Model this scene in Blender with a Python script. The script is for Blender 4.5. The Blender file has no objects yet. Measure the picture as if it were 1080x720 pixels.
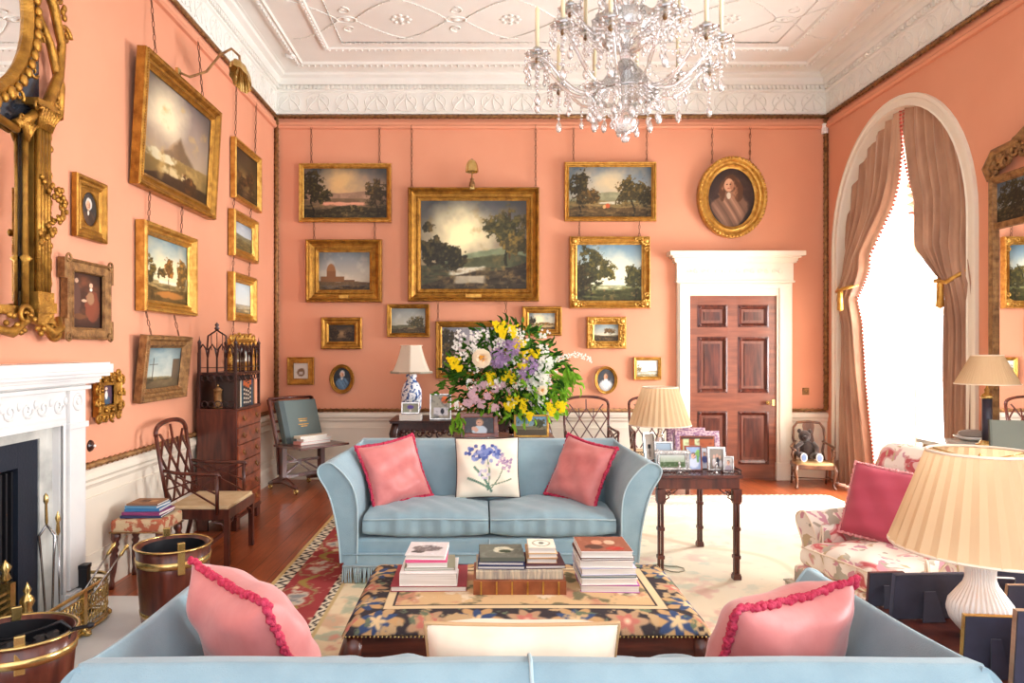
import bpy, math, random
import numpy as np
from mathutils import Vector, Matrix, Euler
R = math.radians; PI = math.pi
random.seed(7)
sc = bpy.context.scene; COL = sc.collection
# ------------------------------------------------------------ camera, world, lights, exposure
F, CX, CY, EYE = 740.0, 508.0, 368.0, 1.65
YB = F*EYE/137.0; XL = -218*YB/F; XR = 364*YB/F; HC = 5.11; Y0 = -0.9
cam = bpy.data.cameras.new('camera'); camo = bpy.data.objects.new('camera', cam); COL.objects.link(camo)
camo.location = (0, 0, EYE); camo.rotation_euler = (R(90), 0, 0)
cam.sensor_width = 36; cam.lens = F*36/1080; cam.shift_x = (540-CX)/1080; cam.shift_y = (CY-360)/1080
cam.clip_start = .05; sc.camera = camo
wo = bpy.data.worlds.new('world'); sc.world = wo; wo.use_nodes = True
wo.node_tree.nodes['Background'].inputs[0].default_value = (.94, .975, 1.04, 1)
wo.node_tree.nodes['Background'].inputs[1].default_value = 1.9
def area(name, loc, rot, sx, sy, power, col):
    l = bpy.data.lights.new(name, 'AREA'); l.shape = 'RECTANGLE'; l.size = sx; l.size_y = sy; l.energy = power; l.color = col
    o = bpy.data.objects.new(name, l); COL.objects.link(o); o.location = loc; o.rotation_euler = rot; return o
area('window_daylight', (XR+1.25, 7.46, 2.2), (0, R(90), 0), 4.2, 2.4, 950, (.97, .985, 1))
area('window_daylight_near', (XR+1.25, 2.9, 2.2), (0, R(90), 0), 4.2, 2.4, 520, (.97, .985, 1))
sc.view_settings.view_transform = 'Standard'; sc.view_settings.look = 'None'
sc.view_settings.gamma = 1; sc.view_settings.use_curve_mapping = False; sc.view_settings.exposure = 0.55
sc.render.engine = 'CYCLES'; sc.cycles.use_denoising = True
sc.cycles.max_bounces = 10; sc.cycles.diffuse_bounces = 8; sc.cycles.glossy_bounces = 4; sc.cycles.transmission_bounces = 8
sc.cycles.sample_clamp_indirect = 6; sc.cycles.caustics_reflective = False; sc.cycles.caustics_refractive = False
# ------------------------------------------------------------ pixel converters
def P(px, py, Y): return Vector(((px-CX)/F*Y, Y, EYE-(py-CY)/F*Y))
def FL(px, py, h=0.0):
    Y = F*(EYE-h)/(py-CY); return Vector(((px-CX)/F*Y, Y, h))
def LW(px, py, d=0.0):
    X = XL+d; Y = F*X/(px-CX); return Vector((X, Y, EYE-(py-CY)/F*Y))
def RW(px, py, d=0.0):
    X = XR-d; Y = F*X/(px-CX); return Vector((X, Y, EYE-(py-CY)/F*Y))
# ------------------------------------------------------------ colours and materials
def s2l(a):
    a = np.asarray(a, dtype=float); return np.where(a <= .04045, a/12.92, ((a+.055)/1.055)**2.4)
def c(r, g, b): return tuple(float(x) for x in s2l(np.array([r, g, b])/255.0))
def M(name, col, rough=.5, metal=0., col2=None, vs=4., stretch=(1, 1, 1), lo=.35, hi=.65, bump=0., bs=60., coat=0., sheen=0., trans=0., attr=False, vor=False, spec=.5, ior=1.45, emis=None, detail=5., sss=0.):
    m = bpy.data.materials.new(name); m.use_nodes = True; nt = m.node_tree; N = nt.nodes; L = nt.links
    b = N['Principled BSDF']; b.inputs['Base Color'].default_value = (*col, 1)
    b.inputs['Roughness'].default_value = rough; b.inputs['Metallic'].default_value = metal
    b.inputs['Coat Weight'].default_value = coat; b.inputs['Sheen Weight'].default_value = sheen
    b.inputs['Transmission Weight'].default_value = trans; b.inputs['IOR'].default_value = ior
    b.inputs['Specular IOR Level'].default_value = spec
    if coat: b.inputs['Coat Roughness'].default_value = .12
    tc = N.new('ShaderNodeTexCoord'); mp = N.new('ShaderNodeMapping'); mp.inputs['Scale'].default_value = stretch
    L.new(tc.outputs['Object'], mp.inputs['Vector'])
    if attr:
        a = N.new('ShaderNodeAttribute'); a.attribute_name = 'Col'; L.new(a.outputs['Color'], b.inputs['Base Color'])
    elif col2 is not None:
        if vor:
            n = N.new('ShaderNodeTexVoronoi'); n.inputs['Scale'].default_value = vs; o = n.outputs['Distance']
        else:
            n = N.new('ShaderNodeTexNoise'); n.inputs['Scale'].default_value = vs; n.inputs['Detail'].default_value = detail; o = n.outputs['Fac']
        L.new(mp.outputs[0], n.inputs['Vector'])
        r = N.new('ShaderNodeValToRGB'); r.color_ramp.elements[0].position = lo; r.color_ramp.elements[1].position = hi
        r.color_ramp.elements[0].color = (*col, 1); r.color_ramp.elements[1].color = (*col2, 1)
        L.new(o, r.inputs[0]); L.new(r.outputs[0], b.inputs['Base Color'])
    if bump:
        n2 = N.new('ShaderNodeTexNoise'); n2.inputs['Scale'].default_value = bs; n2.inputs['Detail'].default_value = 4
        L.new(mp.outputs[0], n2.inputs['Vector'])
        bp = N.new('ShaderNodeBump'); bp.inputs['Strength'].default_value = bump; bp.inputs['Distance'].default_value = .01
        L.new(n2.outputs['Fac'], bp.inputs['Height']); L.new(bp.outputs[0], b.inputs['Normal'])
    if emis:
        b.inputs['Emission Color'].default_value = (*emis[0], 1); b.inputs['Emission Strength'].default_value = emis[1]
    return m
WALL = M('salmon_paint', c(214, 146, 114), .7, col2=c(218, 151, 119), vs=1.2, bump=.05, bs=200)
PLASTER = M('plaster', c(234, 234, 228), .8, col2=c(229, 228, 221), vs=2)
CREAM = M('cream_paint', c(228, 219, 202), .5, col2=c(225, 214, 196), vs=2)
MARBLE = M('white_marble', c(222, 221, 218), .3, col2=c(206, 206, 206), vs=3, lo=.4, hi=.75, coat=.2)
MARBLE2 = M('grey_veined_marble', c(205, 204, 196), .25, col2=c(160, 160, 155), vs=6, detail=9, lo=.4, hi=.7, coat=.3)
GOLD = M('antique_gilt', c(184, 134, 56), .38, .75, col2=c(122, 80, 30), vs=14, lo=.35, hi=.75, bump=.5, bs=90)
GOLD2 = M('bright_gilt', c(214, 168, 84), .32, .75, col2=c(166, 112, 46), vs=18, lo=.35, hi=.75, bump=.4, bs=120)
GOLDD = M('dull_carved_gilt', c(164, 122, 74), .5, .45, col2=c(104, 68, 38), vs=22, lo=.35, hi=.7, bump=.8, bs=90)
LINER = M('gilt_slip', c(212, 172, 96), .4, .7)
BRASS = M('brass', c(216, 188, 124), .24, .85, col2=c(184, 150, 88), vs=9)
STEEL = M('polished_steel', c(170, 168, 168), .22, 1.)
IRON = M('black_iron', c(38, 44, 56), .35, .3, bump=.1)
BLACK = M('black_paint', c(24, 24, 28), .4)
CHAIN = M('dull_chain', c(110, 72, 50), .6, .4)
MAHOG = M('mahogany', c(98, 46, 32), .3, col2=c(62, 26, 20), vs=3, stretch=(8, 8, 1.2), coat=.35)
MAHOGH = M('mahogany_horizontal', c(104, 48, 32), .3, col2=c(60, 26, 18), vs=3, stretch=(1.2, 8, 8), coat=.35)
MAHOGD = M('dark_mahogany', c(66, 34, 28), .35, col2=c(40, 19, 16), vs=4, stretch=(6, 6, 1.5), coat=.25)
MAHOGR = M('red_mahogany', c(164, 82, 48), .28, col2=c(110, 48, 30), vs=2.5, stretch=(5, 1.5, 6), coat=.4)
DOORW = M('door_mahogany', c(122, 72, 56), .4, col2=c(96, 52, 40), vs=3, stretch=(7, 7, .8), coat=.25)
DOORH = M('door_rail_mahogany', c(134, 74, 50), .4, col2=c(108, 56, 38), vs=3, stretch=(.8, 7, 7), coat=.25)
BLUE = M('pale_blue_linen', c(140, 169, 180), .85, col2=c(130, 159, 171), vs=7, bump=.25, bs=260, sheen=.25)
BLUEP = M('blue_piping', c(168, 190, 196), .8)
PINK = M('pink_silk', c(210, 126, 122), .42, col2=c(198, 110, 108), vs=9, sheen=.4, bump=.1, bs=30)
PINKH = M('rose_pink_linen', c(180, 68, 88), .7, sheen=.2)
FRINGE = M('crimson_fringe', c(178, 34, 68), .8, col2=c(206, 66, 96), vs=60, bump=.6, bs=200)
CREAMC = M('cream_linen', c(240, 226, 206), .8, col2=c(232, 214, 190), vs=8)
PAINTED = M('painted_canvas', (1, 1, 1), .42, attr=True, spec=.35)
WOVEN = M('woven_pattern', (1, 1, 1), .95, attr=True, spec=.1, bump=.3, bs=220)
PRINT = M('printed_cotton', (1, 1, 1), .8, attr=True, spec=.2)
PAGES = M('page_edges', c(236, 232, 224), .8, col2=c(206, 200, 190), vs=3, stretch=(1, 1, 90))
GLASS = M('clear_glass', (1, 1, 1), .02, trans=1.)
SILVER = M('silver', c(210, 206, 200), .25, .85, col2=c(170, 165, 160), vs=30)
WHITEP = M('white_porcelain', c(240, 240, 238), .2)
CANDLE = M('ivory_candle', c(238, 222, 180), .5)
SHADE = M('cream_pleated_silk', c(240, 220, 188), .8, sheen=.2)
def shade_mat(name, col, tr=.35):
    m = bpy.data.materials.new(name); m.use_nodes = True; nt = m.node_tree; N = nt.nodes; L = nt.links
    for n in list(N): N.remove(n)
    o = N.new('ShaderNodeOutputMaterial'); d = N.new('ShaderNodeBsdfDiffuse'); t = N.new('ShaderNodeBsdfTranslucent'); x = N.new('ShaderNodeMixShader')
    d.inputs[0].default_value = (*col, 1); t.inputs[0].default_value = (*col, 1); x.inputs[0].default_value = tr
    L.new(d.outputs[0], x.inputs[1]); L.new(t.outputs[0], x.inputs[2]); L.new(x.outputs[0], o.inputs[0]); return m
SHADE = shade_mat('cream_pleated_silk', c(228, 200, 160)); SHADEW = shade_mat('ivory_panelled_silk', c(236, 226, 208))
LEAF = shade_mat('green_leaf', c(84, 132, 46), .25); LEAFD = shade_mat('dark_green_leaf', c(48, 84, 34), .2); LEAFL = shade_mat('light_green_leaf', c(130, 180, 56), .3)
def crystal():
    m = bpy.data.materials.new('cut_crystal'); m.use_nodes = True; nt = m.node_tree; N = nt.nodes; L = nt.links
    for n in list(N): N.remove(n)
    o = N.new('ShaderNodeOutputMaterial'); g = N.new('ShaderNodeBsdfGlass'); t = N.new('ShaderNodeBsdfTransparent'); s = N.new('ShaderNodeBsdfGlossy')
    g.inputs['IOR'].default_value = 1.5; g.inputs['Roughness'].default_value = .03; s.inputs['Roughness'].default_value = .08
    x = N.new('ShaderNodeMixShader'); y = N.new('ShaderNodeMixShader'); x.inputs[0].default_value = .3; y.inputs[0].default_value = .3
    L.new(g.outputs[0], x.inputs[1]); L.new(t.outputs[0], x.inputs[2]); L.new(x.outputs[0], y.inputs[1]); L.new(s.outputs[0], y.inputs[2]); L.new(y.outputs[0], o.inputs[0]); return m
CRYST = crystal()
_cm = {}
def solid(r, g, b, rough=.6, **k):
    key = (r, g, b, rough)
    if key not in _cm: _cm[key] = M('colour_%d_%d_%d' % (r, g, b), c(r, g, b), rough, **k)
    return _cm[key]
# ------------------------------------------------------------ mesh builder
class MB:
    def __init__(s): s.v = []; s.f = []; s.s = []
    def add(s, vs, fs, sm=False):
        n = len(s.v); s.v.extend([tuple(p) for p in vs]); s.f.extend([tuple(i+n for i in f) for f in fs]); s.s.extend([sm]*len(fs)); return s
    def box(s, x0, x1, y0, y1, z0, z1, rot=None, piv=None):
        j = [.00035*math.sin(len(s.v)*1.7+k*2.3+1) for k in range(6)]; x0 += j[0]; x1 += j[1]; y0 += j[2]; y1 += j[3]; z0 += j[4] if z0 > .001 else 0; z1 += j[5]
        vs = [Vector((x, y, z)) for z in (z0, z1) for y in (y0, y1) for x in (x0, x1)]
        if rot is not None:
            q = Euler(rot).to_matrix(); p = Vector(piv) if piv else Vector(((x0+x1)/2, (y0+y1)/2, (z0+z1)/2)); vs = [q@(v-p)+p for v in vs]
        return s.add(vs, [(0, 2, 3, 1), (4, 5, 7, 6), (0, 1, 5, 4), (2, 6, 7, 3), (0, 4, 6, 2), (1, 3, 7, 5)])
    def bar(s, p, q, w, d=None, up=(0, 0, 1)):
        p = Vector(p); q = Vector(q); d = d or w; t = (q-p).normalized(); u = Vector(up)
        a = t.cross(u)
        if a.length < 1e-3: a = t.cross(Vector((1, 0, 0)))
        a.normalize(); b = a.cross(t)
        vs = [e+a*(w/2*i)+b*(d/2*j) for e in (p, q) for i, j in ((-1, -1), (1, -1), (1, 1), (-1, 1))]
        return s.add(vs, [(0, 3, 2, 1), (4, 5, 6, 7)]+[(i, (i+1) % 4, (i+1) % 4+4, i+4) for i in range(4)])
    def tube(s, pts, r, n=8, caps=True, flat=1.0):
        pts = [Vector(p) for p in pts]; k = len(pts); rs = r if isinstance(r, (list, tuple)) else [r]*k
        t0 = (pts[1]-pts[0]).normalized(); ref = Vector((0, 0, 1)) if abs(t0.z) < .9 else Vector((1, 0, 0))
        a = t0.cross(ref).normalized(); vs = []
        for i in range(k):
            t = (pts[min(i+1, k-1)]-pts[max(i-1, 0)])
            if t.length < 1e-9: t = t0
            t.normalize(); a = (a-t*a.dot(t))
            if a.length < 1e-6: a = t.cross(Vector((1, 0, 0)))
            a.normalize(); b = t.cross(a)
            for j in range(n):
                g = 2*PI*j/n; vs.append(pts[i]+(a*math.cos(g)+b*math.sin(g)*flat)*rs[i])
        fs = [(i*n+j, i*n+(j+1) % n, (i+1)*n+(j+1) % n, (i+1)*n+j) for i in range(k-1) for j in range(n)]
        s.add(vs, fs, True)
        if caps:
            o = len(s.v)-k*n; s.f.append(tuple(o+j for j in reversed(range(n)))); s.f.append(tuple(o+(k-1)*n+j for j in range(n))); s.s += [False, False]
        return s
    def lathe(s, prof, cen=(0, 0, 0), n=24, sx=1., sy=1., fl=0, fa=0., closed=False):
        vs = []; k = len(prof)
        for (r, z) in prof:
            for j in range(n):
                g = 2*PI*j/n; q = r*(1+fa*math.cos(fl*g)) if fl else r
                vs.append((cen[0]+q*math.cos(g)*sx, cen[1]+q*math.sin(g)*sy, cen[2]+z))
        fs = [(i*n+j, i*n+(j+1) % n, (i+1)*n+(j+1) % n, (i+1)*n+j) for i in range(k-1) for j in range(n)]
        s.add(vs, fs, True)
        o = len(s.v)-k*n
        if prof[0][0] > 1e-6 and not closed: s.f.append(tuple(o+j for j in reversed(range(n)))); s.s.append(False)
        if prof[-1][0] > 1e-6 and not closed: s.f.append(tuple(o+(k-1)*n+j for j in range(n))); s.s.append(False)
        return s
    def ball(s, cen, r, n=10, m=6):
        if not isinstance(r, (tuple, list)): r = (r, r, r)
        vs = [(cen[0], cen[1], cen[2]-r[2])]
        for i in range(1, m):
            a = -PI/2+PI*i/m
            for j in range(n): vs.append((cen[0]+r[0]*math.cos(a)*math.cos(2*PI*j/n), cen[1]+r[1]*math.cos(a)*math.sin(2*PI*j/n), cen[2]+r[2]*math.sin(a)))
        vs.append((cen[0], cen[1], cen[2]+r[2])); t = len(vs)-1
        fs = [(0, 1+(j+1) % n, 1+j) for j in range(n)]+[(1+(m-2)*n+j, 1+(m-2)*n+(j+1) % n, t) for j in range(n)]
        fs += [(1+i*n+j, 1+i*n+(j+1) % n, 1+(i+1)*n+(j+1) % n, 1+(i+1)*n+j) for i in range(m-2) for j in range(n)]
        return s.add(vs, fs, True)
    def grid(s, fn, nu, nv, cu=False, cv=False, sm=True):
        U = nu if cu else nu+1; V = nv if cv else nv+1
        vs = [fn(i/nu, j/nv) for j in range(V) for i in range(U)]
        fs = [(j*U+i, j*U+(i+1) % U, ((j+1) % V)*U+(i+1) % U, ((j+1) % V)*U+i) for j in range(nv) for i in range(nu)]
        return s.add(vs, fs, sm)
    def prism(s, poly, fn, sm=False):
        # poly: 2D points; fn(x, y, side 0/1) -> 3D
        n = len(poly); vs = [fn(x, y, 0) for x, y in poly]+[fn(x, y, 1) for x, y in poly]
        s.add(vs, [tuple(range(n)), tuple(range(2*n-1, n-1, -1))]); o = len(s.v)-2*n
        s.f += [(o+i, o+i+n, o+(i+1) % n+n, o+(i+1) % n) for i in range(n)]; s.s += [sm]*n
        return s
    def ring(s, prof, pathfn, k, closed=True, sm=False):
        # sweep: pathfn(i, a, b) -> 3D point for profile point (a, b) at station i
        m = len(prof); vs = [pathfn(i, a, b) for i in range(k) for a, b in prof]; e = k if closed else k-1
        fs = [(i*m+j, i*m+j+1, ((i+1) % k)*m+j+1, ((i+1) % k)*m+j) for i in range(e) for j in range(m-1)]
        return s.add(vs, fs, sm)
    def scroll(s, cen, r, ax, ay, turns=1.4, th=.012, a0=0, sgn=1, n=18, tail=None):
        ax = Vector(ax); ay = Vector(ay); cen = Vector(cen); pts = []
        for i in range(n+1):
            t = i/n; a = a0+sgn*turns*2*PI*t; q = r*(1-.82*t); pts.append(cen+ax*(q*math.cos(a))+ay*(q*math.sin(a)))
        rs = [th*(1-.4*i/n) for i in range(n+1)]
        if tail: pts = [Vector(t) for t in tail]+pts; rs = [th*.7]*len(tail)+rs
        return s.tube(pts, rs, 6)
    def torus(s, cen, Rr, r, ax=(1, 0, 0), ay=(0, 1, 0), n=20, m=6, sx=1., sy=1.):
        ax = Vector(ax); ay = Vector(ay); az = ax.cross(ay); cen = Vector(cen)
        def fn(u, v):
            a = 2*PI*u; b = 2*PI*v; d = ax*(math.cos(a)*sx)+ay*(math.sin(a)*sy)
            return tuple(cen+d*(Rr+r*math.cos(b))+az*(r*math.sin(b)))
        return s.grid(fn, n, m, True, True)
    def xf(s, mat, i0=0):
        s.v[i0:] = [tuple(mat@Vector(p)) for p in s.v[i0:]]; return s
    def build(s, name, mat, parent=None, bev=0., fixn=True):
        me = bpy.data.meshes.new(name); me.from_pydata(s.v, [], s.f); me.materials.append(mat)
        me.polygons.foreach_set('use_smooth', s.s); me.update()
        if fixn:
            import bmesh
            bm = bmesh.new(); bm.from_mesh(me); bmesh.ops.recalc_face_normals(bm, faces=bm.faces); bm.to_mesh(me); bm.free()
        o = bpy.data.objects.new(name, me); COL.objects.link(o)
        if parent: o.parent = parent
        if bev:
            b = o.modifiers.new('bevel', 'BEVEL'); b.width = bev; b.segments = 2; b.limit_method = 'ANGLE'; b.angle_limit = R(40)
        return o
def tag(o, label=None, cat=None, group=None, kind=None):
    if label: o['label'] = label
    if cat: o['category'] = cat
    if group: o['group'] = group
    if kind: o['kind'] = kind
    return o
def empty(name, loc, rz=0., label=None, cat=None, group=None, tilt=0.):
    o = bpy.data.objects.new(name, None); COL.objects.link(o); o.location = loc; o.rotation_euler = (tilt, 0, rz); o.empty_display_size = .1
    return tag(o, label, cat, group)
def mw(o): return Matrix.Translation(o.location)@o.rotation_euler.to_matrix().to_4x4()
def struct(o): o['kind'] = 'structure'; return o
def copy_tree(o, parent=None):
    n = o.copy(); COL.objects.link(n)
    if parent: n.parent = parent
    for ch in list(o.children): copy_tree(ch, n)
    return n
def colgrid(name, fn, img, mat, parent=None, nu=None, nv=None):
    """img: (h, w, 3) sRGB 0..1 array, row 0 = v 0; fn(U, V arrays) -> X, Y, Z arrays"""
    h, w = img.shape[:2]; u = np.linspace(0, 1, w); v = np.linspace(0, 1, h); U, V = np.meshgrid(u, v)
    X, Y, Z = fn(U, V); co = np.stack([X+0*U, Y+0*U, Z+0*U], -1).reshape(-1, 3)
    idx = np.arange(h*w).reshape(h, w); fs = np.stack([idx[:-1, :-1], idx[:-1, 1:], idx[1:, 1:], idx[1:, :-1]], -1).reshape(-1, 4)
    me = bpy.data.meshes.new(name); me.vertices.add(h*w); me.vertices.foreach_set('co', co.ravel())
    me.loops.add(fs.size); me.loops.foreach_set('vertex_index', fs.ravel().astype(np.int32)); me.polygons.add(len(fs))
    me.polygons.foreach_set('loop_start', np.arange(0, fs.size, 4, dtype=np.int32)); me.polygons.foreach_set('use_smooth', np.ones(len(fs), dtype=bool))
    me.update(calc_edges=True); me.materials.append(mat)
    at = me.color_attributes.new('Col', 'FLOAT_COLOR', 'POINT'); cc = np.ones((h*w, 4)); cc[:, :3] = s2l(np.clip(img, 0, 1)).reshape(-1, 3)
    at.data.foreach_set('color', cc.ravel()); me.validate()
    o = bpy.data.objects.new(name, me); COL.objects.link(o)
    if parent: o.parent = parent
    return o
# ------------------------------------------------------------ numpy painter
def vnoise(U, V, sx, sy, seed):
    rs = np.random.RandomState(seed); g = rs.rand(64, 64); x = U*sx; y = V*sy
    xi = np.floor(x).astype(int); yi = np.floor(y).astype(int); fx = x-xi; fy = y-yi; fx = fx*fx*(3-2*fx); fy = fy*fy*(3-2*fy)
    a = g[yi % 64, xi % 64]; b = g[yi % 64, (xi+1) % 64]; d = g[(yi+1) % 64, xi % 64]; e = g[(yi+1) % 64, (xi+1) % 64]
    return (a*(1-fx)+b*fx)*(1-fy)+(d*(1-fx)+e*fx)*fy
def fbm(U, V, sx, sy, seed, octs=4):
    o = 0*U; am = .5; t = 0
    for i in range(octs): o = o+am*vnoise(U, V, sx*2**i, sy*2**i, seed+i); t += am; am *= .55
    return o/t
def rgb(*a): return np.array(a, dtype=float)/255.0
class Art:
    def __init__(s, w, h, seed=1, base=(120, 110, 90)):
        s.w = max(int(w), 12); s.h = max(int(h), 12); s.asp = w/h; s.seed = seed
        s.U, s.V = np.meshgrid(np.linspace(0, 1, s.w), np.linspace(0, 1, s.h)); s.im = np.ones((s.h, s.w, 3))*rgb(*base)
    def n(s, sc=4, k=0, octs=4): return fbm(s.U, s.V, sc*s.asp, sc, s.seed*13+k, octs)
    def mix(s, m, col):
        m = np.clip(m, 0, 1)[..., None]; col = rgb(*col); s.im = s.im*(1-m)+col*m; return s
    def sky(s, top, bot, cloud=None, amt=.5):
        t = s.V[..., None]; s.im = rgb(*bot)*(1-t)+rgb(*top)*t
        if cloud: s.mix((s.n(3, 5)-.45)*4*amt, cloud)
        return s
    def glow(s, cx, cy, r, col, amt=.8):
        d = np.hypot((s.U-cx)*s.asp, s.V-cy)+(s.n(5, 7)-.5)*r*.7; return s.mix(amt*np.clip(1.3-d/r, 0, 1), col)
    def hill(s, hgt, amp, col, sc=2, k=1, slope=0):
        y = hgt+slope*(s.U-.5)+amp*(vnoise(s.U, s.V*0, sc*s.asp, 1, s.seed+k)-.5)*2+.02*(s.n(20, k)-.5); s.mix((y-s.V)*60, col); return s.mix((y-s.V > 0)*(s.n(12, k+3)-.4)*1.2, tuple(min(255, q*1.35+8) for q in col))
    def peak(s, cx, top, wd, col):
        y = top-np.abs(s.U-cx)**1.15*wd*1.3+.12*(s.n(7, 3)-.5); s.mix((y-s.V)*18, col); return s.mix((y > s.V)*np.clip((cx-s.U)*6, 0, .6)*s.n(9, 6), tuple(min(255, q*1.5+20) for q in col))
    def strokes(s, top, col, amt=.5, k=51):
        return s.mix((s.V < top)*(fbm(s.U+.2*s.V, s.V, 6*s.asp, 30, s.seed+k)-.5)*4*amt, col)
    def band(s, y0, y1, col, x0=0, x1=1, amt=1.):
        n = .04*(s.n(6, 9)-.5); return s.mix(np.minimum((s.V-y0+n)*60, (y1-s.V+n)*60).clip(0, 1)*np.minimum((s.U-x0+n)*30, (x1-s.U+n)*30).clip(0, 1)*amt, col)
    def tree(s, cx, cy, rx, ry, col, trunk=True, k=0):
        n = s.n(10, 11+k); n2 = s.n(26, 17+k)
        d = ((s.U-cx)/rx)**2+((s.V-cy)/ry)**2; m = (1.0-d+(n-.5)*2.4+(n2-.5)*2.0)*5
        if trunk: s.mix(((abs(s.U-cx-.02*np.sin(s.V*14)) < rx*.07)*(s.V < cy)*(s.V > cy-ry*2.3))*.9, tuple(q*.6 for q in col))
        n3 = s.n(34, 23+k, 2); s.mix(m, col); s.mix(np.clip(m, 0, 1)*np.clip((n3-.5)*5, 0, 1)*.5, tuple(q*.6 for q in col)); return s.mix(np.clip(m, 0, 1)*np.clip((n2-.5)*4+(s.V-cy)*1.2, 0, 1)*.65, (min(255, col[0]*1.9+26), min(255, col[1]*1.7+22), min(255, col[2]*1.3+10)))
    def blob(s, cx, cy, rx, ry, col, soft=8, rough=.0):
        d = ((s.U-cx)/rx)**2+((s.V-cy)/ry)**2+rough*(s.n(12, 4)-.5); return s.mix((1-d)*soft, col)
    def rect(s, x0, x1, y0, y1, col): return s.mix(((s.U > x0)*(s.U < x1)*(s.V > y0)*(s.V < y1))*1., col)
    def fleck(s, col, amt=.5, sc=25, lo=.55): return s.mix((s.n(sc, 31)-lo)*8*amt, col)
    def vig(s, amt=.5):
        d = ((s.U-.5)*2)**2+((s.V-.5)*2)**2; s.im = s.im*(1-amt*np.clip(d-.5, 0, 1)[..., None]*.6); return s
    def portrait(s, bg=(40, 32, 26), coat=(70, 50, 40), hair=(90, 70, 50), cravat=(215, 205, 190), cx=.5, fy=.68, fs=.1, big=False):
        a = s.asp; s.sky(tuple(q*1.1 for q in bg), tuple(q*.8 for q in bg)); s.fleck(tuple(q*1.3 for q in bg), .3, 6)
        s.blob(cx, fy-fs*4.4, fs*3.2/a, fs*3.1, coat, 5, .3); s.blob(cx, fy-fs*1.7, fs*.9/a, fs*1.0, coat, 5)
        body = s.V < fy-fs*1.4; st = fbm(s.U+s.V*.8, s.U*.2, 14, 2, s.seed); s.mix(body*np.clip(1.2-((s.U-cx)*a/(fs*3.2))**2, 0, 1)*(st-.5)*2.2, tuple(min(255, q*1.6+12) for q in coat)); s.mix(body*np.clip(1.2-((s.U-cx)*a/(fs*3.2))**2, 0, 1)*(.45-st)*2.5, tuple(q*.5 for q in coat))
        hw = 1.5 if big else 1.3
        s.blob(cx+.15*fs/a, fy+.35*fs, fs*hw/a, fs*1.45, hair, 4, .5)
        if big:
            for q, w_ in ((-1.15, .55), (1.45, .8)): s.blob(cx+q*fs/a, fy-fs*.9, fs*w_/a, fs*1.9, hair, 4, .5)
            cu = fbm(s.U*1.0, s.V, 16, 12, 9); s.mix(np.clip((1.6-np.hypot((s.U-cx-.2*fs/a)*a/fs/1.5, (s.V-fy+.6*fs)/fs/1.6)), 0, 1)*(cu-.5)*4, tuple(min(255, q*1.7+15) for q in hair))
        s.blob(cx-.1*fs/a, fy, fs*.85/a, fs*1.12, (208, 158, 124), 5); s.blob(cx+.35*fs/a, fy-.1*fs, fs*.35/a, fs*.8, (170, 116, 86), 2)
        for q in (-.4, .15): s.blob(cx+q*fs/a, fy+.12*fs, fs*.14/a, fs*.09, (60, 38, 28), 4)
        s.blob(cx-.15*fs/a, fy-.55*fs, fs*.25/a, fs*.09, (160, 80, 66), 4)
        s.blob(cx-.1*fs/a, fy-fs*1.75, fs*.35/a, fs*.6, cravat, 4, .3); return s.vig(.5)
# ------------------------------------------------------------ the room
ZR = 4.49      # picture rail
ZC = EYE+247*YB/F   # bottom of the plaster cornice
ZD = EYE-64*YB/F    # top of the dado
def wallmat_planks():
    m = bpy.data.materials.new('floor_boards'); m.use_nodes = True; nt = m.node_tree; N = nt.nodes; L = nt.links; b = N['Principled BSDF']
    tc = N.new('ShaderNodeTexCoord'); mp = N.new('ShaderNodeMapping'); mp.inputs['Rotation'].default_value = (0, 0, R(90)); L.new(tc.outputs['Object'], mp.inputs['Vector'])
    br = N.new('ShaderNodeTexBrick'); br.inputs['Scale'].default_value = 1; br.inputs['Brick Width'].default_value = 2.6; br.inputs['Row Height'].default_value = .17; br.inputs['Mortar Size'].default_value = .003
    br.inputs['Color1'].default_value = (*c(170, 88, 48), 1); br.inputs['Color2'].default_value = (*c(140, 68, 36), 1); br.inputs['Mortar'].default_value = (*c(58, 28, 18), 1)
    L.new(mp.outputs[0], br.inputs['Vector'])
    m2 = N.new('ShaderNodeMapping'); m2.inputs['Scale'].default_value = (14, 1.2, 1); L.new(tc.outputs['Object'], m2.inputs['Vector'])
    n = N.new('ShaderNodeTexNoise'); n.inputs['Scale'].default_value = 3; n.inputs['Detail'].default_value = 6; L.new(m2.outputs[0], n.inputs['Vector'])
    mx = N.new('ShaderNodeMixRGB'); mx.blend_type = 'MULTIPLY'; mx.inputs[0].default_value = .55; L.new(br.outputs['Color'], mx.inputs[1])
    rr = N.new('ShaderNodeValToRGB'); rr.color_ramp.elements[0].position = .3; rr.color_ramp.elements[0].color = (.45, .38, .34, 1); rr.color_ramp.elements[1].position = .7; rr.color_ramp.elements[1].color = (1.25, 1.2, 1.1, 1)
    L.new(n.outputs['Fac'], rr.inputs[0]); L.new(rr.outputs[0], mx.inputs[2]); L.new(mx.outputs[0], b.inputs['Base Color'])
    b.inputs['Roughness'].default_value = .3; b.inputs['Coat Weight'].default_value = .1; b.inputs['Coat Roughness'].default_value = .2; return m
BOARDS = wallmat_planks()
struct(MB().box(XL-.1, XR+1.3, Y0, YB+.1, -.1, 0).build('floor', BOARDS))
struct(MB().box(XL-.1, XR+.1, Y0, YB+.1, HC, HC+.1).build('ceiling', PLASTER))
struct(MB().box(XL-.12, XL, Y0, YB+.12, 0, HC).build('wall_left', WALL))
struct(MB().box(XL-.12, XR+.12, YB, YB+.12, 0, HC).build('wall_back', WALL))
AY, AO, AI, AZ, BO, BI = 7.465, 1.28, 1.15, 2.84, 1.47, 1.34   # arch centre, half widths, spring height, rises
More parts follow.
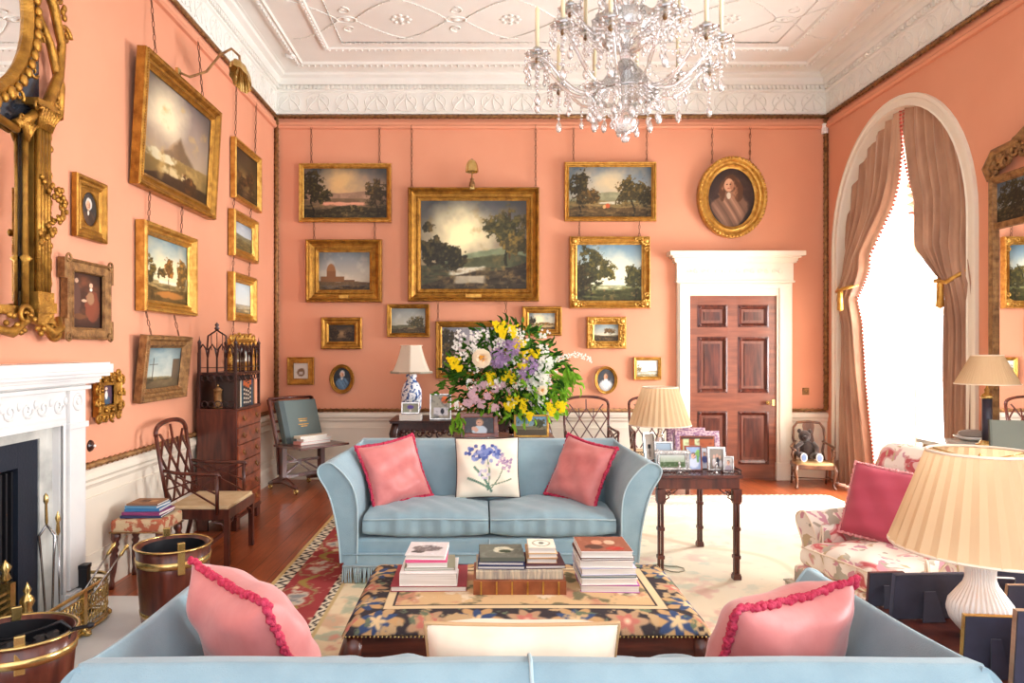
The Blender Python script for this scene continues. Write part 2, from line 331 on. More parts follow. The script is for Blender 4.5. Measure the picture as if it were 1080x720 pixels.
def arch_pts(yc, a, b, n=28, z0=0.): return [(yc-a, z0)]+[(yc-a*math.cos(PI*i/n), AZ+b*math.sin(PI*i/n)) for i in range(n+1)]+[(yc+a, z0)]
def right_wall():
    mb = MB(); th = .95; xs = (XR, XR+th)
    def quad(p, x): return [(x, y, z) for y, z in p]
    cents = [2.9, AY]; edges = [Y0]+[q for yc in cents for q in (yc-AI, yc+AI)]+[YB]
    for x in xs:
        for i in (0, 2, 4):
            mb.add(quad([(edges[i], 0), (edges[i+1], 0), (edges[i+1], HC), (edges[i], HC)], x), [(0, 1, 2, 3)])
        for yc in cents:
            p = arch_pts(yc, AI, BI)[1:-1]
            for i in range(len(p)-1): mb.add(quad([p[i], p[i+1], (p[i+1][0], HC), (p[i][0], HC)], x), [(0, 1, 2, 3)])
    return struct(mb.build('wall_right', WALL))
right_wall()
for yc in (AY, 2.9):
    p = arch_pts(yc, AI, BI); mb = MB()   # reveal of the deep wall
    for i in range(len(p)-1): mb.add([(XR, *p[i]), (XR, *p[i+1]), (XR+.95, *p[i+1]), (XR+.95, *p[i])], [(0, 1, 2, 3)])
    struct(mb.build('trim_1', CREAM))
    po = arch_pts(yc, AO, BO); prof = [(1, -.002), (.96, .03), (.7, .035), (.6, .02), (.15, .02), (.05, .03), (.004, .004), (.004, -.0)]
    mb = MB(); mb.ring(prof, lambda i, a, b: (XR-b, p[i][0]*(1-a)+po[i][0]*a, p[i][1]*(1-a)+po[i][1]*a), len(p), closed=False)
    struct(mb.build('trim_2', CREAM))
    # shutter panels in the reveal, far side
    mb = MB(); ys = yc+AI
    for z0, z1 in ((.25, 1.5), (1.62, 2.8)):
        for x0, x1 in ((XR+.12, XR+.46), (XR+.54, XR+.88)):
            for a in ((x0, x1, z0, z0+.03), (x0, x1, z1-.03, z1), (x0, x0+.03, z0, z1), (x1-.03, x1, z0, z1)): mb.box(a[0], a[1], ys-.018, ys, a[2], a[3])
    mb.ball((XR+.5, ys-.03, 1.64), .018)
    struct(mb.build('trim_3', CREAM))
# windows
def window(n, yc):
    e = empty('window_%d' % n, (XR+.97, yc, 0)); struct(e); f = MB(); t = .055
    def bar(y0, y1, z0, z1, d=.05): f.box(-d/2, d/2, y0, y1, z0, z1)
    bar(-AI-.02, -AI+.07, 0, AZ); bar(AI-.07, AI+.02, 0, AZ); bar(-AI, AI, 0, .35); bar(-.56, -.44, 0, 3.9, .07); bar(.44, .56, 0, 3.9, .07)
    p = [(-AI*math.cos(PI*i/24), AZ+BI*math.sin(PI*i/24)) for i in range(25)]
    f.ring([(0, -.03), (0, .03), (1, .03), (1, -.03), (0, -.03)], lambda i, a, b: (b, p[i][0]*(1-.07*a), AZ+(p[i][1]-AZ)*(1-.07*a)), 25, closed=False)
    for z in (1.3, 2.07, 2.84, 3.59): bar(-AI, AI, z-.02, z+.02 if z != 2.07 else z+.05, .04)
    for y in (-.8, 0, .8): bar(y-.012, y+.012, .3, 3.9, .03)
    f.build('window_frame', CREAM, e)
    g = MB(); q = arch_pts(0, AI, BI); g.add([(0, y, z) for y, z in q], [tuple(range(len(q)))])
    m = bpy.data.materials.new('window_glass'); m.use_nodes = True; N = m.node_tree.nodes; b = N['Principled BSDF']; N.remove(b)
    tr = N.new('ShaderNodeBsdfTransparent'); gl = N.new('ShaderNodeBsdfGlossy'); gl.inputs['Roughness'].default_value = .02; mx = N.new('ShaderNodeMixShader'); mx.inputs[0].default_value = .05
    m.node_tree.links.new(tr.outputs[0], mx.inputs[1]); m.node_tree.links.new(gl.outputs[0], mx.inputs[2]); m.node_tree.links.new(mx.outputs[0], N['Material Output'].inputs[0])
    g.build('pane', m, e)
window(1, AY); window(2, 2.9)
# cornice: profile (distance from wall, height), swept along left, back and right walls
def perim(d): return [(XL+d, Y0), (XL+d, YB-d), (XR-d, YB-d), (XR-d, Y0)]
def sweep_walls(prof, name, mat):
    mb = MB(); mb.ring(prof, lambda i, a, b: (*perim(a)[i], b), 4, closed=False); return struct(mb.build(name, mat))
cz = ZC
sweep_walls([(0, cz), (.03, cz), (.035, cz+.02), (.02, cz+.03), (.025, cz+.27), (.05, cz+.28), (.05, cz+.30), (.04, cz+.305), (.04, cz+.355), (.075, cz+.365), (.10, cz+.40), (.10, cz+.43), (.16, cz+.45), (.17, cz+.485), (.17, cz+.50), (.20, cz+.51), (.20, HC-.005), (0, HC-.005)], 'trim_4', PLASTER)
sweep_walls([(.36, HC+.01), (.36, HC-.004), (.37, HC-.025), (.40, HC-.03), (.43, HC-.015), (.46, HC-.03), (.47, HC-.004), (.47, HC+.01), (.8, HC+.01), (.8, HC-.004), (.81, HC-.022), (.86, HC-.022), (.87, HC-.004), (.87, HC+.01)], 'trim_5', PLASTER)
def dentils():
    mb = MB(); s = .055
    y = 1.6
    while y < YB-.1:
        mb.box(XL+.03, XL+.07, y, y+s*.5, cz+.31, cz+.352); mb.box(XR-.07, XR-.03, y, y+s*.5, cz+.31, cz+.352); y += s
    x = XL+.07
    while x < XR-.07: mb.box(x, x+s*.5, YB-.07, YB-.03, cz+.31, cz+.352); x += s
    return mb
struct(dentils().build('trim_6', PLASTER))
def frieze():
    mb = MB(); st = .365
    def motif(cen, ax):
        ay = Vector((0, 0, 1)); ax = Vector(ax); cen = Vector(cen)
        mb.torus(cen, .115, .005, ax, ay, 22, 4, 1.25, 1.)
        mb.tube([cen+ax*.14*math.sin(t*.9)*(-1 if t < 0 else 1)*.2+ay*(.1*t) for t in (-1, -.5, 0, .5, 1)], .006, 4)
        for s in (-1, 1):
            mb.tube([cen+ax*(s*.14)+ay*(-.11), cen+ax*(s*.10)+ay*(-.03), cen+ax*(s*.03)+ay*.04, cen+ax*(s*.0)+ay*.10], .007, 4)
            mb.ball(tuple(cen+ax*(s*.07)+ay*.055), .012, 6, 4)
    n = int((XR-XL)/st); s2 = (XR-XL)/n
    for i in range(n): motif((XL+s2*(i+.5), YB-.026, cz+.15), (1, 0, 0))
    y = YB-st*.6
    while y > 1.8: motif((XL+.026, y, cz+.15), (0, 1, 0)); motif((XR-.026, y, cz+.15), (0, 1, 0)); y -= st
    return mb
struct(frieze().build('trim_7', PLASTER))
def ceiling_relief():
    mb = MB(); z = HC-.006
    def curve(pts, r=.016):
        mb.tube([(x, y, z) for x, y in pts], r, 5)
        for i in range(len(pts)-1):
            a = Vector(pts[i]); b = Vector(pts[i+1]); L = (b-a).length; k = max(1, int(L/.05))
            for j in range(k): q = a+(b-a)*(j/k); mb.ball((q.x, q.y, z-.006), .009, 5, 3)
    x0, x1 = XL+1.05, XR-1.05; cx = (x0+x1)/2
    curve([(x0, 2.2), (x0, YB-1.0), (x1, YB-1.0), (x1, 2.2)], .007)
    w = 1.15
    for row, yc in enumerate((YB-1.55, YB-2.65, YB-3.75, YB-4.85)):
        k = -2
        while k <= 2:
            c0 = cx+k*w
            if x0-.2 < c0-.0 and c0 < x1+.2:
                mb.torus((c0, yc, z), .07, .008, n=12, m=5, sx=1.5); mb.ball((c0, yc, z), (.04, .03, .02), 8, 4)
                for sx in (-1, 1):
                    for sy in (-1, 1): curve([(c0+sx*(.1+w*.5*t), yc+sy*(.03+.42*math.sin(t*PI/2))) for t in [i/7 for i in range(8)]], .005)
                    mb.scroll((c0, yc+sx*.2, z), .08, (1, 0, 0), (0, 1, 0), 1.2, .007, R(90*sx))
            r = c0+w/2
            if x0 < r < x1:
                for q in range(8): a = q*PI/4; mb.ball((r+.09*math.cos(a), yc+.09*math.sin(a), z), (.026, .026, .012), 6, 4)
                mb.ball((r, yc, z), (.03, .03, .025), 6, 4)
            k += 1
    return mb
struct(ceiling_relief().build('trim_8', PLASTER))
def bead_band(off):
    mb = MB()
    def line(a, b):
        a = Vector(a); b = Vector(b); L = (b-a).length; k = int(L/.075)
        for j in range(k):
            q = a+(b-a)*((j+.5)/k); mb.ball(tuple(q), .016, 5, 3)
    p = perim(off[0]); z = off[1]
    line((p[0][0], 2.2, z), (*p[1], z)); line((*p[1], z), (*p[2], z)); line((*p[2], z), (p[3][0], 2.2, z))
    return mb
mb = bead_band((.415, HC-.035)); m2 = bead_band((.835, HC-.022)); m3 = bead_band((.19, cz+.505)); mb.add(m2.v, m2.f, True); mb.add(m3.v, m3.f, True)
struct(mb.build('trim_9', PLASTER))
# painted picture rail and gilt fillets
sweep_walls([(0, ZR-.05), (.03, ZR-.045), (.045, ZR-.02), (.03, ZR), (.03, ZR+.03), (0, ZR+.035)], 'trim_10', WALL)
def gilt(pts, r=.022):
    mb = MB()
    for a, b in pts:
        a = Vector(a); b = Vector(b); L = (b-a).length; t = (b-a).normalized(); k = int(L/.07)
        mb.tube([a, b], r*.7, 6)
        for j in range(k):
            q = a+(b-a)*((j+.5)/k); side = Vector((0, 0, 1)) if abs(t.z) < .5 else (Vector((1, 0, 0)) if abs(q.y-YB) < .1 else Vector((0, 1, 0)))
            mb.tube([q-t*.025-side*r*.8, q, q+t*.025+side*r*.8], [r*.3, r*.62, r*.3], 5)
    return mb
zf = ZC-.035; g = .03
struct(gilt([((XL+g, 2.5, zf), (XL+g, YB-g, zf)), ((XL+g, YB-g, zf), (XR-g, YB-g, zf)), ((XR-g, YB-g, zf), (XR-g, 3.2, zf))], .03).build('trim_11', GOLDD))
struct(gilt([((XL+g, YB-g*1.2, ZD), (XL+g, YB-g*1.2, zf))], .036).build('trim_12', GOLDD))
struct(gilt([((XR-g, YB-g*1.2, ZD), (XR-g, YB-g*1.2, zf))], .036).build('trim_13', GOLDD))
DL, DRR = P(713, 0, YB).x, P(833, 0, YB).x
struct(gilt([((XL+g, 4.42, ZD+.0), (XL+g, YB-g, ZD+.0)), ((XL+g, YB-g, ZD), (DL, YB-g, ZD)), ((DRR, YB-g, ZD), (XR-g, YB-g, ZD)), ((XR-g, 4.3, ZD), (XR-g, AY-AO, ZD))], .026).build('trim_14', GOLDD))
# dado boarding, chair rail and skirting as one moulded profile on each stretch of wall
def dado(segs, name):
    mb = MB(); prof = [(0, 0), (.035, 0), (.035, .16), (.025, .19), (.012, .2), (.012, .72), (.02, .735), (.03, .75), (.03, .77), (.045, .79), (.045, .82), (.02, ZD-.03), (0, ZD-.03)]
    for (ax, ay), (bx, by), (nx, ny) in segs:
        mb.ring(prof, lambda i, a, b: ((ax, bx)[i]+nx*a, (ay, by)[i]+ny*a, b), 2, closed=False)
        # raised panel mouldings
        L = math.hypot(bx-ax, by-ay); k = max(1, round(L/1.6)); tx, ty = (bx-ax)/L, (by-ay)/L
        for j in range(k):
            s0, s1 = L*j/k+.1, L*(j+1)/k-.1
            if s1-s0 < .1: continue
            for (u0, z0, u1, z1) in ((s0, .27, s1, .27), (s0, .65, s1, .65), (s0, .27, s0, .65), (s1, .27, s1, .65)):
                mb.bar((ax+tx*u0+nx*.015, ay+ty*u0+ny*.015, z0), (ax+tx*u1+nx*.015, ay+ty*u1+ny*.015, z1), .02, .012, up=(nx, ny, 0))
    return struct(mb.build(name, CREAM))
dado([((XL, 4.42), (XL, YB), (1, 0)), ((XL, Y0), (XL, 2.1), (1, 0))], 'baseboard_left')
dado([((XL, YB), (DL, YB), (0, -1)), ((DRR, YB), (XR, YB), (0, -1))], 'baseboard_back')
dado([((XR, Y0), (XR, 2.9-AO), (-1, 0)), ((XR, 2.9+AO), (XR, AY-AO), (-1, 0))], 'baseboard_right')
# ---- door
def door():
    e = empty('door_1', (0, YB-.02, 0)); struct(e)
    def X(px): return P(px, 0, YB).x
    def Z(py): return EYE-(py-CY)*YB/F
    x0, x1, zt = X(726), X(817), Z(312)
    mb = MB(); ys, yb = -.012, .02
    mb.box(x0, x1, .0, .02, 0.0, zt)
    fr = MB(); cols = [(734.4, 766), (776.7, 809.4)]; rows = [(321.7, 345.3), (355, 414), (433, 489)]
    # stiles and rails standing proud of the panels
    for a, b in ((726, 734.4), (766, 776.7), (809.4, 817)): fr.box(X(a), X(b), -.022, .0, 0, zt)
    hr = MB()
    for a, b in ((312, 321.7), (345.3, 355), (414, 433), (489, 505)):
        for p, q in cols: hr.box(X(p), X(q), -.022, 0, max(Z(b), 0), Z(a))
    mb.build('door_panel', DOORW, e); fr.build('stile', DOORH, e); hr.build('rail', DOORH, e)
    pm = MB(); pr = [(0, -.026), (.02, -.03), (.045, -.012), (.055, -.004)]
    for p, q in cols:
        for a, b in rows:
            xa, xb, za, zb = X(p), X(q), Z(b), Z(a)
            def fn(i, s, d): return ((xa+s, xb-s, xb-s, xa+s)[i], d, (za+s, za+s, zb-s, zb-s)[i])
            pm.ring(pr, fn, 4)
            for cx_ in (xa+.03, xb-.03):
                for cz_ in (za+.03, zb-.03): pm.ball((cx_, -.028, cz_), (.02, .012, .02), 8, 5)
            pm.box(xa+.09, xb-.09, -.012, 0, za+.09, zb-.09)
    pm.build('panel_moulding', MAHOG, e)
    k = MB(); kx, kz = X(807), Z(424); k.lathe([(0, 0), (.012, 0), (.012, .03), (.03, .045), (.03, .06), (0, .072)], n=14); k.xf(Matrix.Translation((kx, -.022, kz))@Matrix.Rotation(R(90), 4, 'X'))
    k.box(kx+.07, kx+.1, -.03, -.02, kz-.04, kz+.04); k.build('door_knob', BRASS, e)
    s = MB()
    for a, b, m in ((713, 726, 1), (817, 833, 1)):
        s.box(X(a), X(b), -.05, 0.02, 0, Z(297)); w = X(b)-X(a); s.box(X(a)+w*.15, X(b)-w*.5, -.07, -.05, 0, Z(300)); s.box(X(a)-.01, X(b)+.01, -.075, 0, 0, .22)
    s.box(X(726), X(817), -.05, .02, zt, Z(297)); s.box(X(716), X(830), -.07, -.05, Z(304), Z(300))
    s.box(X(712), X(834), -.06, .02, Z(297), Z(278)); s.box(X(711), X(835), -.08, 0, Z(298.5), Z(296.5))
    for i in range(14): s.scroll((X(725)+(X(821)-X(725))*i/13, -.062, Z(287)), .035, (1, 0, 0), (0, 0, 1), 1.1, .006, R(90*(i % 2)), 1, 10)
    prof = [(.06, 278), (.09, 276), (.10, 273), (.13, 271), (.17, 269), (.17, 266.5)]
    for i in range(len(prof)-1):
        d, y = prof[i]; d2, y2 = prof[i+1]; s.box(X(712)-d2+.06, X(834)+d2-.06, -d2, .02, Z(y), Z(y2)+.001)
    s.build('door_surround', CREAM, e, bev=.006)
door()
sw = empty('light_switch', P(849.5, 412.5, YB)+Vector((0, -.012, -.045)), 0, 'small square brass light switch on the salmon wall right of the door', 'light switch')
MB().box(-.042, .042, 0, .01, 0, .09).build('plate', GOLDD, sw, .003); MB().ball((0, -.005, .045), .012).build('toggle', BRASS, sw)
al = empty('motion_sensor', P(870, 142, YB)+Vector((-.02, -.06, 0)), 0, 'white motion sensor box high in the right-hand corner', 'sensor')
MB().box(-.035, .035, 0, .05, 0, .13).build('casing', WHITEP, al, .01); MB().ball((0, 0, .05), (.025, .012, .03)).build('lens', PAGES, al)
q = P(307, 73, 8.25); sd = empty('smoke_detector', (q.x, q.y, HC-.04), 0, 'small round white smoke detector on the ceiling in the left corner', 'smoke detector')
MB().lathe([(0, 0), (.05, .005), (.065, .02), (.065, .04)], n=20).build('casing', WHITEP, sd); MB().lathe([(0, -.008), (.02, -.006), (.022, .004)], n=14).build('sensor_cap', WHITEP, sd)
# hearth, chimneypiece
hs = MB().box(XL+.001, -1.95, 1.75, 4.66, 0, .012).build('trim_15', MARBLE); struct(hs)
def fireplace():
    e = empty('fireplace', (XL+.001, 3.25, .012), R(90), 'white carved marble chimneypiece with black iron register grate', 'fireplace')
    # local: x along the wall (far = +), facing -y into the room
    W = 1.13; zo = 1.19; ow = .86; d = .155
    m = MB(); m.box(-W, -ow, -d, 0, 0, zo); m.box(ow, W, -d, 0, 0, zo); m.box(-W, W, -d, 0, zo, 1.44)
    for s in (-1, 1):
        m.box(s*(ow+W)/2-.075, s*(ow+W)/2+.075, -d-.025, -d, .2, zo+.2); m.box(s*(ow+W)/2-.12, s*(ow+W)/2+.12, -d-.045, -d, 0, .19)
        m.box(s*(ow+W)/2-.1, s*(ow+W)/2+.1, -d-.04, -d, zo-.03, zo+.005)
    m.box(-W-.01, W+.01, -d-.03, 0, zo+.2, zo+.225)
    m.ring([(0, -d-.018), (.03, -d-.02), (.045, -d)], lambda i, a, b: ((-ow-a, -ow-a, ow+a, ow+a)[i], b, (0, zo+a, zo+a, 0)[i]), 4, closed=False)
    m.build('chimneypiece', MARBLE, e, .004)
    sh = MB(); pr = [(.0, 1.425), (.03, 1.43), (.05, 1.45), (.06, 1.47), (.10, 1.49), (.115, 1.51), (.115, 1.545), (.10, 1.555)]
    for i in range(len(pr)-1): a, z = pr[i]; b, z2 = pr[i+1]; sh.box(-W-b*.6, W+b*.6, -d-b-.02, 0, z, z2+.001)
    sh.build('mantel_shelf', MARBLE, e, .003)
    r = MB()
    for i in range(13):
        x = -.84+i*.14; r.scroll((x, -d-.004, 1.305), .05, (1, 0, 0), (0, 0, 1), 1.2, .009, R(180*(i % 2)), 1 if i % 2 else -1, 12); r.ball((x+.07, -d-.002, 1.33), (.015, .012, .025), 6, 4)
    for s in (-1, 1): r.torus((s*(ow+W)/2, -d-.028, 1.32), .045, .01, (1, 0, 0), (0, 0, 1), 16, 5); r.ball((s*(ow+W)/2, -d-.028, 1.32), (.02, .015, .02), 8, 5)
    r.box(-.3, .3, -d-.018, -d, 1.235, 1.375)
    r.build('carved_relief', MARBLE, e)
    sl = MB(); sl.box(-ow, -ow+.12, -.11, 0, 0, zo); sl.box(ow-.12, ow, -.11, 0, 0, zo); sl.box(-ow, ow, -.11, 0, zo-.06, zo); sl.build('marble_slip', MARBLE2, e)
    g = MB(); gw = ow-.12; g.box(-gw, -gw+.17, -.1, 0, 0, zo-.06); g.box(gw-.17, gw, -.1, 0, 0, zo-.06); g.box(-gw, gw, -.1, 0, zo-.2, zo-.06)
    g.box(-gw, gw, -.02, -.0, 0, zo-.06); g.torus((0, -.1, 0), .0, .001); g.build('register_plate', IRON, e, .004)
    b = MB()
    for i in range(26): x = -gw+.18+i*(2*gw-.36)/25; b.box(x-.008, x+.008, -.075, -.03, .04, zo-.22)
    b.build('reeded_back', BLACK, e)
    bk = MB(); bk.box(-.4, .4, -.16, -.1, .12, .15)
    for i in range(7): bk.box(-.4, .4, -.17, -.158, .16+i*.035, .172+i*.035)
    for s in (-1, 1): bk.box(s*.41-.02, s*.41+.02, -.18, -.1, 0, .42); bk.lathe([(0, .42), (.03, .44), (.015, .47), (.03, .5), (0, .54)], (s*.41, -.14, 0), 12)
    bk.build('fire_basket', BRASS, e)
fireplace()
# ------------------------------------------------------------ pictures
PROFS = {
 'plain': [(0, 0), (0, .8), (.12, 1), (.3, .95), (.45, .6), (.6, .55), (.75, .7), (.85, .5), (1, .35)],
 'deep': [(0, 0), (0, .7), (.05, .95), (.14, 1), (.2, .85), (.24, .88), (.3, .6), (.5, .38), (.66, .3), (.72, .42), (.78, .42), (.82, .3), (.9, .26), (1, .2)],
 'flat': [(0, 0), (0, .9), (.1, 1), (.2, .9), (.25, .75), (.8, .7), (.85, .85), (.92, .85), (1, .5)]}
def chain(mb, a, b, inv):
    a = Vector(a); b = Vector(b); L = (b-a).length; t = (b-a)/L; k = max(2, int(L/.05)); s = Vector((1, 0, 0)) if abs(t.x) < .5 and abs(a.y-b.y) < .2 and a.x > XL+.3 else Vector((0, 1, 0))
    n = t.cross(s)
    for j in range(k):
        q = a+t*(L*(j+.5)/k); d = s if j % 2 == 0 else (s*.3+n*.8).normalized()
        pts = [q+t*(.031*math.cos(g))+d*(.012*math.sin(g)) for g in [i*PI/3 for i in range(7)]]
        mb.tube([inv@p for p in pts], .0038, 3, False)
    return mb
def picture(name, label, cat, org, rz, w, h, d, fw, style='plain', mat=GOLD, art=None, tilt=0., oval=False, spandrel=False, group=None, chains=None, extras=None, res=110, shape=None):
    """org: centre of the frame's bottom edge on the wall; faces local -y"""
    e = empty(name, org, rz, label, cat, group, tilt); inv = mw(e).inverted(); pr = PROFS[style]
    fb = MB()
    if oval:
        k = 48; A, B = w/2, h/2
        fb.ring([(a*fw, -d*b) for a, b in pr], lambda i, a, b: ((A-a)*math.cos(2*PI*i/k), b, B+(B-a)*math.sin(2*PI*i/k)), k, sm=False)
        for i in range(60): t = 2*PI*i/60; fb.ball(((A-fw*.12)*math.cos(t), -d, B+(B-fw*.12)*math.sin(t)), fw*.13, 5, 4); 
        for i in range(60): t = 2*PI*i/60; fb.ball(((A-fw*.82)*math.cos(t), -d*.45, B+(B-fw*.82)*math.sin(t)), fw*.08, 4, 3)
        fb.build('frame', mat, e); iw, ih = A-fw, B-fw
        if art is not None: colgrid('canvas', lambda U, V: ((U*2-1)*iw*np.sqrt(np.clip(1-.5*(V*2-1)**2, 0, 1)), 0*U-d*.2, B+(V*2-1)*ih*np.sqrt(np.clip(1-.5*(U*2-1)**2, 0, 1))), art.im, PAINTED, e)
    else:
        sx = (-1, 1, 1, -1); sz = (0, 0, 1, 1)
        if shape == 'eared':
            q = fw*.38
            P8 = [(-1, 0, -1, 0)]
        fb.ring([(a*fw, -d*b) for a, b in pr], lambda i, a, b: (sx[i]*(w/2-a), b, a if sz[i] == 0 else h-a), 4)
        if shape == 'eared':
            for x in (-w/2, w/2):
                for z in (0, h): fb.box(x-fw*.35, x+fw*.35, -d*.92, 0, z-fw*.35, z+fw*.35) if False else fb.box(min(x, x+(-1 if x < 0 else 1)*fw*.4), max(x, x+(-1 if x < 0 else 1)*fw*.4), -d*.9, 0, (z-.0 if z == 0 else z-fw*1.6), (z+fw*1.6 if z == 0 else z)); fb.torus((x*.96, -d*.92, z*.97+.015), fw*.3, fw*.1, (1, 0, 0), (0, 0, 1), 14, 5)
        fb.build('frame', mat, e)
        o = MB(); u = fw
        if style == 'deep' or 'beads' in (extras or ''):
            for (a, r, dd) in ((.75*fw, fw*.06, d*.5), (.1*fw, fw*.055, d*1.0)):
                L = w-2*a; k = int(L/(r*3.2))
                for i in range(k+1):
                    for z in (a, h-a): o.ball((-w/2+a+L*i/k, -dd, z), r, 5, 3)
                L = h-2*a; k = int(L/(r*3.2))
                for i in range(k+1):
                    for x in (-w/2+a, w/2-a): o.ball((x, -dd, a+L*i/k), r, 5, 3)
        if 'corners' in (extras or ''):
            for x in (-1, 1):
                for z in (0, h):
                    s = 1 if z == 0 else -1; cx, czz = x*(w/2-u*.55), z+s*u*.55
                    for g in range(5): t = R(45+(g-2)*36); o.ball((cx-x*u*.55*math.cos(t)*.9, -d*.8, czz+s*u*.55*math.sin(t)*.9), (u*.3, d*.25, u*.2), 6, 4)
                    o.scroll((cx-x*u*1.1, -d*.9, czz-s*u*.1), u*.35, (1, 0, 0), (0, 0, 1), 1.2, u*.1); o.scroll((cx+x*u*.1, -d*.9, czz+s*u*1.1), u*.35, (1, 0, 0), (0, 0, 1), 1.2, u*.1)
                    o.ball((cx, -d*.9, czz), (u*.4, d*.3, u*.4), 8, 5)
            if 'centres' in extras:
                for (x, z) in ((0, u*.35), (0, h-u*.35), (-w/2+u*.35, h/2), (w/2-u*.35, h/2)):
                    o.ball((x, -d*.9, z), (u*.6, d*.25, u*.4), 8, 5); 
                    for s in (-1, 1): o.ball((x+(s*u*.8 if z != h/2 else 0), -d*.85, z+(s*u*.8 if z == h/2 else 0)), u*.25, 6, 4)
        if 'rococo' in (extras or ''):
            k = 0; step = fw*1.15
            L = 2*(w+h); n = int(L/step)
            for i in range(n):
                s = L*i/n
                if s < w: p = (-w/2+s, .0); nd = (0, -1)
                elif s < w+h: p = (w/2, s-w); nd = (1, 0)
                elif s < 2*w+h: p = (w/2-(s-w-h), h); nd = (0, 1)
                else: p = (-w/2, h-(s-2*w-h)); nd = (-1, 0)
                o.scroll((p[0]+nd[0]*fw*.1, -d*.8, p[1]+nd[1]*fw*.1), fw*.5, (1, 0, 0), (0, 0, 1), 1.3, fw*.16, R(i*137 % 360), 1 if i % 2 else -1, 10)
                o.ball((p[0]-nd[0]*fw*.5, -d*.9, p[1]-nd[1]*fw*.5), (fw*.3, d*.3, fw*.22), 6, 4)
        if o.v: o.build('carved_ornament', mat, e)
        if 'plaque' in (extras or ''): MB().box(-w*.06, w*.06, -d*.75, -d*.6, fw*.3, fw*.55).build('title_plaque', GOLD2, e)
        iw, ih = w-2*fw, h-2*fw
        if spandrel:
            k = 40; sp = MB(); A, B = iw*.42, ih*.43
            def fn(i, a, b):
                t = 2*PI*(i+.5)/k; cx_, cz_ = math.cos(t), math.sin(t); m = max(abs(cx_)/(iw/2), abs(cz_)/(ih/2)); ex, ez = cx_/m, cz_/m
                return (ex*(1-a)+A*cx_*a, b, h/2+ez*(1-a)+B*cz_*a)
            sp.ring([(0, -d*.3), (.92, -d*.32), (.96, -d*.45), (1, -d*.2)], fn, k); sp.build('oval_mount', mat, e)
            colgrid('canvas', lambda U, V: ((U*2-1)*A*1.03*np.sqrt(np.clip(1-.5*(V*2-1)**2, 0, 1)), 0*U-d*.18, h/2+(V*2-1)*B*1.03*np.sqrt(np.clip(1-.5*(U*2-1)**2, 0, 1))), art.im, PAINTED, e)
        elif art is not None:
            colgrid('canvas', lambda U, V: ((U-.5)*iw, 0*U-d*.25, fw+V*ih), art.im, PAINTED, e)
    b = MB(); b.box(-w/2*(.6 if oval else .96), w/2*(.6 if oval else .96), -d*.15, -.002, h*(.15 if oval else .02), h*(.85 if oval else .98)); b.build('backboard', MAHOGD, e)
    if chains:
        ztop, xs, dst = chains
        for x in xs:
            p = e.matrix_world if False else mw(e)@Vector((x, -.012 if rz == 0 else -.012, h*(.93 if oval else .995)))
            if rz == 0: q = Vector((p.x, YB-.035, ztop))
            elif rz > 0: q = Vector((XL+.035, p.y, ztop))
            else: q = Vector((XR-.035, p.y, ztop))
            chain(MB(), p, q, inv).build('hanging_chain', CHAIN, e) if False else None
            m = MB(); chain(m, p, q, inv); m.build('hanging_chain', CHAIN, e)
    return e
def bpic(x0, y0, x1, y1, fpx, d, name, label, cat='painting', art=None, ctop=None, cx=.72, chains=True, **k):
    Y = YB-d; a = P(x0, y1, Y); b = P(x1, y0, Y); w = b.x-a.x; h = b.z-a.z; fw = fpx*Y/F
    ch = (ctop if ctop else ZR-.01, (-w/2*cx, w/2*cx), 0) if chains else None
    return picture(name, label, cat, ((a.x+b.x)/2, YB-.012, a.z), 0, w, h, d, fw, art=art, chains=ch, **k)
def lpic(xn, yt, yb, xf, d, fw, name, label, cat='painting', art=None, ctop=None, tilt=0., cx=.62, chains=True, **k):
    A = LW(xn, yb, d*.9); B = LW(xn, yt, d*.9); C = LW(xf, yb, d*.9); w = C.y-A.y; h = B.z-A.z
    ch = (ctop if ctop else ZR-.01, (-w/2*cx, w/2*cx), 0) if chains else None
    return picture(name, label, cat, (XL+.012, (A.y+C.y)/2, A.z), R(90), w, h, d, fw, art=art, chains=ch, tilt=tilt, **k)
def land(w, h, seed, sky=((118, 122, 120), (206, 184, 140)), cloud=(220, 205, 170), glow=None, hills=(), water=None, trees=(), fg=(.22, (52, 44, 26)), dark=.55, post=None):
    a = Art(w*1.4, h*1.4, seed); a.sky(*sky, cloud, .4)
    if glow: a.glow(*glow)
    for i, hh in enumerate(hills): a.hill(hh[0], hh[1], hh[2], hh[3] if len(hh) > 3 else 2, 1+i*5, hh[4] if len(hh) > 4 else 0)
    if water: a.band(*water)
    a.hill(fg[0], .05, fg[1], 3, 8, fg[2] if len(fg) > 2 else 0)
    for i, t in enumerate(trees): a.tree(*t, k=i)
    a.strokes(fg[0]+.04, tuple(min(255, q*1.9+20) for q in fg[1]), .6); a.strokes(fg[0]+.04, tuple(q*.5 for q in fg[1]), .5, 77); gl = (a.V < fg[0]+.06)*(a.n(22, 31)-.56)*6; a.mix(gl*.5, (150, 120, 70))
    if post: post(a)
    return a.vig(dark)
DG = (44, 40, 24); MG = (70, 66, 36)
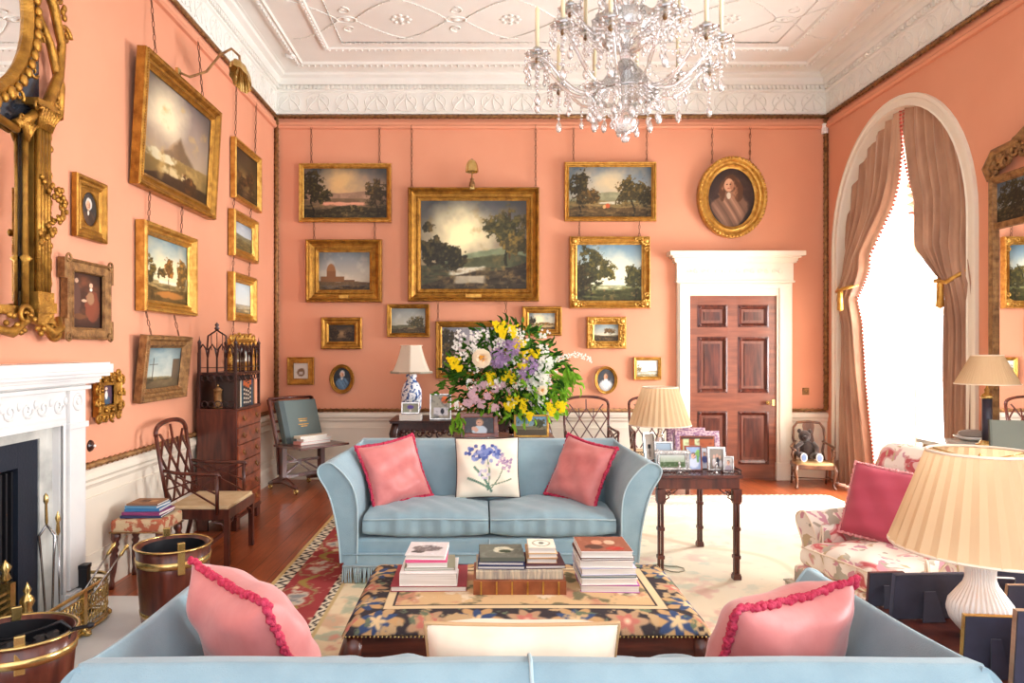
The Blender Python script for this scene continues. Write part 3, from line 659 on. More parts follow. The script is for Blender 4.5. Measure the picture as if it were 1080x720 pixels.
# --- end wall
a = land(98, 62, 3, ((86, 92, 98), (214, 168, 118)), (196, 150, 110), (.45, .75, .4, (236, 190, 120), .7), [(.5, .06, (140, 110, 88), 1.5), (.4, .04, (108, 86, 62), 2)], (.24, .32, (212, 150, 120), .2, .75), [(.1, .62, .15, .3, DG), (.24, .45, .1, .16, DG, False), (.88, .5, .14, .26, (58, 48, 30)), (.55, .2, .16, .05, DG, False)])
bpic(315, 172, 412.5, 234, 5, .06, 'framed_painting', 'wide valley landscape at sunset in slim gilt frame, top left of the end wall', art=a, mat=GOLD2, cx=.74)
a = land(60, 40, 5, ((112, 122, 128), (206, 188, 160)), (222, 204, 176), None, [(.22, .02, (96, 76, 52), 2)], (.0, .12, (98, 92, 84)), [], (.06, (66, 50, 32)), .4, lambda s: [s.rect(.03, .5, .2, .36, (122, 84, 52)), s.blob(.24, .5, .09, .2, (140, 96, 60), 8), s.rect(.15, .33, .3, .5, (120, 80, 50)), s.rect(.5, .7, .2, .27, (104, 76, 52))])
bpic(322, 252, 402.5, 318.5, 13.5, .085, 'framed_painting', 'landscape with round castle tower in deep gilt frame, left of the largest landscape', art=a, style='deep', extras='plaque', cx=.8, ctop=P(0, 234, YB).z)
def bigpost(s):
    s.blob(.84, .62, .02, .3, (80, 60, 36), 6, .6); s.tree(.82, .72, .2, .2, (62, 60, 34), k=9); s.tree(.9, .5, .14, .13, (74, 66, 36), False, k=8); s.band(.05, .16, (196, 186, 160), .3, .62, .8); s.fleck((150, 120, 66), .25, 9, .6)
a = land(112, 88, 8, ((78, 82, 86), (206, 176, 124)), (120, 116, 110), (.38, .62, .36, (252, 238, 186), 1.0), [(.42, .07, (112, 122, 92), 1.5, .2), (.33, .05, (70, 72, 48), 2, .12)], (.14, .26, (206, 200, 176), .25, .62), [(.3, .36, .14, .13, (40, 38, 24), False), (.12, .42, .14, .16, (40, 38, 26), False), (.07, .7, .06, .06, DG, False)], (.2, (52, 42, 26), .25), .45, bigpost)
bpic(430, 197, 569, 317.5, 13.5, .11, 'framed_painting', 'largest landscape with glowing sky and lake in heavy gilt frame, centre of the end wall', art=a, style='deep', extras='plaque', cx=.95)
a = land(90, 55, 11, ((96, 118, 138), (222, 200, 158)), (226, 196, 150), (.5, .7, .3, (236, 206, 150), .6), [(.45, .12, (132, 130, 100), 1.2), (.34, .04, (120, 104, 64), 2)], (.25, .31, (198, 190, 166), .35, .65), [(.12, .58, .14, .32, DG), (.24, .4, .12, .14, (70, 56, 30), False), (.78, .5, .2, .28, (64, 56, 32)), (.93, .42, .09, .2, DG)], (.22, (84, 64, 34)), .45, lambda s: [s.blob(.47, .22, .03, .05, (190, 90, 50)), s.blob(.43, .2, .02, .04, (206, 160, 100))])
bpic(595.5, 170.5, 692.5, 233, 5, .06, 'framed_painting', 'wide river valley landscape in slim gilt frame, top right beside the oval portrait', art=a, mat=GOLD2, cx=.8)
a = land(66, 56, 14, ((118, 152, 172), (244, 234, 196)), (246, 238, 208), (.55, .5, .35, (252, 244, 206), .9), [(.3, .03, (122, 130, 92), 2)], (.2, .26, (226, 222, 180), .3, .7), [(.2, .6, .22, .36, (58, 58, 34)), (.45, .52, .13, .2, (64, 64, 36), False), (.9, .42, .16, .22, (58, 58, 32)), (.05, .35, .16, .3, DG, False)], (.2, (60, 60, 28)), .3)
bpic(601, 249, 686, 325, 8.5, .085, 'framed_painting', 'green wooded landscape with pale sky in beaded gilt frame, left of the door', art=a, style='deep', mat=GOLD2, extras='corners', cx=.75, ctop=P(0, 233, YB).z)
a = Art(80, 104, 17).portrait((62, 46, 42), (122, 90, 72), (88, 58, 40), (206, 190, 166), .46, .72, .105, True)
bpic(736.5, 164.5, 809.5, 250.5, 12, .09, 'framed_portrait', 'large oval portrait of a person in brown robe and long wig, above the door', 'portrait', art=a, oval=True, mat=GOLD2, cx=.55)
a = land(34, 22, 19, ((46, 38, 30), (120, 92, 62)), (120, 92, 60), (.5, .5, .2, (190, 150, 100), .5), [], None, [(.2, .5, .2, .4, (40, 30, 20)), (.8, .4, .2, .3, (40, 30, 20))], (.2, (48, 34, 22)), .6)
bpic(338.5, 334.5, 381.5, 368, 8, .05, 'framed_painting', 'small very dark landscape in broad gilt frame, below the castle landscape', art=a, chains=False)
a = land(40, 26, 22, ((128, 134, 132), (196, 186, 160)), (176, 176, 166), None, [(.3, .04, (84, 84, 62), 2)], None, [(.75, .45, .28, .2, (66, 62, 42), False)], (.2, (66, 54, 34), .1), .3)
bpic(408, 320.5, 453, 355.5, 4.6, .05, 'framed_painting', 'small grey hillside landscape in narrow gilt frame, above the blue and white lamp', art=a, chains=False)
a = land(96, 52, 25, ((128, 130, 142), (226, 196, 168)), (232, 206, 184), None, [(.25, .04, (120, 110, 92), 2)], None, [(.12, .68, .16, .26, (48, 44, 30)), (.1, .32, .12, .3, (56, 48, 34))], (.12, (86, 70, 48)), .3)
bpic(459.5, 338.5, 536, 399, 6.5, .06, 'framed_painting', 'landscape with tall dark tree partly hidden behind the flower arrangement', art=a, ctop=P(0, 317, YB).z, cx=.94)
a = land(36, 22, 28, ((122, 136, 146), (238, 222, 178)), (240, 226, 190), (.4, .6, .4, (250, 232, 180), .8), [(.3, .04, (96, 84, 50), 2)], (.1, .25, (180, 156, 110)), [(.1, .5, .16, .3, DG), (.6, .34, .5, .08, (96, 74, 40), False)], (.1, (80, 60, 34)), .4)
bpic(551, 323, 592.5, 354, 7, .05, 'framed_painting', 'small glowing evening landscape in gilt frame, just above the flowers', art=a, chains=False)
a = land(28, 22, 31, ((132, 150, 158), (226, 208, 168)), (232, 216, 180), None, [(.35, .05, (90, 80, 56), 2)], None, [(.65, .6, .25, .18, (84, 66, 40), False)], (.3, (58, 46, 30)), .4)
bpic(619, 334, 660.5, 367.5, 8, .055, 'framed_painting', 'small landscape in swept gilt frame with shell corners, above the oval miniature', art=a, mat=GOLD2, extras='corners', chains=False)
a = Art(16, 18, 33, (206, 198, 186)).blob(.5, .4, .3, .3, (120, 92, 66), 3, .6).blob(.5, .35, .15, .1, (190, 180, 170))
bpic(303, 376.5, 331, 405.5, 6.5, .04, 'framed_painting', 'tiny sketch in wide gilt mount, lowest left picture on the end wall', art=a, style='flat', chains=False)
a = Art(20, 24, 35).portrait((40, 46, 54), (86, 116, 140), (200, 192, 184), (220, 214, 206), .5, .7, .11)
bpic(347.5, 384, 373.5, 415, 4, .035, 'framed_portrait', 'small oval portrait of a person in a blue coat, above the book stand', 'portrait', art=a, oval=True, chains=False)
a = Art(20, 24, 37).portrait((70, 72, 78), (206, 206, 206), (82, 70, 62), (216, 212, 208), .5, .66, .12)
bpic(627, 386, 651.5, 415.5, 3.2, .035, 'framed_portrait', 'small oval miniature of a person in white, above the lattice chair', 'portrait', art=a, oval=True, mat=GOLD2, chains=False)
a = land(22, 16, 39, ((206, 214, 212), (238, 234, 222)), (240, 236, 226), None, [(.35, .04, (150, 146, 124), 2)], (.12, .25, (200, 200, 190)), [(.1, .5, .12, .2, (120, 110, 80), False)], (.14, (150, 140, 108)), .1)
bpic(668.5, 376.5, 697.5, 400.5, 3.6, .04, 'framed_painting', 'tiny pale watercolour in thin gilt frame, immediately left of the door surround', art=a, mat=GOLD2, chains=False)
# --- fireplace wall
def stormy(s): s.peak(.52, .56, .85, (112, 90, 66)); s.hill(.32, .05, (134, 108, 62), 2, 21); s.blob(.2, .26, .26, .07, (206, 192, 156), 2, 2.6); s.blob(.42, .15, .22, .06, (200, 176, 128), 2, 2.8); s.hill(.1, .06, (66, 46, 30), 4, 26, .15); s.tree(.7, .1, .12, .12, (70, 46, 28), False); s.fleck((196, 160, 96), .35, 8, .6)
a = land(104, 110, 41, ((120, 108, 104), (190, 164, 128)), (150, 136, 126), (.3, .72, .3, (242, 224, 184), .9), [], None, [], (.12, (66, 50, 34)), .5, stormy)
BIG = lpic(145.5, 47, 193, 226, .085, .12, 'framed_painting', 'large stormy mountain torrent painting tilted forward, topmost on the fireplace wall', art=a, mat=GOLD, tilt=R(3.2), extras='beads', cx=.62)
a = land(72, 92, 43, ((118, 148, 158), (240, 216, 170)), (232, 214, 176), (.5, .45, .35, (250, 226, 170), .8), [(.34, .02, (150, 130, 86), 2)], (.28, .36, (236, 222, 190), .3, .9), [(.14, .52, .09, .22, (72, 62, 34)), (.37, .45, .1, .1, (76, 62, 34), False), (.56, .56, .1, .16, (110, 78, 38)), (.88, .52, .13, .26, (96, 74, 40))], (.24, (88, 66, 32)), .3, lambda s: s.blob(.6, .12, .4, .07, (176, 116, 56), 2, 1.))
lpic(152, 231, 327.5, 206.5, .085, .095, 'framed_painting', 'square landscape of four trees by a bright river, below the stormy mountain', art=a, mat=GOLD2, ctop=P(0, 0, 1).z*0+LW(170, 205).z, extras='beads')
a = land(60, 80, 45, ((96, 128, 140), (206, 204, 184)), (214, 212, 196), None, [(.28, .03, (120, 112, 86), 3)], None, [], (.22, (78, 66, 46)), .4, lambda s: [s.rect(.78, 1, .2, .72, (104, 88, 70)), s.rect(.2, .22, .2, .75, (70, 60, 46)), s.rect(.1, .34, .58, .6, (80, 66, 50)), s.hill(.14, .08, (110, 92, 66), 6, 33)])
lpic(147.5, 352, 425, 195, .07, .1, 'framed_painting', 'harbour scene with masts and tower leaning forward, lowest of the middle column', art=a, mat=GOLDD, ctop=LW(170, 330).z, tilt=R(6), extras='beads')
a = Art(40, 52, 47).portrait((56, 52, 50), (74, 56, 46), (196, 190, 180), (216, 206, 190), .48, .62, .13)
lpic(79.5, 181, 248.5, 112, .04, .075, 'framed_portrait', 'portrait of a white-haired person in an oval mount, beside the big gilt mirror', 'portrait', art=a, spandrel=True, chains=False)
a = Art(60, 100, 49, (70, 44, 34)).fleck((120, 70, 46), .4, 4).blob(.2, .5, .14, .32, (92, 62, 52), 4, .8).blob(.2, .86, .06, .045, (206, 166, 136)).blob(.72, .4, .26, .32, (126, 66, 46), 4, .8).blob(.66, .55, .14, .14, (150, 110, 80), 3, .8).blob(.68, .8, .065, .05, (210, 168, 138)).blob(.68, .72, .05, .03, (226, 216, 200)).blob(.45, .5, .1, .03, (196, 160, 130), 3, .5).blob(.3, .2, .3, .06, (110, 70, 44), 2, .9).vig(.5)
lpic(69.5, 271, 357.5, 115.5, .05, .08, 'framed_portrait', 'dark double portrait in an eared carved frame, below the white-haired portrait', 'portrait', art=a, mat=GOLDD, style='flat', shape='eared', extras='beads', chains=False)
a = Art(26, 44, 51, (84, 60, 76)).blob(.5, .2, .35, .3, (60, 84, 104), 4, .4).blob(.5, .5, .12, .25, (220, 214, 206), 4).blob(.5, .84, .12, .08, (216, 182, 156)).vig(.4)
lpic(103, 396, 440, 127, .05, .075, 'framed_portrait', 'small portrait of a person in white collar in a pierced scrolling gilt frame', 'portrait', art=a, mat=GOLD, style='flat', extras='rococo', chains=False)
a = land(34, 54, 53, ((58, 48, 34), (96, 74, 44)), (110, 84, 50), (.4, .4, .2, (170, 130, 70), .5), [], None, [(.3, .3, .2, .25, (48, 34, 24)), (.7, .4, .2, .3, (56, 38, 26))], (.2, (56, 40, 26)), .5)
lpic(247.5, 143.5, 208, 275, .06, .065, 'framed_painting', 'dark interior scene in gilt frame, topmost of the narrow column by the corner', art=a, mat=GOLD2, cx=.75)
a = land(22, 30, 55, ((150, 162, 176), (206, 206, 196)), (220, 216, 206), None, [(.55, .05, (110, 104, 80), 2)], None, [], (.4, (84, 74, 46)), .3)
lpic(246.5, 219.5, 269, 271.5, .075, .1, 'framed_painting', 'small mountain view in very deep gilt frame, second of the narrow column', art=a, mat=GOLD2, ctop=LW(255, 213).z, cx=.7)
a = land(22, 34, 57, ((190, 206, 214), (226, 222, 206)), (236, 230, 216), None, [(.3, .03, (150, 140, 120), 2)], None, [], (.2, (130, 112, 84)), .2)
lpic(246, 286, 338, 270, .075, .095, 'framed_painting', 'small pale beach scene in deep gilt frame, third of the narrow column', art=a, mat=GOLD2, ctop=LW(255, 272).z, cx=.7)
a = Art(30, 44, 59).sky((150, 170, 176), (226, 220, 204)).blob(.5, .4, .3, .35, (110, 96, 70), 3, .6)
lpic(243, 357, 392, 269, .06, .1, 'framed_painting', 'small picture in rococo gilt frame seen through the cabinet gallery', art=a, mat=GOLD2, ctop=LW(255, 339).z, extras='rococo', style='flat')
# picture lights
def picture_light(name_label, base, tipdir, rz, pts):
    e = empty('picture_light', base, rz, name_label, 'picture light')
    MB().box(-.03, .03, -.03, .0, -.05, .03).build('clamp', BRASS, e, .004)
    MB().tube(pts, .011, 8).build('curved_arm', GOLDD, e)
    return e
pb = LW(186, 76, .05); p0 = pb
e = picture_light('brass picture light on a curved arm above the stormy mountain painting', tuple(p0), 0, R(90), [(0, -.02, 0), (.08, -.08, -.01), (.14, -.2, .06), (.18, -.30, .22), (.24, -.38, .30), (.32, -.42, .27), (.35, -.42, .2)])
mb = MB(); mb.grid(lambda u, v: (.35+.17*math.sin(v*PI/2)**.8*math.cos(2*PI*u)*(1+.07*math.cos(20*PI*u)), -.42+.08*math.sin(v*PI/2)**.8*math.sin(2*PI*u)*(1+.07*math.cos(20*PI*u)), .2-.13*(1-math.cos(v*PI/2))-.06*math.cos(2*PI*u)*math.sin(v*PI/2)), 60, 8, cu=True)
mb.build('shell_shade', BRASS, e)
pb = P(498, 196, YB-.1)
e = picture_light('brass picture light standing on top of the largest landscape on the end wall', tuple(pb), 0, 0, [(0, -.02, 0), (0, -.06, .06), (0, -.10, .16), (0, -.16, .24), (0, -.24, .27), (0, -.3, .24)])
mb = MB(); mb.grid(lambda u, v: (.075*math.sin(v*PI/2)**.8*math.cos(2*PI*u)*(1+.07*math.cos(18*PI*u)), -.3+.08*math.sin(v*PI/2)*math.sin(2*PI*u)*(1+.07*math.cos(18*PI*u)), .25-.15*(1-math.cos(v*PI/2))), 54, 8, cu=True); mb.build('shell_shade', BRASS, e)
MB().lathe([(0, -.02), (.04, -.01), (.035, .03), (.02, .06), (.03, .08), (0, .09)], (0, -.03, .0), 14).build('mounting', GOLDD, e)
# ------------------------------------------------------------ overmantel mirror (local x along wall, facing -y)
def mirror_mat():
    m = M('mirror_glass', (.92, .92, .92), .01, 1.0); return m
MIR = mirror_mat(); BGL = M('blue_grey_mirror_glass', c(96, 104, 120), .12, .85, col2=c(66, 72, 86), vs=5)
def overmantel():
    e = empty('overmantel_mirror', (XL+.012, 3.25, LW(50, 352, .06).z), R(90), 'tall carved gilt overmantel mirror with blue-grey glass borders above the fireplace', 'mirror')
    H = 2.5; W = .86
    MB().box(-W, W, -.02, 0, .12, 2.3).build('border_glass', BGL, e)
    MB().box(-.66, .66, -.028, -.021, .12, 1.12).build('mirror_plate', MIR, e)
    k = 40; m = MB(); A, B = .72, .62; m.add([(A*math.cos(2*PI*i/k), -.03, 1.78+B*math.sin(2*PI*i/k)) for i in range(k)], [tuple(range(k))]); m.build('oval_mirror_plate', MIR, e)
    f = MB()
    f.ring([(0, -.02), (.0, -.06), (.03, -.07), (.05, -.05), (.06, -.03)], lambda i, a, b: ((A+.05-a)*math.cos(2*PI*i/k), b, 1.78+(B+.05-a)*math.sin(2*PI*i/k)), k)
    for i in range(64):
        t = 2*PI*i/64; rr = random.Random(i).uniform(.8, 1.2); f.ball(((A+.06)*math.cos(t), -.07, 1.78+(B+.06)*math.sin(t)), (.03*rr, .02, .035*rr), 6, 4)
        if i % 3 == 0: f.scroll(((A+.11)*math.cos(t), -.05, 1.78+(B+.11)*math.sin(t)), .04, (1, 0, 0), (0, 0, 1), 1.1, .011, t, 1 if i % 2 else -1, 10)
    f.build('oval_leaf_frame', GOLD, e)
    for s in (-1, 1):
        cb = MB(); x = s*(W-.04)
        for dx in (-.045, -.015, .015, .045): cb.tube([(x+dx, -.07, .22), (x+dx, -.07, 1.18)], .016, 7)
        cb.box(x-.065, x+.065, -.055, 0, .2, 1.2); cb.box(x-.085, x+.085, -.1, 0, .12, .18); cb.box(x-.075, x+.075, -.09, 0, .06, .24)
        cb.box(x-.09, x+.09, -.1, 0, 1.3, 1.34)
        for j in range(7):
            t = (j-3)/3
            cb.tube([(x+t*.055, -.075, 1.18), (x+t*.06, -.095, 1.24), (x+t*.085, -.12, 1.29), (x+t*.1, -.11, 1.27)], [.016, .018, .014, .01], 6)
        for q in (-1, 1): cb.scroll((x+q*.08, -.09, 1.3), .035, (1, 0, 0), (0, 0, 1), 1.3, .011, 0, q)
        cb.build('fluted_column', GOLD, e)
        ic = MB(); x2 = s*.69
        ic.tube([(x2, -.05, .14), (x2, -.05, .4), (x2, -.055, .42), (x2, -.05, .44), (x2, -.05, .8), (x2, -.05, 1.12)], [.02, .02, .034, .018, .015, .018], 8)
        for j in range(5): ic.tube([(x2, -.06, 1.08), (x2+(j-2)*.02, -.07, 1.16), (x2+(j-2)*.032, -.08, 1.18)], [.014, .014, .008], 6)
        for q in (-1, 1): ic.scroll((x2+q*.04, -.06, 1.2), .03, (1, 0, 0), (0, 0, 1), 1.2, .009, 0, q)
        ic.build('slender_column', GOLD, e)
        g = MB(); rn = random.Random(5)
        for j in range(46):
            t = j/45; px = s*(.72+.24*math.sin(t*PI*.9)+rn.uniform(-.02, .02)); pz = .55+.34*t+rn.uniform(-.04, .04)
            g.ball((px, -.09-rn.uniform(0, .03), pz), (rn.uniform(.012, .026), .012, rn.uniform(.012, .026)), 6, 4)
        for j in range(30): g.ball((s*(W+.05+rn.uniform(-.015, .02)), -.05, .3+j*.032), (rn.uniform(.01, .02), .012, rn.uniform(.014, .03)), 6, 4)
        g.build('flower_garland', GOLD, e)
        o = MB()
        o.tube([(s*.6, -.05, 1.14), (s*.72, -.06, 1.22), (s*.86, -.07, 1.34), (s*.97, -.07, 1.55), (s*1.0, -.07, 1.75), (s*.92, -.07, 1.95), (s*.8, -.06, 2.1)], [.03, .028, .034, .03, .026, .03, .02], 8)
        o.tube([(s*.98, -.06, 1.3), (s*1.0, -.06, 1.5), (s*.9, -.06, 1.72), (s*.78, -.06, 1.86)], [.03, .03, .024, .016], 8)
        o.scroll((s*1.03, -.07, 1.82), .06, (1, 0, 0), (0, 0, 1), 1.4, .018, 0, s); o.scroll((s*.95, -.07, 1.4), .05, (1, 0, 0), (0, 0, 1), 1.3, .016, 0, -s)
        for j in range(26): o.ball((s*(.98+.05*math.sin(j*.8))+rn.uniform(-.02, .02), -.07, 1.9+j*.028), (.022, .014, .026), 6, 4)
        for j in range(6): o.scroll((s*(.93+.08*(j % 2)), -.07, 2.02+j*.12), .05, (1, 0, 0), (0, 0, 1), 1.2, .014, j, s if j % 2 else -s)
        o.build('outer_scrollwork', GOLD, e)
        b = MB()
        b.tube([(s*.98, -.06, .1), (s*.96, -.08, .03), (s*.9, -.07, .0), (s*.82, -.06, .06), (s*.7, -.06, .08), (s*.55, -.07, .0), (s*.4, -.07, .02), (s*.2, -.06, .1), (0, -.06, .06)], [.02, .03, .035, .022, .02, .03, .022, .02, .03], 8)
        b.scroll((s*.92, -.07, .02), .06, (1, 0, 0), (0, 0, 1), 1.4, .02, 0, -s); b.scroll((s*.66, -.07, .1), .06, (1, 0, 0), (0, 0, 1), 1.4, .016, 0, s)
        for j in range(18): b.ball((s*(.5+.03*j)*.98, -.08, .05+.05*math.sin(j*1.1)), (.024, .014, .018), 6, 4)
        b.build('scrolled_foot', GOLD, e)
    c2 = MB(); c2.box(-.7, .7, -.05, 0, .1, .15); c2.tube([(-.62, -.05, 1.12), (-.3, -.05, 1.16), (0, -.05, 1.14), (.3, -.05, 1.16), (.62, -.05, 1.12)], .022, 8)
    c2.tube([(-.8, -.05, 2.32), (-.4, -.05, 2.44), (0, -.06, 2.5), (.4, -.05, 2.44), (.8, -.05, 2.32)], .035, 8)
    for j in range(9): c2.scroll((-.6+j*.15, -.05, 2.45+.05*math.cos((j-4)*.4)), .06, (1, 0, 0), (0, 0, 1), 1.2, .018, j, 1 if j % 2 else -1)
    c2.build('cresting', GOLD, e)
overmantel()
# ------------------------------------------------------------ pier glass on the window wall
def pier():
    y1 = RW(1050, 0).y; y0 = y1-1.45; yc = (y0+y1)/2; z0 = .905; e = empty('pier_mirror', (XR-.012, yc, z0), R(-90), 'tall gilt pier mirror with painted landscape top and carved crest on the window wall', 'mirror')
    W = (y1-y0)/2; zt = EYE+(CY-188)*y1/F-z0; zm = EYE+(CY-238)*(y1-.06)/F-z0
    f = MB(); f.ring([(0, 0), (0, -.05), (.02, -.06), (.04, -.045), (.05, -.05), (.065, -.02)], lambda i, a, b: ((-W+a, W-a, W-a, -W+a)[i], b, (a, a, zt-a, zt-a)[i]), 4)
    f.box(-W+.05, W-.05, -.045, 0, zm-.03, zm+.02); f.build('frame', GOLDD, e)
    MB().add([(-W+.06, -.02, .06), (W-.06, -.02, .06), (W-.06, -.02, zm-.02), (-W+.06, -.02, zm-.02)], [(0, 1, 2, 3)]).build('mirror_plate', MIR, e)
    a = land(130, 40, 61, ((88, 104, 118), (176, 168, 150)), (170, 166, 150), None, [(.4, .08, (70, 72, 50), 2)], None, [(.14, .5, .13, .45, (34, 34, 24)), (.4, .35, .12, .3, (38, 38, 26)), (.8, .5, .14, .4, (40, 38, 26))], (.3, (44, 38, 26)), .3)
    colgrid('painted_panel', lambda U, V: ((U-.5)*2*(W-.06), 0*U-.022, zm+.02+V*(zt-zm-.08)), a.im, PAINTED, e)
    MB().box(-W+.03, W-.03, -.012, 0, .03, zt-.03).build('backboard', MAHOGD, e)
    o = MB()
    for j in range(17):
        t = j/16*2-1; o.scroll((t*W*.97, -.04, zt+.05+.12*(1-t*t)+.03*(j % 2)), .06, (1, 0, 0), (0, 0, 1), 1.3, .022, j*2., 1 if j % 2 else -1); o.ball((t*W*.95, -.05, zt+.1+.2*(1-t*t)), (.04, .02, .05), 7, 5)
    for s in (-1, 1): o.tube([(s*W, -.03, zt-.02), (s*W*1.02, -.05, zt+.08), (s*W*.9, -.05, zt+.2), (s*W*.6, -.05, zt+.22), (s*W*.3, -.05, zt+.34)], [.03, .04, .035, .03, .03], 8)
    o.build('carved_crest', GOLDD, e)
pier()
# ------------------------------------------------------------ chandelier
def chandelier():
    cx, cy = .87, 4.25; k = cy/F
    e = empty('chandelier', (cx, cy, 2.9), 0, 'many-armed cut crystal chandelier with ivory candles hanging from the ceiling', 'chandelier')
    s = MB(); s.lathe([(0, .0), (.02, .005), (.03, .03), (.012, .05), (.06, .07), (.085, .12), (.06, .17), (.02, .2), (.03, .23), (.02, .3), (.05, .42), (.05, .44), (.025, .46), (.04, .6), (.06, .66), (.03, .72), (.06, .85), (.09, .95), (.05, 1.02), (.03, 1.1), (.06, 1.3), (.02, 1.45), (.01, 1.5)], n=16, fl=8, fa=.05)
    s.build('stem', CRYST, e); MB().tube([(0, 0, 1.5), (0, 0, HC-2.9)], .008, 6).build('suspension_rod', BRASS, e)
    MB().lathe([(.03, HC-2.9-.08), (.08, HC-2.9-.04), (.09, HC-2.9)], n=20).build('ceiling_rose', BRASS, e)
    b = MB(); b.lathe([(.02, .46), (.1, .40), (.18, .30), (.2, .28), (.18, .31), (.1, .42), (.03, .5)], n=32, fl=16, fa=.05); b.build('lower_bowl', CRYST, e)
    b = MB(); b.lathe([(.03, .55), (.1, .57), (.18, .66), (.2, .74), (.19, .74), (.16, .66), (.08, .59)], n=32, fl=16, fa=.04); b.build('receiver_bowl', CRYST, e)
    b = MB(); b.lathe([(.03, 1.12), (.13, 1.1), (.2, 1.03), (.21, 1.02), (.19, 1.05), (.1, 1.14), (.03, 1.16)], n=32, fl=16, fa=.05); b.build('canopy_dish', CRYST, e)
    rn = random.Random(3)
    def drop(mb, x, y, z, q=1.):
        mb.ball((x, y, z), .009*q, 6, 4); mb.lathe([(0, -.075*q), (.010*q, -.068*q), (.017*q, -.05*q), (.012*q, -.03*q), (.002, -.01*q)], (x, y, z), 6)
    def pendant(x, y, z, q, par): m = MB(); drop(m, x, y, z, q); m.build('pendant_drop', CRYST, par)
    def arm(ang, r, zp, z0, i, dz):
        ca, sa = math.cos(ang), math.sin(ang); a = MB(); pts = []
        for t in [j/14 for j in range(15)]:
            rad = .05+(r-.05)*t; zz = z0+(zp-z0)*t-dz*math.sin(PI*min(t*1.12, 1))+.0; pts.append((rad*ca, rad*sa, zz))
        a.tube(pts, .011, 6); ao = a.build('arm', CRYST, e)
        p = MB(); p.lathe([(.012, zp-.03), (.02, zp-.005), (.05, zp), (.075, zp+.015), (.07, zp+.018), (.045, zp+.008), (.02, zp+.01), (.024, zp+.05), (.016, zp+.055)], (r*ca, r*sa, 0), 16, fl=8, fa=.07); p.build('drip_pan', CRYST, ao)
        m = MB(); m.lathe([(.0, zp-.045), (.012, zp-.035), (.014, zp-.02), (.006, zp-.005)], (r*ca, r*sa, 0), 8); m.build('candle_socket', GOLDD, ao)
        cd = MB(); cd.lathe([(.012, zp+.02), (.0125, zp+.28), (.004, zp+.295), (.001, zp+.30)], (r*ca, r*sa, 0), 10); cd.build('candle', CANDLE, ao)
        d = MB()
        for j in range(8):
            g = 2*PI*j/8; x = r*ca+.07*math.cos(g); y = r*sa+.07*math.sin(g)
            for q in range(2): d.ball((x, y, zp-.005-q*.022), .009, 6, 4)
            drop(d, x, y, zp-.05, .75)
        for q in range(5): d.ball((r*ca, r*sa, zp-.06-q*.028), .0105, 6, 4)
        pendant(r*ca, r*sa, zp-.2, 1.25, ao)
        for t in (.35, .6): 
            x = (.05+(r-.05)*t)*ca; y = (.05+(r-.05)*t)*sa; zz = z0+(zp-z0)*t-dz*math.sin(PI*t*1.12)
            for q in range(3): d.ball((x, y, zz-.02-q*.024), .009, 6, 4)
            drop(d, x, y, zz-.09, .9)
        tag(d.build('small_crystal_drops', CRYST, ao), kind='stuff')
        # swag of beads from the centre to the pan
        w = MB(); n = 15
        for j in range(n):
            t = j/(n-1); x = (.12+(r-.18)*t); z = .70+(zp-.70)*t-.13*math.sin(PI*t); w.ball((x*ca, x*sa, z), .0095, 6, 4)
        tag(w.build('bead_swag', CRYST, ao), kind='stuff')
    for i in range(12): arm(2*PI*(i+.35)/12, .55, .50+(.03 if i % 2 else -.02), .42, i, .16)
    for i in range(6): arm(2*PI*(i+.1)/6, .34, .78, .72, i, .1)
    st = MB()
    for i in range(12):
        g = 2*PI*i/12
        for j in range(30):
            t = j/29; rr = .2-.14*t if i % 2 else .33-.25*t; z = 1.02-.3*t if i % 2 else 1.02-.28*t-.1*math.sin(PI*t)
            if i % 2 == 0: rr = .2+.14*t; z = 1.02-.24*t-.05*math.sin(PI*t)
            st.ball((rr*math.cos(g), rr*math.sin(g), z), .0105, 6, 4)
    for i in range(24):
        g = 2*PI*i/24
        for j in range(22):
            t = j/21; rr = .06+.14*t; st.ball((rr*math.cos(g), rr*math.sin(g), 1.5-.46*t), .0095, 6, 4)
    tag(st.build('bead_curtain', CRYST, e), kind='stuff')
    d = MB()
    for i in range(12):
        g = 2*PI*i/12
        for j in range(3): d.ball((.2*math.cos(g), .2*math.sin(g), .27-j*.024), .0105, 6, 4)
        pendant(.2*math.cos(g), .2*math.sin(g), .2-.02*(i % 2), 1.2, e); pendant(.2*math.cos(g+.2), .2*math.sin(g+.2), .72, 1., e); pendant(.21*math.cos(g), .21*math.sin(g), 1.0, 1.1, e)
        h = g+2*PI/24
        for j in range(9): a2 = g+2*PI/12*j/8; d.ball((.2*math.cos(a2), .2*math.sin(a2), .27-.05*math.sin(PI*j/8)), .008, 6, 4)
    tag(d.build('small_crystal_beads', CRYST, e), kind='stuff')
chandelier()
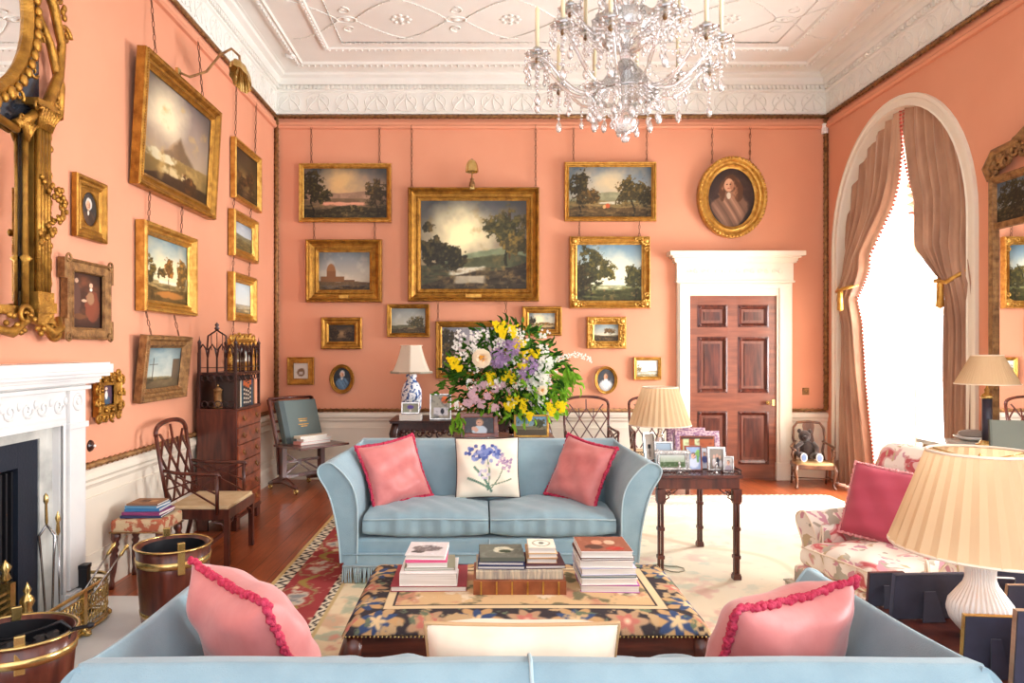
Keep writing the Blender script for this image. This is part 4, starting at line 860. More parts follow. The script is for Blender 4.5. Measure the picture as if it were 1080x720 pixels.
# ------------------------------------------------------------ rug
def rug():
    x0, x1, y0, y1 = -1.475, 3.9, 1.1, 7.86; W, H = x1-x0, y1-y0; a = Art(430, 540, 71, (228, 210, 176)); a.asp = W/H
    X = x0+a.U*W; Y = y0+a.V*H; dl = X-x0; dr = x1-X; db = Y-y0; dt = y1-Y; d = np.minimum(np.minimum(dl, dr), np.minimum(db, dt))
    al = np.where(np.minimum(dl, dr) < np.minimum(db, dt), Y, X)
    # field: pale cream with soft scattered flowers
    a.mix((fbm(X, Y, 1.6, 1.6, 5)-.5)*2, (208, 186, 146)); a.mix((fbm(X, Y, 4, 4, 15)-.58)*9, (206, 172, 142)); a.mix((fbm(X, Y, 7, 7, 25)-.62)*10, (176, 182, 156)); a.mix((fbm(X, Y, 6, 6, 35)-.63)*10, (206, 146, 128))
    cx, cy = (x0+x1)/2, (y0+y1)/2
    rr = np.hypot((X-cx)/1.2, (Y-cy)/1.7); a.mix((.04-abs(rr-1-.06*np.cos(8*np.arctan2(Y-cy, X-cx))))*40, (182, 150, 110))
    # border
    B = .50
    m = (d < B)*1.; a.mix(m, (158, 68, 68)); a.mix(m*(fbm(X, Y, 3, 3, 45)-.5)*2, (138, 50, 54))
    p = 0.62; q = (al % p)/p-.5; mid = (d-.25)
    e = (q*p/.24)**2+(mid/.13)**2+(fbm(X, Y, 9, 9, 65)-.5)*1.6; a.mix(m*(1.1-e)*5*(e > .8), (160, 138, 96)); a.mix(m*(.8-e)*6, (166, 78, 72)); a.mix(m*(.42-e)*6, (200, 188, 168)); a.mix(m*(.12-e)*7, (140, 140, 140))
    q2 = ((al+p/2) % p)/p-.5; e2 = (q2*p/.16)**2+((mid-.04*np.sin(al*20))/.03)**2; a.mix(m*(1-e2)*5, (158, 134, 74)); a.mix(m*(fbm(X, Y, 11, 11, 55)-.63)*12, (222, 200, 160))
    for c0, c1 in ((.0, .03), (.03, .115), (.45, .5), (.5, .52)):
        s = (d >= c0)*(d < c1)*1.; z = ((al*9) % 1)
        if c0 in (.03, .45): a.mix(s, (226, 216, 190)); w = abs(((al*7) % 1)-.5)*2; t = (d-c0)/(c1-c0); a.mix(s*(((t-w) % 1) < .42)*1., (44, 38, 44))
        elif c0 == 0.: a.mix(s, (206, 176, 120))
        else: a.mix(s, (196, 172, 124))
    glare_tint = np.clip((X-.3)/1.4, 0, 1)*.62+np.clip((Y-6.6)/1.0, 0, 1)*.25; a.mix(np.clip(glare_tint, 0, .7), (240, 230, 210))  # window glare painted into the rug colours, paler towards the window and far end
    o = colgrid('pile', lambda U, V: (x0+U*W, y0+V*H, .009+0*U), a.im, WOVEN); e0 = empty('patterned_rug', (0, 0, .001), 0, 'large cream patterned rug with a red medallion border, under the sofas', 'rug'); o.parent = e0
    MB().box(x0, x1, y0, y1, 0, .008).build('backing', solid(190, 170, 130, .9), e0)
    f = MB(); n = 260
    for i in range(n): x = x0+W*i/n; f.box(x, x+.008, y1, y1+.05+.02*(i % 3), .001, .005)
    tag(f.build('fringe', solid(232, 220, 196, .9), e0), kind='stuff')
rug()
# ------------------------------------------------------------ sofas (local: facing -y, x along the width)
def sofa(org, rz, w, d, hb, ha, label, flare=.17, ncush=2, seat=.47, fringe=True, BLUE=BLUE, BLUEP=BLUEP, hae=None, name='sofa', cat='sofa', slope=1.3, inset=0.):
    e = empty(name, org, rz, label, cat); hw = w/2; yi = d/2
    b = MB(); b.box(-hw+.02, hw-.02, -yi+.04, yi-.05, .14, .30); b.build('base', BLUE, e, .02)
    # back
    def back(u, v):
        prof = [(yi-.04, .14), (yi-.03, .4), (yi-.01, .7), (yi+.0, hb-.09), (yi-.01, hb-.03), (yi-.05, hb), (yi-.11, hb-.01), (yi-.16, hb-.05), (yi-.2, hb-.14), (yi-.22, .6), (yi-.24, .45), (yi-.25, .14)]
        t = v*(len(prof)-1); i = min(int(t), len(prof)-2); q = t-i; y = prof[i][0]*(1-q)+prof[i+1][0]*q; z = prof[i][1]*(1-q)+prof[i+1][1]*q
        x = -hw+.0+u*(w); wr = .004*math.sin(x*9+z*5)
        return (x, y+wr, z)
    b = MB(); b.grid(back, 40, 44); n = 45
    for s_ in (0, 1): b.add([back(s_, j/44) for j in range(45)], [tuple(range(45))])
    b.build('backrest', BLUE, e)
    def arm(s):
        k = 18
        def sec(t, j):   # t along depth 0 front .. 1 back
            fl = flare*(1-.75*t*t*(3-2*t)); hh = ha+((hae or hb)-ha)*(t**slope); th = .10
            pr = [(-.06, .14), (-.065, .35), (-.06, .55), (-.03, hh-.17), (.03*fl/.17, hh-.08), (fl*.55, hh-.02), (fl*.8, hh), (fl+.02, hh-.015), (fl+.045, hh-.05), (fl+.035, hh-.10), (fl*.8+.01, hh-.2), (fl*.5+.02, hh-.33), (fl*.2+.04, .35), (.06, .22), (.055, .14)]
            return pr[j]
        m = 15; sm = 3
        def pt(u, v):
            t = u; j = v*(m-1); i = min(int(j), m-2); q = j-i; p0 = sec(t, max(i-1, 0)); p1 = sec(t, i); p2 = sec(t, i+1); p3 = sec(t, min(i+2, m-1))
            f = lambda a, b, c_, d_: .5*((2*b)+(-a+c_)*q+(2*a-5*b+4*c_-d_)*q*q+(-a+3*b-3*c_+d_)*q**3)
            return (s*(hw-.03+f(p0[0], p1[0], p2[0], p3[0])), -yi+inset+(d-.03-inset)*u, f(p0[1], p1[1], p2[1], p3[1]))
        a = MB(); a.grid(pt, 16, 56)
        for u in (0, 1): a.add([pt(u, v/56) for v in range(57)], [tuple(range(57))])
        ao = a.build('arm', BLUE, e)
        p = MB(); pts = [(x, y-.004, z) for x, y, z in [pt(0, v/56) for v in range(57)]]; p.tube(pts, .006, 6); p.build('piping', BLUEP, ao)
    arm(-1); arm(1)
    sw = (w-.24)/ncush; rn = random.Random(int(w*100))
    for i in range(ncush):
        x0 = -hw+.12+i*sw
        def cu(u, v, x0=x0, i=i):
            a = 2*PI*v; X = x0+.006+(sw-.012)*u; ed = min(u, 1-u)*2; ed = 1-(1-ed)**8
            cy_ = math.cos(a); sy_ = math.sin(a); n = 4
            r = (abs(cy_)**n+abs(sy_)**n)**(-1/n); hy = (d-.26)/2; hz = .078+.02*math.sin(PI*u)
            y = -yi+.015+hy+hy*cy_*r; z = .30+.085+hz*sy_*r*(.86+.14*ed)
            if sy_ > .2: z += .016*math.sin(PI*u)+.005*math.sin(X*17+i*2)*math.sin(y*9)+.004*math.sin(X*31+y*23)
            if cy_ < -.5: y += .004*math.sin(X*60)+.006*math.sin(X*23+i)
            return (X, y, z)
        c_ = MB(); c_.grid(cu, 44, 48, cv=True)
        for u in (0, 1): c_.add([cu(u, v/48) for v in range(48)], [tuple(range(48))])
        co = c_.build('seat_cushion', BLUE, e)
        p = MB()
        for dz in (.455,):
            pts = [(x0+.01+(sw-.02)*t/20, -yi+.012+.003*math.sin(t*2), .385+.052+.006*math.sin(PI*t/20)) for t in range(21)]; p.tube(pts, .005, 6)
        p.build('piping', BLUEP, co)
    if ncush == 2:
        p = MB(); p.tube([tuple(Vector(back(.5, j/44))*1.0+Vector((0, .003 if j < 20 else 0, .003 if 18 < j < 30 else 0))) for j in range(0, 34)], .0055, 6); p.tube([(0, -yi+.036, .2), (0, -yi+.036, .3)], .005, 6); p.build('centre_seam', BLUEP, e)
    sk = MB(); sk.box(-hw+.0, hw-.0, -yi-.004, -yi+.05, .11, .20); sk.box(-hw-.0, -hw+.02, -yi, yi, .11, .2); sk.box(hw-.02, hw, -yi, yi, .11, .2); sk.box(-hw, hw, yi-.05, yi-.02, .11, .2)
    sk.tube([(-hw-.005, yi, .2), (-hw-.005, -yi-.008, .2), (hw+.005, -yi-.008, .2), (hw+.005, yi, .2)], .005, 6); sk.build('skirt_band', BLUE, e, .004)
    if fringe:
        f = MB(); n = int(w/.0115)
        for i in range(n):
            x = -hw-.005+(w+.01)*i/n; j = rn.uniform(-.006, .006); f.tube([(x, -yi-.008, .125), (x+j, -yi-.012, .07), (x+j*2, -yi-.012+rn.uniform(-.008, .008), .006)], [.0045, .0035, .0045], 4)
        for s in (-1, 1):
            for i in range(int(d/.0115)): y = -yi+i*.0115; j = rn.uniform(-.006, .006); f.tube([(s*(hw+.006), y, .125), (s*(hw+.012), y+j, .07), (s*(hw+.01+rn.uniform(0, .012)), y+j*2, .006)], [.0045, .0035, .0045], 4)
        f.tube([(-hw-.008, yi, .118), (-hw-.008, -yi-.01, .118), (hw+.008, -yi-.01, .118), (hw+.008, yi, .118)], .008, 6)
        tag(f.build('bullion_fringe', BLUEP, e), kind='stuff')
    ft = [MB().lathe([(.02, .0), (.03, .04), (.035, .14)], (x, y, 0), 10).build('leg', MAHOGD, e) for x in (-hw+.12, hw-.12) for y in (-yi+.12, yi-.14)]
    return e
SF = (.055, 5.38, .0115); sofa(SF, 0, 2.04, .92, .905, .84, 'pale blue linen two-cushion sofa with bullion fringe facing the camera, beyond the footstool')
SN = (.12, 2.19, .0115); sofa(SN, PI, 2.20, 1.06, .873, .785, 'pale blue linen sofa in the foreground seen from behind its back', .10)
# ------------------------------------------------------------ pillows
def pillow(name, label, cen, eul, w, h, t, mat, img=None, fringe=None, piping=None, sag=.10, group=None, back=None, ruf=.013):
    e = empty(name, cen, 0, label, 'cushion', group); e.rotation_euler = eul
    def P3(U, V, s):
        a = U*2-1; b = V*2-1; pin = 1-sag*(1-a*a)*(b*b)**2; pin2 = 1-sag*(1-b*b)*(a*a)**2
        th = np.clip((1-a**4)*(1-b**4), 0, 1)**.55
        wr = .006*np.sin(a*7+b*5)+.005*np.sin(a*3-b*11)
        return (a*w/2*(1-sag*(1-b*b)*abs(a)**3), -s*(t/2*th*(1-.25*(a*a+b*b)/2)+wr*th), b*h/2*(1-sag*(1-a*a)*abs(b)**3))
    for s in (1, -1):
        if s == 1 and img is not None: colgrid('front_cover', lambda U, V: P3(U, V, 1), img, PRINT, e); continue
        m = MB(); fn = lambda u, v: tuple(float(q) for q in P3(np.float64(u), np.float64(v), s)); m.grid(fn, 26, 26); m.build('front_cover' if s == 1 else 'back_cover', mat if s == 1 or back is None else back, e)
    per = []; N = 40
    for i in range(N): per.append((i/N, 0))
    for i in range(N): per.append((1, i/N))
    for i in range(N): per.append((1-i/N, 1))
    for i in range(N): per.append((0, 1-i/N))
    pts = [P3(np.float64(u), np.float64(v), 0.) for u, v in per]; pts = [(float(x), 0, float(z)) for x, y, z in pts]
    if fringe:
        m = MB(); rn = random.Random(4)
        pp = [Vector(pts[i]) for i in range(len(pts))]
        for i in range(len(pp)):
            a, b = pp[i], pp[(i+1) % len(pp)]
            for q in (.0, .5):
                x = a.lerp(b, q); o = x.normalized()*ruf*.6
                m.ball((x.x+o.x+rn.uniform(-.003, .003), rn.uniform(-.007, .007), x.z+o.z+rn.uniform(-.003, .003)), (ruf*rn.uniform(.7, 1.15), ruf*rn.uniform(.6, 1.1), ruf*rn.uniform(.7, 1.15)), 6, 4)
        m.build('ruched_fringe', fringe, e)
    elif piping:
        m = MB(); m.tube(pts+[pts[0]], .006, 6); m.build('piping', piping, e)
    return e
def iris():
    a = Art(70, 76, 81, (242, 232, 212)); a.asp = .92; rn = random.Random(2)
    for x0, y0, x1, y1, cc, wd in ((.5, .12, .5, .62, (110, 136, 112), .012), (.3, .5, .55, .1, (92, 128, 110), .02), (.2, .32, .5, .16, (96, 130, 110), .018), (.55, .15, .74, .5, (120, 142, 116), .01), (.55, .2, .86, .3, (128, 146, 120), .01)):
        for t in np.linspace(0, 1, 40): a.blob(x0+(x1-x0)*t+.03*math.sin(t*3), y0+(y1-y0)*t, wd, wd*1.2, cc, 3)
    for i in range(60):
        g = rn.uniform(0, 2*PI); r = rn.uniform(.02, .24); a.blob(.46+r*1.25*math.cos(g), .74+r*.75*math.sin(g), .033, .035, rn.choice([(88, 104, 168), (120, 136, 190), (150, 160, 206), (70, 84, 150)]), 4)
    for i in range(26): g = rn.uniform(0, 2*PI); r = rn.uniform(0, .14); a.blob(.78+r*math.cos(g), .55+r*1.2*math.sin(g), .025, .025, rn.choice([(170, 140, 168), (196, 168, 184), (150, 124, 160)]), 4)
    for i in range(12): g = rn.uniform(0, 2*PI); r = rn.uniform(0, .1); a.blob(.45+r*math.cos(g), .42+r*1.2*math.sin(g), .025, .025, rn.choice([(196, 190, 210), (214, 204, 214)]), 3)
    a.mix((a.n(6, 3)-.6)*1.5, (226, 212, 190)); return a.im
q = P(416, 497, 5.42); pillow('cushion', 'pink silk cushion with crimson fringe leaning on the left arm of the far sofa', tuple(q), (R(-24), R(-7), R(36)), .50, .50, .17, PINK, fringe=FRINGE)
q = P(514, 493, 5.5); pillow('cushion', 'cream square cushion printed with a blue iris bouquet, middle of the far sofa', tuple(q), (R(-14), R(-1), R(0)), .50, .47, .15, CREAMC, img=iris(), piping=MAHOGD, sag=.05)
q = P(612, 497, 5.42); pillow('cushion', 'pink silk cushion with crimson fringe leaning on the right arm of the far sofa', tuple(q), (R(-24), R(7), R(-50)), .50, .50, .18, PINK, fringe=FRINGE)
q = P(268, 655, 2.12); pillow('cushion', 'pink silk cushion with ruched crimson fringe at the left end of the foreground sofa', (-.70, 2.18, .735), (R(-24), 0, R(133)), .53, .48, .25, PINK, fringe=FRINGE, ruf=.012)
q = P(832, 668, 2.08); pillow('cushion', 'pink silk cushion with ruched crimson fringe at the right end of the foreground sofa', (.90, 2.17, .705), (R(-24), 0, R(209)), .53, .48, .25, PINK, fringe=FRINGE, ruf=.012)
q = P(550, 715, 1.98); pillow('cushion', 'plain cream linen cushion standing in the middle of the foreground sofa', tuple(q), (R(10), R(0), R(0)), .54, .34, .22, CREAMC, piping=solid(196, 160, 116), sag=.04)
# ------------------------------------------------------------ footstool with needlework top
def ottoman():
    cx, cy = .2, 3.48; e = empty('footstool', (cx, cy, .0115), 0, 'long low footstool with a floral needlework top and mahogany frame between the sofas', 'footstool')
    w, d = 1.6, .86; hw, hd = w/2, d/2; zt = .455
    a = Art(330, 210, 91, (62, 56, 58)); a.asp = 1.6/1.06
    # unrolled: U across the width, V from front lower edge over the top to the back edge
    X = (a.U-.5)*1.76; Yv = (a.V-.5)*1.06; dx = .88-abs(X); dy = .53-abs(Yv); d_ = np.minimum(dx, dy); al = np.where(dx < dy, Yv, X)
    a.mix((d_ > .26)*1., (206, 172, 128)); a.mix((d_ > .26)*(fbm(X+5, Yv+5, 9, 9, 3)-.55)*8, (186, 132, 106)); a.mix((d_ > .26)*(fbm(X+5, Yv+5, 12, 12, 9)-.58)*9, (120, 112, 84)); a.mix((d_ > .26)*(fbm(X+5, Yv+5, 14, 14, 19)-.6)*9, (222, 204, 174))
    a.mix(((d_ > .235)*(d_ < .27))*1., (214, 190, 150)); a.mix(((d_ > .27)*(d_ < .28))*1., (60, 50, 56))
    bd = (d_ < .235)*(d_ > .02)*1.; q = (al % .44)/.44-.5; mid = d_-.125; ang = np.arctan2(mid, q*.44); rr = np.hypot(mid, q*.44)
    a.mix(bd*(.1+.03*np.cos(6*ang)-rr)*60, (190, 152, 106)); a.mix(bd*(.078+.03*np.cos(6*ang+3.1)-rr)*60, (62, 78, 112)); a.mix(bd*(.04+.012*np.cos(5*ang)-rr)*60, (214, 184, 140))
    q = ((al+.22) % .44)/.44-.5; ang = np.arctan2(mid, q*.44); rr = np.hypot(mid, q*.44); a.mix(bd*(.085+.02*np.cos(7*ang)-rr)*60, (178, 144, 112)); a.mix(bd*(.05+.012*np.cos(5*ang)-rr)*60, (186, 112, 98)); a.mix(bd*(.022-rr)*60, (226, 190, 160))
    a.mix(bd*(fbm(X+3, Yv+3, 16, 16, 23)-.6)*12, (186, 156, 116)); a.mix(bd*(fbm(X+3, Yv+3, 20, 20, 29)-.64)*12, (106, 116, 92)); a.mix((d_ < .02)*1., (196, 160, 100))
    def fn(U, V):
        x = (U-.5)*1.76; y = (V-.5)*1.06; r = .08
        def ro(s, L): # arc length -> (position, drop)
            a_ = np.abs(s); k = np.clip((a_-(L-r))/r, 0, 1.3); return np.sign(s)*np.where(a_ < L-r, a_, L-r+r*np.sin(np.minimum(k, PI/2))), r*(1-np.cos(np.minimum(k, PI/2)))
        xx, dzx = ro(x, hw+.01); yy, dzy = ro(y, hd+.01)
        return xx, yy, zt-np.minimum(np.maximum(dzx, dzy)+.35*np.minimum(dzx, dzy), .1)+.012*np.cos(x/.88*1.5)*np.cos(y/.53*1.5)
    colgrid('needlework_top', fn, a.im, WOVEN, e)
    f = MB(); f.box(-hw+.01, hw-.01, -hd+.01, hd-.01, .27, .385); f.box(-hw, hw, -hd, hd, .262, .275); f.build('frame', MAHOGH, e, .006)
    n = MB(); k = 90
    for i in range(k):
        for s in (-1, 1): n.ball((-hw+w*(i+.5)/k, s*(hd+.006), .39), .005, 5, 3)
    for i in range(48):
        for s in (-1, 1): n.ball((s*(hw+.006), -hd+d*(i+.5)/48, .39), .005, 5, 3)
    tag(n.build('brass_nail_trim', BRASS, e), kind='stuff')
    for sx in (-1, 1):
        for sy in (-1, 1):
            l = MB(); x, y = sx*(hw-.05), sy*(hd-.05); l.tube([(x, y, .38), (x+sx*.025, y+sy*.025, .30), (x+sx*.02, y+sy*.02, .2), (x-sx*.015, y-sy*.015, .1), (x+sx*.0, y, .04), (x+sx*.03, y+sy*.02, .015), (x+sx*.035, y+sy*.03, .0)], [.05, .052, .036, .022, .02, .03, .026], 10); l.build('leg', MAHOG, e)
ottoman()
# ------------------------------------------------------------ books
def book(label, x, y, z, w, d, t, cover, rz=0., spine='left', top=None, group=None, pages=None, bands=False, name='book', tilt=0., lab=None):
    """lying book, (x, y, z) centre of the underside; spine: left / front / back / right"""
    e = empty(name, (x, y, z+.0005), rz, label, 'book', group); e.rotation_euler[0] = tilt
    ct = .0025 if t > .012 else .0015; cm = MB(); cm.box(-w/2, w/2, -d/2, d/2, 0, ct); cm.box(-w/2, w/2, -d/2, d/2, t-ct, t)
    sp = {'left': (-w/2, -w/2+ct, -d/2, d/2), 'right': (w/2-ct, w/2, -d/2, d/2), 'front': (-w/2, w/2, -d/2, -d/2+ct), 'back': (-w/2, w/2, d/2-ct, d/2)}[spine]
    cm.box(*sp, 0, t)
    co = cm.build('cover', cover, e, .001)
    i = .005; p = [-w/2+i, w/2-i, -d/2+i, d/2-i]; k = {'left': 0, 'right': 1, 'front': 2, 'back': 3}[spine]; p[k] += (-i+ct)*(1 if k % 2 == 0 else -1)
    MB().box(*p, ct, t-ct).build('pages', pages or PAGES, e)
    if top is not None: colgrid('cover_picture', lambda U, V: ((U-.5)*(w-.004), (V-.5)*(d-.004), t+.0006+0*U), top, PRINT, e)
    if bands:
        b = MB(); 
        for j in range(6): xx = -w/2+w*(j+.5)/6; b.box(xx-.004, xx+.004, -d/2-.004, -d/2+.002, .002, t-.002)
        b.build('raised_bands', GOLD2, e)
    return e
OT = .474
def otp(px, py, h): return FL(px, py, OT+h)
def stack(items, x, y, z, group):
    for (label, dx, dy, w, d, t, cover, rz, spine, kw) in items: book(label, x+dx, y+dy, z, w, d, t, cover, rz, spine, group=group, **kw); z += t+.0015
    return z
def photoart(seed, base, spots, w=40, h=30):
    a = Art(w, h, seed, base)
    for s in spots: a.blob(*s)
    a.fleck(tuple(min(255, q+30) for q in base), .3, 8, .55); return a.im
W_ = solid(236, 232, 228); RED = solid(150, 52, 62); PK = solid(226, 96, 140); CR = solid(232, 224, 204); NV = solid(48, 54, 92); GRD = solid(92, 96, 84); TN = solid(196, 156, 110); TN2 = solid(214, 178, 134); BRB = solid(104, 58, 40); LTH = M('tan_leather', c(158, 92, 54), .4, col2=c(128, 68, 40), vs=12); LAV = solid(190, 188, 214); PUR = solid(176, 72, 160)
x1 = (452-CX)/F*3.42
stack([('large crimson book at the bottom of the left stack on the footstool', -.0, .04, .37, .34, .026, RED, 0, 'right', {}),
       ('thick white book above the crimson one, left stack on the footstool', -.0, -.0, .28, .26, .062, W_, 0, 'left', {}),
       ('thin grey-green book third up in the left stack on the footstool', .0, .02, .25, .22, .012, solid(150, 152, 128), R(2), 'left', {}),
       ('white book with pale spine fourth up in the left stack on the footstool', -.015, .03, .2, .24, .022, W_, R(2), 'back', {}),
       ('bright pink book just below the top of the left stack', -.015, .03, .205, .24, .013, PK, R(1), 'front', {}),
       ('white book with a photograph cover on top of the left stack', -.015, .03, .2, .24, .022, W_, R(-2), 'back', dict(top=photoart(3, (214, 206, 204), [(.5, .5, .4, .25, (120, 110, 108), 3, .9), (.3, .25, .2, .1, (90, 82, 80), 3, .8)])))], x1, 3.53, OT, 'books stacked on the left of the footstool')
xm = (548-CX)/F*3.38
book('long tan leather bound volume with raised bands, base of the middle stack', xm, 3.5, OT, .445, .30, .068, LTH, 0, 'front', bands=True, group='books stacked in the middle of the footstool')
book('pale parchment spined book lying on the tan leather volume', xm, 3.51, OT+.07, .42, .28, .038, M('parchment', c(206, 190, 160), .6, col2=c(150, 140, 130), vs=9, stretch=(9, 1, 1)), 0, 'front', group='books stacked in the middle of the footstool')
z = OT+.11
stack([('navy book under the grey picture book, middle stack', 0, 0, .23, .25, .016, NV, R(-1), 'left', {}), ('white-edged navy book second in the left pile of the middle stack', 0, 0, .225, .24, .016, NV, R(-2), 'back', {}),
       ('grey-green book with a small landscape cover, middle stack', 0, 0, .22, .235, .02, GRD, R(1), 'front', dict(top=photoart(5, (110, 112, 100), [(.55, .55, .25, .25, (210, 206, 180), 4, .8), (.6, .45, .16, .12, (60, 70, 50), 4, .8)])))], xm-.085, 3.52, z, 'books stacked in the middle of the footstool')
stack([('dark red-brown book under the small tan books, middle stack', .0, 0, .195, .23, .016, solid(84, 44, 56), R(2), 'left', {}), ('small tan book, lowest of the three small books', -.01, 0, .15, .18, .024, TN, R(-2), 'back', {}),
       ('small light tan book, second of the three small books', -.01, .0, .145, .175, .022, TN2, R(2), 'back', {}), ('small cream book with a framed emblem, top of the middle stack', -.01, 0, .135, .165, .026, CR, R(-1), 'back', dict(top=photoart(6, (236, 226, 206), [(.5, .5, .36, .36, (150, 144, 120), 6), (.5, .5, .3, .3, (238, 230, 212), 6), (.5, .5, .12, .15, (120, 124, 110), 3)], 24, 24)))], xm+.125, 3.52, z, 'books stacked in the middle of the footstool')
xr = (640-CX)/F*3.45
stack([('white book with purple boards, bottom of the right stack on the footstool', .01, 0, .285, .27, .036, PUR, R(-2), 'back', {}), ('white book second from the bottom of the right stack', .0, .0, .275, .27, .03, W_, R(1), 'back', {}),
       ('green-grey spined book in the middle of the right stack', .0, .01, .27, .27, .014, solid(70, 92, 84), R(0), 'left', {}), ('pale lavender-edged book in the middle of the right stack', -.005, 0, .27, .27, .034, LAV, R(2), 'back', {}),
       ('thick white book fifth up in the right stack', -.01, 0, .265, .27, .034, W_, R(-1), 'back', {}), ('brown-spined book below the top of the right stack', -.01, 0, .26, .27, .012, BRB, R(2), 'left', {}),
       ('white book with a red and brown photograph cover, top of the right stack', -.01, 0, .255, .27, .03, W_, R(0), 'back', dict(top=photoart(8, (150, 92, 70), [(.4, .6, .12, .16, (206, 150, 120), 4), (.65, .6, .12, .16, (210, 180, 150), 4), (.3, .3, .2, .16, (90, 60, 50), 3, .8), (.7, .2, .2, .12, (180, 60, 50), 3, .8)])))], xr, 3.52, OT, 'books stacked on the right of the footstool')
# ------------------------------------------------------------ curtains and blind in the arch
CURT = M('brown_pink_velvet', c(166, 126, 100), .75, col2=c(140, 100, 78), vs=6, stretch=(1, 1, .3), sheen=.5)
LINING = shade_mat('gold_cream_damask', c(226, 190, 150), .45); _m = CURT; _n = _m.node_tree; _t = _n.nodes.new('ShaderNodeBsdfTranslucent'); _t.inputs[0].default_value = (*c(214, 160, 120), 1); _x = _n.nodes.new('ShaderNodeMixShader'); _x.inputs[0].default_value = .016; _n.links.new(_n.nodes['Principled BSDF'].outputs[0], _x.inputs[1]); _n.links.new(_t.outputs[0], _x.inputs[2]); _n.links.new(_x.outputs[0], _n.nodes['Material Output'].inputs[0]); BOB = M('terracotta_bobbles', c(170, 72, 58), .8)
XC = XR-.015
def cpx(px, py): Y = F*XC/(px-CX); return (Y, EYE-(py-CY)*Y/F)
def interp(tab, z):
    if z >= tab[0][0]: return tab[0][1]
    for (z0, y0), (z1, y1) in zip(tab, tab[1:]):
        if z <= z0 and z >= z1: return y0+(y1-y0)*(z0-z)/(z0-z1)
    return tab[-1][1]
def archz(y): t = min(abs(y-AY)/AI, .9999); return AZ+BI*math.sqrt(1-t*t)
def tabof(pts): return sorted([(cpx(*p)[1], cpx(*p)[0]) for p in pts], reverse=True)
def curtain(label, inner, outer, tie, n, side, lining_below):
    """inner / outer: edge pixels from the top down; folds gather towards the tieback"""
    e = empty('curtain', (XC, AY+side*AI*.95, 0), 0, label, 'curtain'); inv = mw(e).inverted()
    zt = interp  # noqa
    ti, to = tabof(inner), tabof(outer); ztie = tie; m = MB(); rn = random.Random(n); ph = [rn.uniform(0, 6) for _ in range(6)]
    topz = ti[0][0]
    def pt(u, v):
        # u from outer (0) to inner (1); v from the top (0) down to the hem (1)
        zi = topz+(.02-topz)*v
        yo = interp(to, zi)+side*.13; yi = interp(ti, zi); y = yo+(yi-yo)*u
        # the heading follows the arch
        yh = AY+side*AI*1.02*(1-u)+ (ti[0][1]-AY)*u
        z = zi
        if v < .30:
            q = v/.30; zh = archz(yh)+.05 if abs(yh-AY) < AI*.97 else AZ+BI*.3; yb = interp(to, topz*.7+.006); zi3 = topz+(.02-topz)*.30; ye = interp(to, zi3)+(interp(ti, zi3)-interp(to, zi3))*u
            z = zh+(zi3-zh)*q; yo2, yi2 = interp(to, z)+side*.13, interp(ti, z); yy = yo2+(yi2-yo2)*u; y = yh*(1-q)**1.5+yy*(1-(1-q)**1.5)
        amp = .05*(.45+.55*min(1, v*3)); near = math.exp(-((z-ztie)/.28)**2); amp *= (1-.45*near)
        f = n*2*PI*(u**.9)
        x = -.07+amp*(math.sin(f+ph[0]+.5*math.sin(z*1.1+ph[1]))+.35*math.sin(2.3*f+ph[2]+z*.6))+.10*near*math.sin(PI*u)*-1+.04*math.sin(u*3+v*4)
        bx = -.12*max(0, (1-abs(z-ztie-.35)/.5))*u
        return tuple(inv@Vector((XC+.14+x+bx, y, z)))
    m.grid(pt, 110, 70); m.build('drape', CURT, e)
    b = MB(); zs = 0; last = None; k = 0
    for j in range(900):
        p = Vector(pt(1, j/900))
        if last is None or (p-last).length > .042:
            last = p; b.ball((p.x-.005, p.y+(-.02 if side > 0 else .02), p.z-.01), .016, 6, 4); k += 1
    b.build('bobble_fringe', BOB, e)
    r = MB(); yo, yi = interp(to, ztie), interp(ti, ztie); r.tube([inv@Vector((XC+.06, yo, ztie+.12)), inv@Vector((XC-.12, yo*.6+yi*.4, ztie-.02)), inv@Vector((XC-.14, yo*.25+yi*.75, ztie)), inv@Vector((XC-.02, yi, ztie+.04))], .02, 8)
    r.lathe([(0, -.26), (.035, -.24), (.028, -.06), (.03, -.03), (.012, .0)], tuple(inv@Vector((XC-.13, yo*.4+yi*.6, ztie))), 12); r.build('tieback', GOLD2, e)
    return e
curtain('dusty brown velvet curtain tied back on the far side of the arched window', [(943, 112), (938, 190), (927, 245), (918, 285), (908, 303), (899, 316), (903, 340), (906, 400), (911, 470), (913, 512)], [(886, 250), (884, 300), (883, 400), (883, 518)], cpx(899, 305)[1], 7, 1, True)
curtain('dusty brown velvet curtain on the near side of the arched window', [(943, 112), (952, 170), (964, 225), (976, 262), (992, 290), (998, 300), (996, 330), (993, 400), (991, 470), (989, 520)], [(1021, 200), (1022, 300), (1023, 400), (1023, 600)], cpx(998, 297)[1], 9, -1, False)
bl = empty('roman_blind', (XR+.75, AY, 3.3), 0, 'drawn-up dusty pink blind with a red bobble edge at the top of the arched window', 'blind')
mb = MB(); mb.grid(lambda u, v: (.04*math.sin(v*20), (u-.5)*1.9, .35*v-.06*math.sin(PI*u*4)**2*(1-v)), 40, 24); mb.build('cloth', CURT, bl)
mb = MB(); [mb.ball((0, (i/46-.5)*1.9, -.02-.06*math.sin(PI*i/46*4)**2), .02, 6, 4) for i in range(47)]; mb.build('bobble_edge', BOB, bl)
